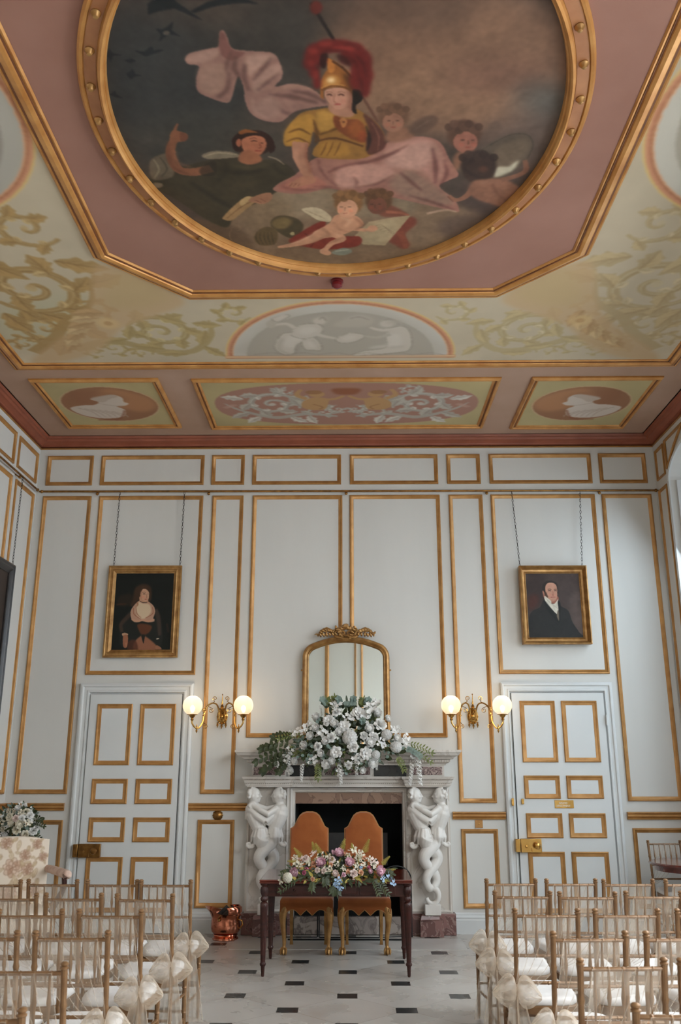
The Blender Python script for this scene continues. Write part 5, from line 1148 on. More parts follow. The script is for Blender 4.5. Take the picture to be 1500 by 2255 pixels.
def gentleman(c):
    W, H = c.x1, c.y1
    c.map = lambda x, y: ((x-(272+40*(y-262)/1050))/880*W, (y-262)/1050*H)
    k = W/880
    P = lambda p, col, s=1.5, a=1.: c.poly(p, col, s, a)
    S = lambda p, w, col, s=1.2, a=1.: c.stroke(p, [v*k for v in w], col, s, a)
    c.img[:] = (72, 60, 56)
    P([(272, 262), (600, 262), (560, 700), (300, 900)], (58, 48, 46), 20, .8); P([(320, 640), (480, 620), (470, 780), (330, 860)], (84, 48, 40), 12, .7); P([(1000, 700), (1180, 600), (1190, 1300), (1080, 1300)], (98, 84, 78), 20, .7)
    P([(320, 1000), (380, 880), (500, 820), (580, 700), (800, 730), (840, 800), (960, 880), (1020, 1060), (1120, 1220), (1150, 1330), (310, 1330)], (42, 42, 41), 2)
    P([(560, 640), (600, 600), (790, 640), (800, 720), (740, 760), (640, 740)], (150, 96, 80), 2)
    P([(556, 560), (548, 480), (590, 410), (660, 385), (740, 400), (790, 440), (800, 560), (790, 600), (600, 620)], (46, 40, 36), 3)
    P([(600, 480), (640, 425), (720, 420), (775, 460), (790, 540), (785, 640), (765, 700), (720, 728), (670, 710), (630, 660), (600, 590)], (186, 138, 116), 1.6)
    P([(548, 560), (562, 550), (582, 590), (580, 630), (560, 610)], (166, 112, 92), 1.5); P([(584, 560), (612, 580), (640, 660), (610, 650), (586, 610)], (70, 50, 40), 2.5, .9)
    S([(640, 552), (668, 546), (690, 554)], [8, 12, 8], (60, 44, 38), .8); S([(738, 552), (765, 548), (785, 556)], [8, 12, 8], (60, 44, 38), .8); S([(632, 528), (670, 522), (698, 534)], [7, 11, 7], (84, 60, 48), .9); S([(735, 532), (765, 524), (786, 532)], [7, 10, 6], (84, 60, 48), .9)
    S([(715, 550), (722, 605), (705, 622), (735, 624)], [6, 9, 10, 8], (148, 88, 74), 1, .9); S([(680, 658), (715, 654), (760, 656)], [8, 12, 8], (140, 66, 60), .8)
    c.poly([(655, 610), (680, 600), (690, 630), (660, 640)], (198, 128, 110), 4, .7); c.poly([(745, 610), (770, 605), (775, 630), (750, 640)], (196, 126, 108), 4, .6); S([(690, 700), (730, 720), (765, 690)], [8, 10, 8], (150, 100, 84), 2.5, .6)
    P([(578, 640), (620, 660), (685, 720), (690, 760), (740, 760), (800, 690), (790, 740), (805, 850), (780, 930), (720, 880), (650, 800), (590, 720)], (206, 200, 184), 1.5)
    S([(590, 660), (640, 720), (690, 760)], [4, 8, 4], (160, 150, 134), 1.2, .8); S([(690, 770), (740, 800), (800, 850)], [6, 10, 6], (170, 162, 146), 2, .7); S([(720, 790), (740, 860), (780, 910)], [5, 8, 4], (172, 164, 148), 1.6, .7)
    P([(790, 870), (815, 900), (815, 1000), (800, 1040), (770, 960)], (110, 98, 84), 2); P([(560, 720), (590, 720), (720, 900), (800, 1050), (780, 1060), (640, 900)], (32, 33, 33), 3, .8); P([(800, 720), (840, 790), (820, 1040), (806, 1040)], (34, 34, 34), 2, .8)
    c.mottle(.03, (12, 4))
pL = [(0, 0), (0, .030), (.016, .034), (.024, .026), (.046, .026), (.056, .034), (.066, .030), (.078, .016), (.088, .012), (.088, 0)]
picture('portrait of a seated lady in a white shawl, hung on chains above the left door', -2.775, -1.94, 2.805, 3.85, .010, .086, pL, GILT, lady, [((-2.715, 9.765, 4.735), (-2.725, 9.775, 3.845)), ((-1.955, 9.765, 4.735), (-1.965, 9.775, 3.845))])
pR = [(0, 0), (0, .085), (.012, .090), (.018, .080), (.040, .034), (.060, .028), (.066, .034), (.072, .028), (.080, .02), (.080, 0)]
picture('portrait of a gentleman in dark coat and white cravat, hung above the right door', 1.895, 2.655, 2.94, 3.825, .018, .076, pR, GILT, gentleman, [((1.87, 9.765, 4.735), (1.915, 9.76, 3.82)), ((2.665, 9.765, 4.735), (2.62, 9.76, 3.82))])
t = thing('framed_painting', 'large dark picture in a black frame on the left side wall', 'painting', (-3.69, 8.6, 1.9))
ML = T(-3.70, 0, 0) @ RZ(PI/2)
MB().frame(7.95, 9.27, 1.9, 3.74, [(0, 0), (0, .045), (.02, .055), (.035, .045), (.055, .05), (.075, .03), (.10, .02), (.10, 0)], ML).build('frame', mat('black_frame', (34, 32, 32), (50, 46, 44), rough=.3), t, auto=25)
MB().box(7.96, 9.26, -.006, 0, 1.91, 3.73, ML).build('canvas', mat('dark_brown_canvas', (42, 34, 30), (62, 48, 40), rough=.6, scale=3), t, smooth=False)
chain((-3.655, 9.20, 4.735), (-3.665, 9.20, 3.735), t); chain((-3.655, 8.03, 4.735), (-3.665, 8.03, 3.735), t)
# small fittings on the wall
t = thing('bell_push', 'aged brass rosette bell push under the left chair rail', 'bell push', (-1.43, YB, 1.13))
b = MB(); b.lathe([(.055, 0), (.058, .008), (.046, .016), (.048, .022), (.034, .034), (.014, .040), (.002, .041)], 24, T(-1.43, YB, 1.145) @ RX(PI/2), flute=12, fd=.12)
bo = b.build('rosette', BRASSD, t); MB().lathe([(.014, 0), (.014, .01), (.008, .016), (.001, .017)], 12, T(-1.43, YB-.040, 1.145) @ RX(PI/2)).build('button', BRASSD, bo)
t = thing('wall_plate', 'flat square gold wall plate under the right chair rail', 'wall plate', (1.335, YB, 1.01))
po = MB().box(1.295, 1.375, YB-.008, YB, 1.02, 1.10).build('plate', GOLD, t, bevel=.002); MB().lathe([(.006, 0), (.006, .004), (.001, .005)], 10, T(1.335, YB-.008, 1.06) @ RX(PI/2)).build('screw', BRASS, po)
# ------------------------------------------------------------------ flowers
FM = {}
def petal(b, a, R, h, w, curl, n=4, base=.12):
    vs, fs = [], []
    for j in range(n+1):
        v = j/n
        for i in range(n+1):
            u = 2*i/n-1; ww = w*math.sin(PI*(.18+.66*v))
            r = R*(base+(1-base)*v**.8)*(1-.10*u*u)+.02*R*math.sin(5*u+a*3); z = h*v-curl*max(0, v-.55)**2*4-.08*h*u*u*v
            vs.append((r*math.cos(a+u*ww), r*math.sin(a+u*ww), z))
    m = n+1
    for j in range(n):
        for i in range(n): fs.append((j*m+i, j*m+i+1, (j+1)*m+i+1, (j+1)*m+i))
    b.add(vs, fs)
def flower_mb(kind):
    b = MB(); r = random.Random(len(kind))
    if kind == 'rose':
        for R, h, w, n, c in ((1., .42, .62, 6, .34), (.82, .60, .62, 6, .22), (.60, .74, .7, 5, .08), (.40, .80, .85, 4, 0), (.22, .80, 1.1, 3, 0)):
            for k in range(n): petal(b, 2*PI*(k+r.random()*.4)/n+R*5, R, h, w, c)
    elif kind == 'open_rose':
        for R, h, w, n, c in ((1., .20, .58, 7, .2), (.85, .40, .6, 6, .15), (.62, .5, .66, 6, .05)):
            for k in range(n): petal(b, 2*PI*(k+r.random()*.5)/n+R*4, R, h, w, c)
        b.ball((0, 0, .22), (.2, .2, .16), 8, 5)
    elif kind == 'peony':
        b.ball((0, 0, .45), (.52, .52, .48), 12, 8)
        for R, h, w, n in ((.95, .55, .55, 7), (.92, .80, .5, 8), (.74, .98, .5, 7), (.5, 1.06, .6, 5), (.28, 1.08, .8, 4)):
            for k in range(n): petal(b, 2*PI*(k+r.random()*.5)/n+R*7, R, h, w, -.02, base=.35)
    elif kind == 'hydrangea':
        b.ball((0, 0, 0), (.76, .76, .76), 14, 10)
        for k in range(60):
            z = 1-1.5*(k+.5)/60; a = k*2.399; q = math.sqrt(max(0, 1-z*z)); d = Vector((q*math.cos(a), q*math.sin(a), z)); M = T(*(d*.8)) @ d.to_track_quat('Z', 'Y').to_matrix().to_4x4() @ RZ(a)
            for p in range(4):
                aa = PI/2*p; c, s = math.cos(aa), math.sin(aa); rot = lambda x, y, z: (x*c-y*s, x*s+y*c, z)
                b.add([rot(0, 0, 0), rot(.16, -.13, .05), rot(.30, 0, .07), rot(.16, .13, .05)], [(0, 1, 2, 3)], M)
    elif kind == 'tulip':
        for k in range(6): petal(b, PI/3*k, .42 if k % 2 else .5, 1.5, .62, .0, base=.3)
        b.ball((0, 0, .55), (.36, .36, .6), 8, 6)
    elif kind == 'sprig':                                         # a trailing raceme of little blossoms, hanging along -z
        for k in range(46):
            u = k/46; a = k*2.4; rr = .24*(1-.75*u)+.03
            M = T(rr*math.cos(a), rr*math.sin(a), -2.6*u) @ RZ(a) @ RY(.9)
            for p in range(3):
                aa = 2*PI/3*p; c, s = math.cos(aa), math.sin(aa); rot = lambda x, y, z: (x*c-y*s, x*s+y*c, z)
                b.add([rot(0, 0, 0), rot(.10, -.09, .06), rot(.20, 0, .03), rot(.10, .09, .06)], [(0, 1, 2, 3)], M)
    elif kind == 'blossom':                                       # loose spray of five-petalled flowers
        for k in range(9):
            a = k*2.4; q = .25*math.sqrt(k); M = T(q*math.cos(a), q*math.sin(a), .2+.15*math.sin(k*1.7)) @ RX(.5*math.sin(k)) @ RY(.5*math.cos(k*2))
            for p in range(5):
                aa = 2*PI/5*p; c, s = math.cos(aa), math.sin(aa); rot = lambda x, y, z: (x*c-y*s, x*s+y*c, z)
                b.add([rot(0, 0, 0), rot(.16, -.12, .07), rot(.30, 0, .06), rot(.16, .12, .07)], [(0, 1, 2, 3)], M)
    return b
def flower(parent, kind, m, P, r, aim, name=None, spin=None):
    key = (kind, m.name)
    nm = name or {'open_rose': 'rose', 'sprig': 'trailing_blossom', 'blossom': 'blossom_spray'}.get(kind, kind)
    if key not in FM:
        b = flower_mb(kind); me = bpy.data.meshes.new(kind); me.from_pydata([tuple(v) for v in b.v], [], b.f)
        for p in me.polygons: p.use_smooth = True
        me.materials.append(m); FM[key] = me
    o = bpy.data.objects.new(nm, FM[key]); COL.objects.link(o); o.parent = parent; WO[o] = WO[parent]
    o.location = Vector(P)-WO[parent]; o.scale = (r, r, r)
    if kind == 'sprig': o.rotation_euler = (aim[0], aim[1], rnd.random()*6)
    else: o.rotation_euler = (Vector(aim).normalized().to_track_quat('Z', 'Y').to_matrix() @ Matrix.Rotation(rnd.random()*6 if spin is None else spin, 3, 'Z')).to_euler()
    return o
def leaf_at(b, P, d, L, w, up=(0, -1, .3), fold=.25):
    d = Vector(d).normalized(); s = d.cross(Vector(up)).normalized(); nrm = s.cross(d).normalized(); P = Vector(P)
    prof = ((0, .12), (.25, .8), (.5, 1.), (.78, .66), (1, .04)); vs, fs = [], []
    for u, q in prof:
        c = P+d*L*u+nrm*(-.18*L*u*u)
        vs += [c-s*w*q+nrm*w*fold*q, c, c+s*w*q+nrm*w*fold*q]
    for k in range(4): fs += [(3*k, 3*k+1, 3*k+4, 3*k+3), (3*k+1, 3*k+2, 3*k+5, 3*k+4)]
    b.add(vs, fs)
def spray(b, P, d, L, lw, ll, n, stem=.0018, droop=.3, round_=False):
    P = Vector(P); d = Vector(d).normalized(); s = d.cross(Vector((.2, -1, .4))).normalized(); pts = []
    for k in range(n+1):
        u = k/n; pts.append(P+d*L*u+Vector((0, 0, -droop*L*u*u)))
    b.tube(pts, stem, 5)
    for k in range(1, n+1):
        for sg in (-1, 1): leaf_at(b, pts[k], d*.6+s*sg*.9+Vector((0, 0, .1*rnd.uniform(-1, 1))), ll*rnd.uniform(.8, 1.1), lw, (rnd.uniform(-.3, .3), -1, .4))
    leaf_at(b, pts[-1], d, ll, lw)
def fern(b, P, d, L, n=12):
    P = Vector(P); d = Vector(d).normalized(); s = d.cross(Vector((0, -1, .2))).normalized(); pts = [P+d*L*k/n+Vector((0, 0, -.15*L*(k/n)**2)) for k in range(n+1)]
    b.tube(pts, .0016, 5)
    for k in range(2, n+1):
        q = .22*L*(1-.75*k/n)
        for sg in (-1, 1): b.tube([pts[k], pts[k]+s*sg*q+d*q*.5], [.0042, .0018], 5)

# mantel arrangement
t = thing('mantel_flower_arrangement', 'wide cascading arrangement of white roses and eucalyptus on the mantel shelf', 'flower arrangement', (-.08, 9.55, 1.81))
def mant(cx, cy):
    px, py = 500+cx/2.885, 1360+cy/2.885; P = on_y(px, py, 9.42)
    y = 9.42+min(.16, max(0, (P.z-1.86)*.40))
    return on_y(px, py, y)
FL = [('open_rose', 840, 610, 42), ('peony', 950, 612, 27), ('peony', 1018, 648, 22), ('rose', 973, 683, 38), ('peony', 570, 637, 25), ('open_rose', 645, 655, 35), ('rose', 695, 605, 28), ('peony', 685, 680, 25), ('open_rose', 745, 692, 36), ('peony', 568, 705, 25),
      ('peony', 535, 755, 25), ('peony', 495, 812, 25), ('rose', 660, 765, 28), ('peony', 715, 730, 25), ('hydrangea', 780, 762, 44), ('peony', 905, 795, 30), ('rose', 930, 760, 30), ('rose', 870, 752, 25), ('peony', 900, 710, 28), ('peony', 1070, 768, 24), ('hydrangea', 1075, 822, 34), ('hydrangea', 1015, 745, 32),
      ('open_rose', 693, 855, 34), ('open_rose', 885, 862, 38), ('hydrangea', 945, 872, 26), ('peony', 920, 922, 28), ('peony', 635, 927, 28), ('peony', 600, 860, 22), ('rose', 578, 820, 26), ('peony', 440, 908, 22), ('peony', 412, 965, 25), ('blossom', 480, 722, 40), ('blossom', 430, 740, 30), ('peony', 630, 785, 24), ('rose', 770, 937, 24), ('peony', 860, 965, 20), ('rose', 318, 930, 20), ('rose', 1180, 872, 22),
      ('blossom', 555, 910, 32), ('peony', 670, 905, 22), ('rose', 800, 822, 32), ('blossom', 418, 745, 24), ('blossom', 690, 548, 40), ('blossom', 905, 572, 46), ('blossom', 875, 645, 34), ('blossom', 775, 645, 36), ('blossom', 375, 905, 34), ('blossom', 600, 730, 40), ('blossom', 520, 690, 32), ('blossom', 1130, 770, 34), ('blossom', 1060, 720, 34), ('blossom', 940, 540, 30), ('blossom', 400, 850, 34), ('blossom', 820, 900, 34), ('blossom', 720, 985, 26), ('blossom', 980, 800, 32)]
for kind, cx, cy, r in FL:
    P = mant(cx, cy); rr = r/2.885*9.45/1929*1.2*(1.15 if kind == 'blossom' else 1.)
    off = ((cx-760)/420, -1.1, (800-cy)/330+.15)
    flower(t, kind, P_WHITE, P, rr, off)
for cx, cy, L in ((715, 935, 44), (478, 935, 38), (825, 870, 46), (1210, 880, 62), (1175, 930, 46), (390, 850, 40), (955, 880, 30), (590, 560, 18), (1100, 700, 24)):
    P = mant(cx, cy); s = L/2.885*9.45/1929
    flower(t, 'sprig', P_WHITE, (P.x, P.y-.01, P.z), s*1.05, (rnd.uniform(-.1, .1), rnd.uniform(-.12, .12)))
fd, fe, fm2 = MB(), MB(), MB()
def hull(cx): return 520+abs(cx-760)**1.25*.19+18
for k in range(560):
    cx = rnd.gauss(740, 190); lo_ = hull(cx); cy = rnd.uniform(lo_, 950-.35*abs(cx-740)+40)
    if not 240 < cx < 1230 or cy < lo_: continue
    P = mant(cx, cy); P = P+Vector((0, .045+.06*rnd.random(), 0)) if P.z > 1.86 else P+Vector((0, .03, 0))
    d = Vector(((cx-760)/300+rnd.gauss(0, .5), -.35+rnd.gauss(0, .3), (800-cy)/260+rnd.gauss(0, .5)))
    which = rnd.random()
    if which < .55: leaf_at(fd, P, d, rnd.uniform(.06, .095), rnd.uniform(.014, .022), (rnd.gauss(0, .4), -1, .4))
    elif which < .82: leaf_at(fe, P+Vector((0, -.02, 0)), d, rnd.uniform(.035, .05), rnd.uniform(.016, .022), (rnd.gauss(0, .4), -1, .4))
    else: leaf_at(fm2, P, d, rnd.uniform(.05, .08), rnd.uniform(.010, .016), (rnd.gauss(0, .4), -1, .4))
for cx, cy, dx, dz, L in ((420, 800, -1, .12, .32), (380, 850, -1, -.05, .30), (360, 880, -1, -.4, .22), (430, 760, -1, .3, .22), (450, 840, -1, -.3, .34), (330, 830, -1, .25, .16), (400, 890, -.8, -.7, .14)):
    spray(fd, mant(cx, cy), (dx, -.1, dz), L, .020, .062, 6)
for cx, cy, dx, dz, L in ((1130, 830, .9, -.2, .16), (880, 560, .3, .9, .1), (720, 560, -.2, 1, .11), (860, 680, 0, .4, .1), (640, 560, -.5, .8, .12), (800, 540, .1, 1, .06)):
    spray(fe, mant(cx, cy), (dx, -.4, dz), L, .019, .042, 6)
for cx, cy, dx, dz, L in ((1150, 800, 1, -.1, .24), (1160, 830, 1, -.35, .22), (1080, 880, .5, -.7, .12), (480, 750, -1, .15, .24), (650, 560, -.3, 1, .1), (850, 560, .3, 1, .1), (580, 920, 0, -1, .12), (690, 540, -.1, 1, .08)):
    spray(fm2, mant(cx, cy), (dx, -.2, dz), L, .008, .05, 8)
for k in range(9):                                                # a dusky leaf cluster at the crown
    leaf_at(fe, mant(780+8*k-30, 560), (rnd.gauss(0, .5), -.3, 1), .05, .018)
tag(fd.build('dark_foliage', LEAFD, t), kind='stuff'); tag(fe.build('eucalyptus_foliage', LEAFE, t), kind='stuff'); tag(fm2.build('narrow_foliage', LEAFM, t), kind='stuff')
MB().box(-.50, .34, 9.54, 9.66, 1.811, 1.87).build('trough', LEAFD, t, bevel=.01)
# ------------------------------------------------------------------ signing table
TX0, TX1, TY0, TY1, TZ = -.775, .495, 7.83, 8.62, .735
t = thing('signing_table', 'dark mahogany writing table with reeded turned legs and three drawers', 'table', (-.14, 8.22, 0))
tp = MB(); tp.loft([[(TX0-e, TY0-e, z), (TX1+e, TY0-e, z), (TX1+e, TY1+e, z), (TX0-e, TY1+e, z)] for e, z in ((-.02, TZ-.036), (-.004, TZ-.030), (0, TZ-.022), (-.006, TZ-.016), (.0, TZ-.010), (-.002, TZ-.003), (-.010, TZ))]); tp.build('tabletop', MAHOGT, t, auto=20)
ap = MB(); ap.box(TX0+.045, TX1-.045, TY0+.045, TY1-.045, .60, TZ-.036); ao = ap.build('apron', MAHOG, t, bevel=.002)
for a, b in ((-.635, -.335), (-.325, .045), (.055, .355)):
    d = MB(); d.box(a, b, TY0+.037, TY0+.05, .612, .692); d.frame(a+.006, b-.006, .618, .686, [(0, 0), (0, .004), (.005, .004), (.007, 0)], T(0, TY0+.037, 0)); do = d.build('drawer', MAHOG, t, bevel=.002)
    k = MB()
    k.ball(((a+b)/2, TY0+.022, .652), (.010, .014, .010), 10, 8); k.build('knob', MAHOG, do)
lp = [(.010, 0), (.013, .01), (.0165, .075), (.024, .085), (.026, .095), (.020, .104), (.0195, .115), (.025, .30), (.032, .52), (.033, .545), (.026, .556), (.020, .562), (.030, .572), (.032, .585), (.024, .598), (.022, .604), (.032, .630), (.034, .655), (.028, .675), (.022, .682), (.034, .690), (.034, .70)]
for x in (TX0+.04, TX1-.04):
    for y in (TY0+.045, TY1-.045): MB().lathe(lp, 40, T(x, y, 0), flute=20, fd=.10).build('leg', MAHOG, t, auto=60)
# table flowers
t = thing('table_flower_arrangement', 'low spreading arrangement of pink ranunculus, roses and blue delphinium on the signing table', 'flower arrangement', (-.15, 8.05, TZ))
def tabl(cx, cy):
    px, py = 500+cx/2.885, 1700+cy/2.885; P = on_y(px, py, 7.95); y = 7.95+min(.14, max(0, (P.z-.76)*.9)); y = 7.80 if P.z < .74 else y
    return on_y(px, py, y)
TF = [('peony', P_PINK, 440, 645, 33), ('peony', P_PINK, 602, 585, 32), ('peony', P_PINK, 712, 527, 32), ('peony', P_PINK, 775, 582, 30), ('peony', P_PINK, 962, 635, 34), ('rose', P_PEACH, 553, 585, 21), ('rose', P_CREAM, 835, 550, 26), ('rose', P_PEACH, 872, 548, 16), ('rose', P_PALE, 805, 645, 25), ('rose', P_PEACH, 850, 640, 18),
      ('peony', P_PALE, 690, 645, 20), ('rose', P_PINK, 738, 655, 17), ('rose', P_PEACH, 715, 668, 15), ('tulip', P_MAG, 890, 612, 20), ('peony', P_PINK, 905, 632, 16), ('rose', P_PEACH, 768, 637, 15), ('rose', P_PEACH, 660, 592, 15), ('rose', P_PALE, 665, 560, 24), ('tulip', P_PEACH, 747, 535, 20), ('tulip', P_PINK, 675, 525, 20),
      ('tulip', P_MAG, 517, 618, 16), ('rose', P_MAG, 492, 640, 15), ('rose', P_PALE, 500, 552, 24), ('blossom', P_CREAM, 440, 580, 30), ('blossom', P_CREAM, 470, 600, 26), ('blossom', P_CREAM, 600, 530, 26), ('blossom', P_CREAM, 800, 505, 34), ('blossom', P_CREAM, 850, 520, 28), ('blossom', P_PALE, 930, 575, 34), ('blossom', P_CREAM, 650, 620, 24), ('blossom', P_CREAM, 620, 625, 22), ('blossom', P_CREAM, 700, 590, 24), ('blossom', P_PALE, 550, 520, 26), ('blossom', P_CREAM, 770, 540, 24), ('blossom', P_CREAM, 900, 560, 24), ('blossom', P_CREAM, 930, 600, 24), ('blossom', P_CREAM, 440, 545, 24),
      ('blossom', P_CREAM, 520, 575, 26), ('blossom', P_CREAM, 575, 560, 22), ('blossom', P_CREAM, 640, 545, 24), ('blossom', P_PALE, 470, 560, 28), ('blossom', P_CREAM, 870, 590, 24), ('blossom', P_CREAM, 820, 600, 22), ('blossom', P_CREAM, 740, 615, 20), ('rose', P_PEACH, 800, 570, 18), ('rose', P_PALE, 575, 625, 18), ('hydrangea', P_CREAM, 385, 672, 30), ('blossom', P_CREAM, 345, 700, 20), ('tulip', P_CREAM, 705, 600, 18), ('blossom', P_BLUE, 705, 690, 26), ('blossom', P_BLUE, 718, 735, 22), ('blossom', P_BLUE, 1020, 665, 28), ('blossom', P_BLUE, 1050, 700, 24), ('blossom', P_BLUE, 988, 680, 20), ('blossom', P_BLUE, 850, 610, 14), ('blossom', P_BLUE, 690, 715, 18), ('rose', P_PEACH, 545, 680, 14), ('rose', P_PALE, 615, 630, 18)]
for kind, m, cx, cy, r in TF:
    P = tabl(cx, cy); rr = r/2.885*8./1929*1.08*(1.1 if kind == 'blossom' else 1.)
    flower(t, kind, m, P, rr, ((cx-700)/300, -1., (640-cy)/140+.3), name={'peony': 'ranunculus'}.get(kind))
fd, fy = MB(), MB()
for k in range(420):
    cx = rnd.gauss(690, 170); cy = rnd.uniform(530+abs(cx-700)*.25, 700-.03*abs(cx-700))
    if not 360 < cx < 1040: continue
    P = tabl(cx, cy)+Vector((0, .035, 0)); d = Vector(((cx-700)/220+rnd.gauss(0, .5), -.4, (640-cy)/110+rnd.gauss(0, .5)))
    leaf_at(fd if rnd.random() < .7 else fy, P, d, rnd.uniform(.04, .07), rnd.uniform(.007, .013), (rnd.gauss(0, .3), -1, .4))
for cx, cy, dx, dz, L in ((450, 690, -1, -.25, .14), (930, 680, .45, -.8, .09), (960, 690, .7, -.6, .10), (545, 690, -.1, -1, .05), (690, 730, -.5, -.4, .04), (700, 740, .1, -1, .03), (420, 640, -1, .1, .09), (1000, 640, 1, .1, .06), (620, 670, .2, -.6, .04), (810, 670, 0, -.8, .03), (560, 660, -.6, -.4, .1)):
    spray(fd, tabl(cx, cy), (dx, -.3, dz), L, .007, .042, 6)
for cx, cy, dx, dz, L in ((480, 560, -.5, .8, .14), (470, 580, -1, .3, .12), (560, 530, -.2, 1, .13), (600, 540, -.4, 1, .14), (720, 530, .25, 1, .16), (700, 530, .5, .8, .13), (870, 530, .3, 1, .16), (800, 520, -.1, 1, .10), (980, 600, .6, .8, .12), (1000, 640, .9, .4, .1), (540, 690, -.1, -1, .07)):
    fern(fy, tabl(cx, cy)+Vector((0, .02, 0)), (dx, -.15, dz), L)
tag(fd.build('dark_foliage', LEAFD, t), kind='stuff'); tag(fy.build('fern_sprigs', LEAFY, t), kind='stuff')
MB().box(-.48, .18, 7.98, 8.12, TZ, TZ+.05).build('trough', LEAFD, t, bevel=.01)

# ------------------------------------------------------------------ the two velvet chairs
def velvet_chair(x, label):
    t = thing('velvet_chair', label, 'chair', (x, 8.95, 0), 'amber velvet high-back chairs')
    w, y0, y1 = .243, -.225, .23
    sb = MB(); n = 40
    def scal(u, m=2.):                                            # pointed scallops of the seat skirt
        return float(np.interp(u, (0, .10, .16, .20, .25, .30, .39, .44, .5, .56, .61, .70, .75, .80, .84, .90, 1), (.348, .346, .366, .374, .376, .366, .326, .350, .374, .350, .326, .366, .376, .374, .366, .346, .348)))
    for side in range(3):
        pts = []
        for k in range(n+1):
            u = k/n
            if side == 0: p = (-w+2*w*u, y0)
            elif side == 1: p = (w, y0+(y1-y0)*u)
            else: p = (-w, y0+(y1-y0)*u)
            pts.append((p, scal(u)))
        vs, fs = [], []
        for (px, py), z in pts:
            ix, iy = (px*.97, py+.012 if side == 0 else py) if side == 0 else (px*.95, py)
            vs += [(px, py, z), (px*1.0, py, .435), (ix, iy, .435), (ix, iy, z)]
        for k in range(n):
            for q_ in range(4): fs.append((4*k+q_, 4*k+(q_+1) % 4, 4*k+4+(q_+1) % 4, 4*k+4+q_))
        sb.add([Vector(v)+Vector((x, 8.95, 0)) for v in vs], fs)
    sb.loft([[(x-w+e, 8.95+y0+e, z), (x+w-e, 8.95+y0+e, z), (x+w-e, 8.95+y1-e, z), (x-w+e, 8.95+y1-e, z)] for e, z in ((.012, .38), (.0, .40), (0, .452), (.006, .468), (.022, .482), (.06, .492), (.14, .497))])
    so = sb.build('seat', VELVET, t, auto=50)
    P = []
    for k in range(49):
        u = k/48; P.append((x-w+2*w*u, 8.95+y0-.002, scal(u)+.004))
    MB().tube(P, .0035, 6).build('braid', GOLD, so)
    half = [(.185, .49), (.187, .75), (.186, 1.055), (.170, 1.062), (.150, 1.075), (.138, 1.10), (.118, 1.14), (.095, 1.178), (.066, 1.200), (.030, 1.210)]
    pol = [(a, z) for a, z in half]+[(-a, z) for a, z in half[::-1]]
    bk = MB(); rings = []
    for e, yy in ((.010, .040), (0, .030), (0, -.018), (.010, -.034), (.05, -.040)):
        rings.append([(x+a*(1-e/.19), 8.95+.215+yy+.05*(z-.49), .49+(z-.49)*(1-e/.8)) for a, z in pol])
    bk.loft(rings); bo = bk.build('backrest', VELVET, t, auto=50)
    MB().tube([(x+a, 8.95+.195+.05*(z-.49), z) for a, z in pol], .004, 6).build('braid', GOLD, bo)
    for s in (-1, 1):
        lg = MB(); bx, by = x+s*.205, 8.95+y0+.035
        P = [(bx-s*.012, by+.005, .41), (bx+s*.004, by-.004, .365), (bx+s*.012, by-.012, .32), (bx+s*.010, by-.012, .25), (bx+s*.0, by-.004, .16), (bx-s*.004, by, .09), (bx+s*.0, by-.006, .045)]
        lg.tube([tuple(p) for p in catmull(P, 5, False)], list(np.interp(np.linspace(0, 1, 31), [0, .15, .33, .5, .75, .9, 1], [.036, .042, .034, .026, .018, .016, .024])), 14)
        for k in range(7):
            lg.tube([(bx+s*.012+.010*math.cos(k), by-.046+.004*k, .39-.018*k), (bx+s*.02+.012*math.sin(k), by-.045+.004*k, .372-.018*k), (bx+s*.004, by-.042+.004*k, .362-.018*k)], [.007, .006, .003], 6)
        lo = lg.build('leg', GILT, t)
        ft = MB(); ft.ball((bx, by-.012, .024), (.028, .032, .024), 12, 8)
        for k in (-1, 0, 1): ft.tube([(bx+k*.016, by-.014, .054), (bx+k*.024, by-.040+.006*abs(k), .040), (bx+k*.024, by-.048+.008*abs(k), .018), (bx+k*.022, by-.044+.006*abs(k), .004)], [.012, .011, .009, .005], 8)
        ft.build('claw_foot', GILT, lo)
        rl = MB(); rl.loft([[(x+s*.165+a*r_, 8.95+yy+b*r_, z) for a, b in ((-1, -1), (1, -1), (1, 1), (-1, 1))] for r_, yy, z in ((.017, .27, 0), (.013, .262, .04), (.016, .235, .2), (.018, .215, .42))]); rl.build('leg', GILT, t, bevel=.003)
velvet_chair(-.425, 'amber velvet chair with claw feet at the signing table, left of the pair')
velvet_chair(.108, 'amber velvet chair with claw feet at the signing table, right of the pair')

# ------------------------------------------------------------------ fire guard
t = thing('fire_guard', 'black iron folding fire guard with arched wings in front of the hearth', 'fire guard', (-.04, 9.45, 0))
def wire(name, P, r=.006): MB().tube([tuple(p) for p in P], r, 8).build(name, DARK, t)
def rect_loop(a, b, z0, z1): return [(*a, z0), (*a, z1), (*b, z1), (*b, z0), (*a, z0)]
wire('centre_panel', rect_loop((-.33, 9.42), (.26, 9.42), .03, .50), .006)
def wing(x0, x1):
    xc, hw = (x0+x1)/2, abs(x1-x0)/2; return [(xc+hw*math.cos(a), 9.47+.03*math.cos(a), .56+.12*math.sin(a)) for a in np.linspace(0, PI, 14)]
for s, x0, x1 in ((-1, -.66, -.35), (1, .28, .585)):
    W_ = wing(x0, x1); wire('wing', [(W_[0][0], W_[0][1], .02)]+W_+[(W_[-1][0], W_[-1][1], .02)], .007)
    wire('wing_rail', [(x0, 9.44, .03), (x1, 9.50 if s > 0 else 9.44, .03)], .005)
wire('base_bar', [(-.64, 9.42, .012), (.56, 9.42, .012)], .008)

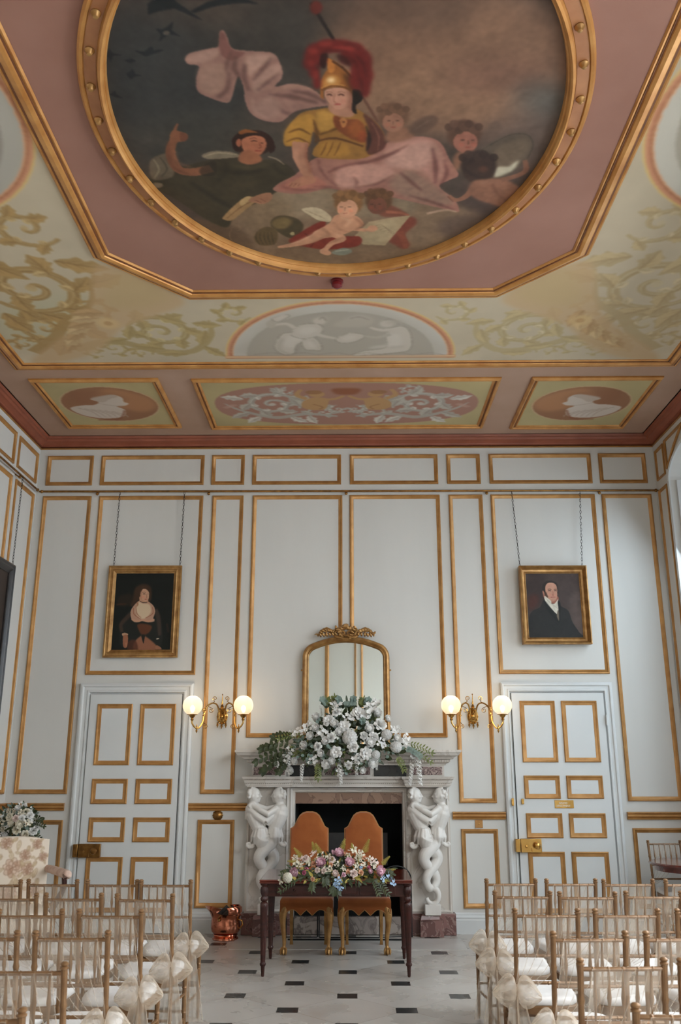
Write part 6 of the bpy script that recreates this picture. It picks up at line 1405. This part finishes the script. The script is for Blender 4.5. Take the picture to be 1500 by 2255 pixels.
# ------------------------------------------------------------------ copper coal scuttle
cx, cy = -1.265, 9.50
t = thing('coal_scuttle', 'polished copper helmet coal scuttle holding logs, left of the fireplace', 'coal scuttle', (cx, cy, 0))
b = MB(); b.lathe([(.125, 0), (.130, .006), (.128, .018), (.112, .024), (.115, .034), (.122, .042), (.118, .05)], 32, T(cx, cy, 0)); b.build('foot', COPPER, t)
def sring(r, z, sp, zl, tilt): 
    o = []
    for k in range(32):
        a = 2*PI*k/32; c = math.cos(a); q_ = max(0, -c)**2; rr = r*(1+sp*q_); o.append((cx+rr*c, cy+rr*.92*math.sin(a), z+zl*q_+tilt*c))
    return o
rg = [sring(.115, .048, 0, 0, 0), sring(.138, .075, 0, 0, 0), sring(.146, .11, 0, 0, 0), sring(.142, .15, .02, .0, .0), sring(.134, .185, .06, .012, -.004), sring(.140, .212, .18, .030, -.010), sring(.152, .232, .34, .046, -.016),
      sring(.155, .238, .36, .048, -.016), sring(.146, .230, .33, .044, -.014), sring(.130, .205, .16, .028, -.01), sring(.126, .17, .05, 0, 0), sring(.120, .12, 0, 0, 0)]
bo = MB().loft(rg).build('bowl', COPPER, t, auto=60)
co_ = MB(); P = [(cx+.148*math.cos(a), cy+.136*math.sin(a), .222+.02*math.cos(a)) for a in np.linspace(-1.3, 1.3, 12)]
co_.loft([[(p[0]*1+dx*math.cos(0), p[1], p[2]+dz) for dx, dz in ((0, 0), (.012, .004), (.010, .05), (-.014, .07), (-.018, .066), (0, .046))] for p in P]); co_.build('collar', COPPER, t, auto=60)
hd = MB(); hd.tube([(cx+.128, cy-.03, .185), (cx+.165, cy-.04, .175), (cx+.175, cy-.042, .14), (cx+.15, cy-.04, .11), (cx+.13, cy-.035, .105)], [.006, .008, .008, .008, .006], 8); hd.build('handle', BRASS, t)
hl = MB(); hl.tube([(cx-.05, cy-.128, .19), (cx-.055, cy-.15, .215), (cx-.03, cy-.14, .24)], .006, 8); hl.ball((cx-.05, cy-.13, .19), .015, 8, 6); hl.build('swing_handle_lug', BRASSD, t)
LOGM = mat('dark_log_bark', (34, 30, 28), (66, 56, 48), rough=.9, scale=20, bump=.4)
for k, (a, b_, r) in enumerate((((-.08, .02, .15), (.08, .03, .285), .030), ((-.06, -.06, .15), (.10, -.045, .27), .026), ((-.10, .06, .19), (.0, .115, .28), .022))):
    o = MB().tube([(cx+a[0], cy+a[1], a[2]), (cx+b_[0], cy+b_[1], b_[2])], r, 10).build('log', LOGM)
    tag(o, ('charred log at the back of the copper coal scuttle', 'charred log at the front of the copper coal scuttle', 'small charred log between the others in the copper coal scuttle')[k], 'log', 'logs in the coal scuttle')

# ------------------------------------------------------------------ floral armchair and the bouquet stand behind it
t = thing('armchair', 'cream armchair printed with brown flowers, dark wooden arms, by the left door', 'armchair', (-3.01, 8.28, 0))
root = t; AO = Vector((-3.01, 8.28, 0)); WO[t] = Vector((0, 0, 0))
CREAMF = mat('cream_cloth', (214, 200, 182), (224, 212, 196), rough=.85, scale=14)
PINKF = mat('rosy_cloth', (190, 156, 138), (216, 192, 176), rough=.85, scale=18, bump=.1)
ca = Canvas(-.33, .33, .36, 1.03, .0045, (222, 208, 190), 8)
ca.ss = .5
def loop(x, y, a, L, w, fill, line):
    P = [(x+L*u*math.cos(a)-w*q*math.sin(a), y+L*u*math.sin(a)+w*q*math.cos(a)) for u, q in ((0, 0), (.3, .7), (.65, 1), (.95, .45), (1, 0), (.95, -.45), (.65, -1), (.3, -.7))]
    ca.poly(P, fill, .8, .7); ca.stroke(P+P[:1], .0042, line, .8, .75)
def motif(x, y, s, a):
    for r, n in ((1., 8), (.68, 6), (.4, 4)):
        for k in range(n): loop(x, y, a+r*3+2*PI*k/n, s*r, s*r*.34, ((208, 184, 164), (196, 166, 144), (182, 146, 122))[k % 3], (142, 108, 86))
def leafm(x, y, a, L):
    loop(x, y, a, L, L*.2, (204, 184, 152), (158, 128, 98)); ca.stroke([(x, y), (x+L*.9*math.cos(a), y+L*.9*math.sin(a))], .003, (150, 120, 92), .7, .7)
for x, y, s, a in ((-.20, .80, .075, .3), (.02, .76, .085, 0), (.12, .86, .05, 1), (.15, .74, .055, .5), (-.05, .97, .055, .2), (.22, .95, .045, .7), (-.27, .94, .05, 0), (.0, .55, .075, .8), (-.22, .58, .06, .2), (.22, .56, .06, 1.1), (-.29, .71, .045, .4), (.28, .84, .04, .1), (-.1, .44, .06, .5), (.17, .42, .05, .2)):
    motif(x, y, s, a)
    for k in range(5): leafm(x+s*.8*math.cos(a+k*1.6), y+s*.6*math.sin(a+k*1.6), a+k*1.6+.3, s*1.1)
for x, y, a in ((.02, .66, -1.6), (-.1, .70, 3.4), (.1, .66, .3), (.2, .66, 1.2), (-.15, .9, 1.), (.05, .9, 1.4)): leafm(x, y, a, .09)
topz = lambda u: 1.02-.03*(abs(u)/.33)**2-.02*(abs(u) > .22)*(abs(u)-.22)/.11
ca.build('printed_back_panel', FABRICP, t, lambda u, v: (u, .215-.055*np.cos(np.clip(u/.36, -1, 1)*PI/2)+.10*(v-.36), v), keep=lambda X, Y: Y < topz(0)-.03*(np.abs(X)/.33)**2)
b = MB(); rings = []
for e, yy in ((.012, .30), (0, .285), (0, .235), (.01, .222)):
    pol = [(-.33+e, .36)]+[(-.33+e+(.66-2*e)*k/16, topz(-.33+.66*k/16)-e*.6) for k in range(17)]+[(.33-e, .36)]
    rings.append([(x, yy+.10*(z-.36), z) for x, z in pol])
b.loft(rings); b.build('backrest', CREAMF, t, auto=50)
st = MB(); st.loft([[(-.33+e, -.30+e, z), (.33-e, -.30+e, z), (.33-e, .26-e, z), (-.33+e, .26-e, z)] for e, z in ((.01, .28), (0, .30), (0, .40), (.015, .43), (.06, .45), (.15, .46))]); st.build('seat', CREAMF, t, auto=50)
for s in (-1, 1):
    a_ = MB(); a_.tube([tuple(p) for p in catmull([(s*.335, .25, .735), (s*.36, .10, .738), (s*.40, -.10, .735), (s*.435, -.245, .728), (s*.437, -.262, .722)], 5, False)], [.034]*4+[.036]*4+[.038]*4+[.041]*4+[.034], 14); a_.build('arm_pad', PINKF, t)
    w_ = MB(); w_.tube([tuple(p) for p in catmull([(s*.42, -.235, .70), (s*.425, -.215, .62), (s*.39, -.16, .52), (s*.345, -.14, .42), (s*.335, -.15, .32)], 5, False)], [.022]*8+[.026]*8+[.024]*5, 10); w_.build('arm_support', MAHOG, t)
    for y in (-.26, .24):
        l_ = MB(); l_.loft([[(s*.30+p*r, y+q_*r, z) for p, q_ in ((-1, -1), (1, -1), (1, 1), (-1, 1))] for r, z in ((.016, 0), (.02, .1), (.026, .29))]); l_.build('leg', MAHOG, t, bevel=.003)
t.location = AO; t.rotation_euler = (0, 0, math.radians(25))

BX, BY = -3.32, 9.36
t = thing('flower_stand', 'slim dark pedestal flower stand in the corner behind the floral armchair', 'flower stand', (BX, BY, 0))
MB().lathe([(.13, 0), (.135, .02), (.05, .04), (.03, .08), (.022, .5), (.026, .9), (.05, .94)], 20, T(BX, BY, 0)).build('pedestal', MAHOG, t); MB().lathe([(.11, .94), (.115, .95), (.11, .962)], 24, T(BX, BY, 0)).build('top', MAHOG, t)
t = thing('corner_bouquet', 'rounded bouquet of cream and white roses above the floral armchair', 'flower arrangement', (BX, BY, .962))
MB().lathe([(.05, .962), (.06, .97), (.07, 1.04), (.06, 1.06)], 18, T(BX, BY, 0)).build('vase', CREAMF, t)
def bq(px, py, back=0.): P = on_y(px, py, 9.25); r2 = ((px-42)/48)**2+((py-1812)/42)**2; return on_y(px, py, 9.22+.12*min(1, r2)+back)
for kind, m, px, py, r in (('rose', P_CREAM, 37, 1827, 10), ('rose', P_WHITE, 73, 1829, 10), ('blossom', P_WHITE, 50, 1774, 10), ('rose', P_WHITE, 48, 1803, 8), ('rose', P_CREAM, 22, 1800, 9), ('rose', P_CREAM, 58, 1788, 8), ('blossom', P_CREAM, 30, 1788, 9), ('rose', P_WHITE, 66, 1796, 8), ('rose', P_CREAM, 7, 1824, 8), ('blossom', P_CREAM, 62, 1812, 10), ('blossom', P_WHITE, 70, 1806, 9), ('rose', P_PALE, 35, 1803, 8), ('blossom', P_CREAM, 46, 1790, 9), ('blossom', P_CREAM, 8, 1812, 9), ('rose', P_WHITE, 54, 1776, 6), ('rose', P_CREAM, 20, 1786, 6), ('blossom', P_WHITE, 66, 1785, 8), ('peony', P_CREAM, 45, 1815, 9), ('peony', P_WHITE, 15, 1836, 8), ('rose', P_CREAM, 56, 1836, 9), ('peony', P_WHITE, 82, 1815, 7), ('peony', P_CREAM, 28, 1812, 8), ('peony', P_WHITE, 40, 1782, 7), ('blossom', P_CREAM, 2, 1800, 9)):
    flower(t, kind, m, bq(px, py), r*9.25/1929*1.1, ((px-42)/50, -1, (1815-py)/45))
fd, fe = MB(), MB()
for k in range(190):
    a, q_ = rnd.uniform(0, 2*PI), math.sqrt(rnd.random()); px, py = 42+46*q_*math.cos(a), 1812+38*q_*math.sin(a)
    leaf_at(fd if k % 3 else fe, bq(px, py, .03), (math.cos(a)+rnd.gauss(0, .4), -.5, -math.sin(a)+rnd.gauss(0, .4)), rnd.uniform(.04, .07), rnd.uniform(.012, .02), (rnd.gauss(0, .3), -1, .4))
for dx, dz, px, py in ((1, .0, 74, 1812), (1, -.5, 76, 1836), (-1, -.3, 10, 1838), (1, .3, 70, 1806), (-1, .1, 10, 1815), (.8, -.5, 66, 1838)): spray(fd, bq(px, py), (dx, -.2, dz), .11, .008, .035, 5)
tag(fd.build('dark_foliage', LEAFD, t), kind='stuff'); tag(fe.build('eucalyptus_foliage', LEAFE, t), kind='stuff')

# ------------------------------------------------------------------ round side table in the window
RTX, RTY, RTZ = 3.30, 9.0, .765
t = thing('round_table', 'round dark mahogany pedestal table standing in the window at the right wall', 'table', (RTX, RTY, 0))
MB().lathe([(.40, RTZ-.075), (.405, RTZ-.03), (.43, RTZ-.028), (.452, RTZ-.022), (.455, RTZ-.010), (.445, RTZ)], 64, T(RTX, RTY, 0)).build('tabletop', MAHOGT, t, auto=30)
MB().lathe([(.10, .12), (.07, .15), (.05, .22), (.075, .32), (.06, .40), (.045, .48), (.06, .62), (.11, RTZ-.075)], 24, T(RTX, RTY, 0)).build('pedestal', MAHOG, t)
for k in range(3):
    a = PI/2+.5+2*PI*k/3; c, s = math.cos(a), math.sin(a); MB().tube([tuple(p) for p in catmull([(RTX+.05*c, RTY+.05*s, .17), (RTX+.15*c, RTY+.15*s, .15), (RTX+.25*c, RTY+.25*s, .06), (RTX+.32*c, RTY+.32*s, .022)], 4, False)], [.03]*5+[.026]*4+[.02]*4, 10).build('leg', MAHOG, t)
PORC = mat('white_porcelain', (224, 226, 228), rough=.15); COBALT = mat('cobalt_glaze', (28, 44, 88), (44, 64, 112), rough=.15, scale=30)
t = thing('dish', 'blue and white china dish on the round mahogany table', 'dish', (3.36, 8.76, RTZ)); 
do = MB().lathe([(.05, 0), (.06, .004), (.10, .016), (.135, .030), (.137, .034), (.10, .022), (.05, .010)], 36, T(3.36, 8.76, RTZ)).build('bowl', PORC, t); MB().lathe([(.085, .0095), (.131, .0265), (.136, .029), (.120, .025)], 36, T(3.36, 8.76, RTZ)).build('blue_band', COBALT, do)
t = thing('jar', 'dark blue glazed jar at the right edge on the round mahogany table', 'jar', (3.56, 9.05, RTZ)); MB().lathe([(.05, 0), (.055, .01), (.085, .06), (.09, .11), (.07, .16), (.045, .19), (.05, .20)], 28, T(3.56, 9.05, RTZ)).build('body', COBALT, t); MB().lathe([(.05, .20), (.052, .21), (.03, .235), (.008, .245), (.012, .26), (.002, .268)], 24, T(3.56, 9.05, RTZ)).build('lid', COBALT, t)
# ------------------------------------------------------------------ gilt bamboo-turned chairs with organza sashes
def bamboo(pts, r0, r1, knots, n=10):
    C = catmull(pts, 8, False); b = MB(); L = len(C); R = []; s = np.linspace(0, 1, L)
    C2, R2 = [], []
    for k in range(4*L):
        u = k/(4*L-1); p = [float(np.interp(u, s, C[:, i])) for i in range(3)]; r = r0+(r1-r0)*u
        for q in knots:
            d = abs(u-q); r *= 1+.22*math.exp(-(d/.008)**2)-.08*math.exp(-((d-.02)/.012)**2)
        C2.append(tuple(p)); R2.append(r)
    b.tube(C2, R2, n); return b
def backy(z): return -.175-.0*z-(.075*max(0, (z-.45)/.47)**1.15)
def make_chair():
    t = thing('bamboo_turned_chair', 'chair', 'chair')
    for s in (-1, 1):
        P = [(s*.163, -.155, 0), (s*.1625, -.170, .25), (s*.1625, -.175, .45), (s*.1625, backy(.68), .68), (s*.1625, backy(.90), .90)]
        b = bamboo(P, .0105, .0128, (.15, .32, .49, .66, .84), 10); b.lathe([(.010, 0), (.0165, .003), (.017, .008), (.011, .012), (.0155, .017), (.016, .022), (.008, .028)], 12, T(s*.1625, backy(.90), .895)); b.build('back_post', CHAIRG, t)
        bamboo([(s*.172, .215, 0), (s*.169, .208, .22), (s*.167, .20, .425)], .0105, .0145, (.2, .45, .75), 10).build('leg', CHAIRG, t)
    for z, nm in ((.882, 'top_rail'), (.69, 'middle_rail'), (.56, 'lower_rail')):
        y = backy(z); b = bamboo([(-.160, y, z), (-.06, y-.006, z), (.06, y-.006, z), (.160, y, z)], .0085, .0085, (.17, .34, .5, .66, .83), 8); b.build(nm, CHAIRG, t)
    for k in range(5):
        x = -.109+.0545*k; b = MB(); z0, z1 = .692, .882; prof = [(.0045, 0), (.005, .25), (.0085, .42), (.0095, .46), (.0085, .50), (.0055, .70), (.0048, 1)]
        rings = []
        b.tube([(x, backy(z0+(z1-z0)*u)-.004, z0+(z1-z0)*u) for r, u in prof], [r for r, u in prof], 8); b.build('spindle', CHAIRG, t)
    st = MB(); pol = []
    for k in range(40):
        a = 2*PI*k/40; c, s = math.cos(a), math.sin(a); sx = math.copysign(abs(c)**.45, c); sy = math.copysign(abs(s)**.45, s); pol.append(((.172+.012*sy)*sx, .205*sy+.02))
    st.loft([[(x*f, (y-.02)*f+.02, z) for x, y in pol] for f, z in ((.96, .405), (1, .41), (1, .445), (.97, .45))]); st.build('seat', CHAIRG, t, auto=40)
    cu = MB(); cu.loft([[(x*f, (y-.02)*f+.02, z) for x, y in pol] for f, z in ((.95, .448), (.985, .456), (.985, .474), (.95, .486), (.8, .494), (.4, .497))]); cu.build('seat_cushion', CUSH, t, auto=60)
    for s in (-1, 1):
        for z in (.16, .30): bamboo([(s*.163, -.16, z+.02), (s*.167, .02, z+.01), (s*.170, .208, z)], .0075, .0075, (.25, .5, .75), 8).build('stretcher', CHAIRG, t)
    for y, z, hw in ((.212, .20, .168), (-.165, .24, .16)): bamboo([(-hw, y, z), (0, y, z), (hw, y, z)], .008, .008, (.25, .5, .75), 8).build('stretcher', CHAIRG, t)
    return t
def make_sash(sg, bow):                                           # sg = +1: gathered towards +x (the aisle of the left block)
    t = thing('organza_sash', 'sash', 'sash')
    b = MB(); nu, nv = 16, 14; vs, fs = [], []
    for j in range(nv+1):
        v = j/nv
        for i in range(nu+1):
            u = i/nu
            top = Vector((-.145+.265*u, backy(.875), .884)); K = Vector((.166, backy(.53)-.006, .535))
            # the cloth hangs from the rail, sweeping to the gathering point at the aisle post
            w_ = v**1.06
            p = top*(1-w_)+(K+Vector((-.16*(1-u)*(1-v)**.8-.03*(1-u), 0, .05*(u-.5))))*w_
            p.z += -.045*(1-u)*math.sin(PI*v)+.03*u*math.sin(PI*v)
            p.y = backy(p.z)-.016-.012*math.sin(PI*v)-.007*math.sin(u*19+v*3)*(.4+.6*v)*math.sin(PI*min(1, v*1.1+.08))
            vs.append((sg*p.x, p.y, p.z))
    # over the rail to the inside of the back
    m = nu+1
    for i in range(nu+1): vs.append((sg*(-.145+.265*i/nu), backy(.875)+.016, .884+.004*math.sin(i*2)))
    for i in range(nu+1): vs.append((sg*(-.140+.255*i/nu), backy(.80)+.022, .80-.04*i/nu))
    for j in range(nv):
        for i in range(nu): fs.append((j*m+i, j*m+i+1, (j+1)*m+i+1, (j+1)*m+i))
    k0 = (nv+1)*m
    for i in range(nu): fs.append((i, k0+i, k0+i+1, i+1)); fs.append((k0+i, k0+m+i, k0+m+i+1, k0+i+1))
    b.add(vs, fs)
    for q in range(6):                                            # rolled edges and creases catch the light
        P = [vs[j*m+(0, 3, 6, 9, 12, 16)[q]] for j in range(nv+1)]; b.tube(P, .0018, 5)
    b.build('drape', ORGANZA, t)
    if bow:
        kx, ky, kz = .168, backy(.53)-.012, .53; kn = MB(); kn.ball((sg*kx, ky-.012, kz), (.022, .022, .026), 10, 8)
        bw = MB()
        for s in (-1, 1):
            rings = []; ax = Vector((s*.96, -.10, -.10 if s < 0 else .06)).normalized(); up_ = Vector((0, -.25, 1)).normalized(); dp = ax.cross(up_).normalized()
            for k in range(13):
                u = k/12; e = math.sin(PI*min(1, u**.62*1.0)) if u < 1 else 0
                hw = .011+.072*e; hd = .008+.020*e; c = Vector((kx, ky-.018, kz))+ax*(.125*u)+Vector((0, 0, -.018*u*u))
                rings.append([tuple((lambda p: (sg*p.x, p.y, p.z))(c+up_*hw*math.cos(th)*(1+.16*math.sin(6*th+2*s+3*u)*u)+dp*hd*math.sin(th)*(1+.9*math.sin(9*th+4*u)*u))) for th in np.linspace(0, 2*PI, 28, endpoint=False)])
            bw.loft(rings)
        bo = bw.build('bow', ORGANZAB, t); kn.build('knot', ORGANZAB, bo)
        for s, ln in ((-1, .40), (1, .44)):
            vs, fs = [], []
            for j in range(15):
                v = j/14
                for i in range(8):
                    u = i/7-.5; wd = .02+.085*v**.7
                    vs.append((sg*(kx+s*(.012+.045*v)+wd*u), ky-.022-.010*math.sin(u*14+v*2)*v-.02*v, kz-ln*v))
            for j in range(14):
                for i in range(7): fs.append((j*8+i, j*8+i+1, (j+1)*8+i+1, (j+1)*8+i))
            tb = MB().add(vs, fs)
            for i in (0, 7): tb.tube([vs[j*8+i] for j in range(15)], .0018, 5)
            tb.build('tail', ORGANZAB, t)
    return t
proto = make_chair(); remember(proto)
SASH = {}
for sg in (1, -1):
    for bow in (True, False): SASH[(sg, bow)] = make_sash(sg, bow); remember(SASH[(sg, bow)])
ROWS = {'left': [(6.18, [-1.225, -1.58, -1.965, -2.35]), (5.51, [-1.205, -1.635, -2.015]), (4.91, [-1.25, -1.68]), (4.29, [-1.27, -1.665]), (3.61, [-1.25, -1.64]), (2.95, [-1.17])],
        'right': [(6.25, [1.04, 1.435, 1.81, 2.215]), (5.64, [1.02, 1.395, 1.79, 2.18]), (4.97, [1.01, 1.42, 1.84]), (4.30, [1.05, 1.465, 1.86]), (3.71, [1.025, 1.42]), (3.03, [1.045])]}
ORD = ('first', 'second', 'third', 'fourth', 'fifth', 'sixth')
SEAT = ('on the aisle', 'second from the aisle', 'third from the aisle', 'fourth from the aisle')
used = False; usash = set()
jit = random.Random(3)
for block, rows in ROWS.items():
    sg = 1 if block == 'left' else -1
    for ri, (yt, xs) in enumerate(rows):
        for si, x in enumerate(xs):
            c = proto if not used else copy_tree(proto); used = True
            loc = (x, yt+.255+jit.uniform(-.02, .02), 0); rz = math.radians(jit.uniform(-2.5, 2.5))
            c.location = loc; c.rotation_euler = (0, 0, rz)
            where = '%s row from the fireplace, %s block, %s' % (ORD[ri], block, SEAT[si])
            tag(c, 'gold bamboo-turned chair, '+where, 'chair', 'gold bamboo-turned chairs')
            k = (sg, si == 0); s = SASH[k] if k not in usash else copy_tree(SASH[k]); usash.add(k)
            s.location = loc; s.rotation_euler = (0, 0, rz)
            tag(s, ('cream organza sash with bow, ' if si == 0 else 'bowless organza sash, ')+where, 'sash', 'organza sashes on the chairs')
c = copy_tree(proto); c.location = (3.17, 9.30, 0); c.rotation_euler = (0, 0, PI)
tag(c, 'gold bamboo-turned chair standing alone by the right wall behind the round table', 'chair', 'gold bamboo-turned chairs')
s = copy_tree(SASH[(1, False)]); s.location = (3.17, 9.30, 0); s.rotation_euler = (0, 0, PI); tag(s, 'cream organza sash on the lone chair behind the round table', 'sash', 'organza sashes on the chairs')
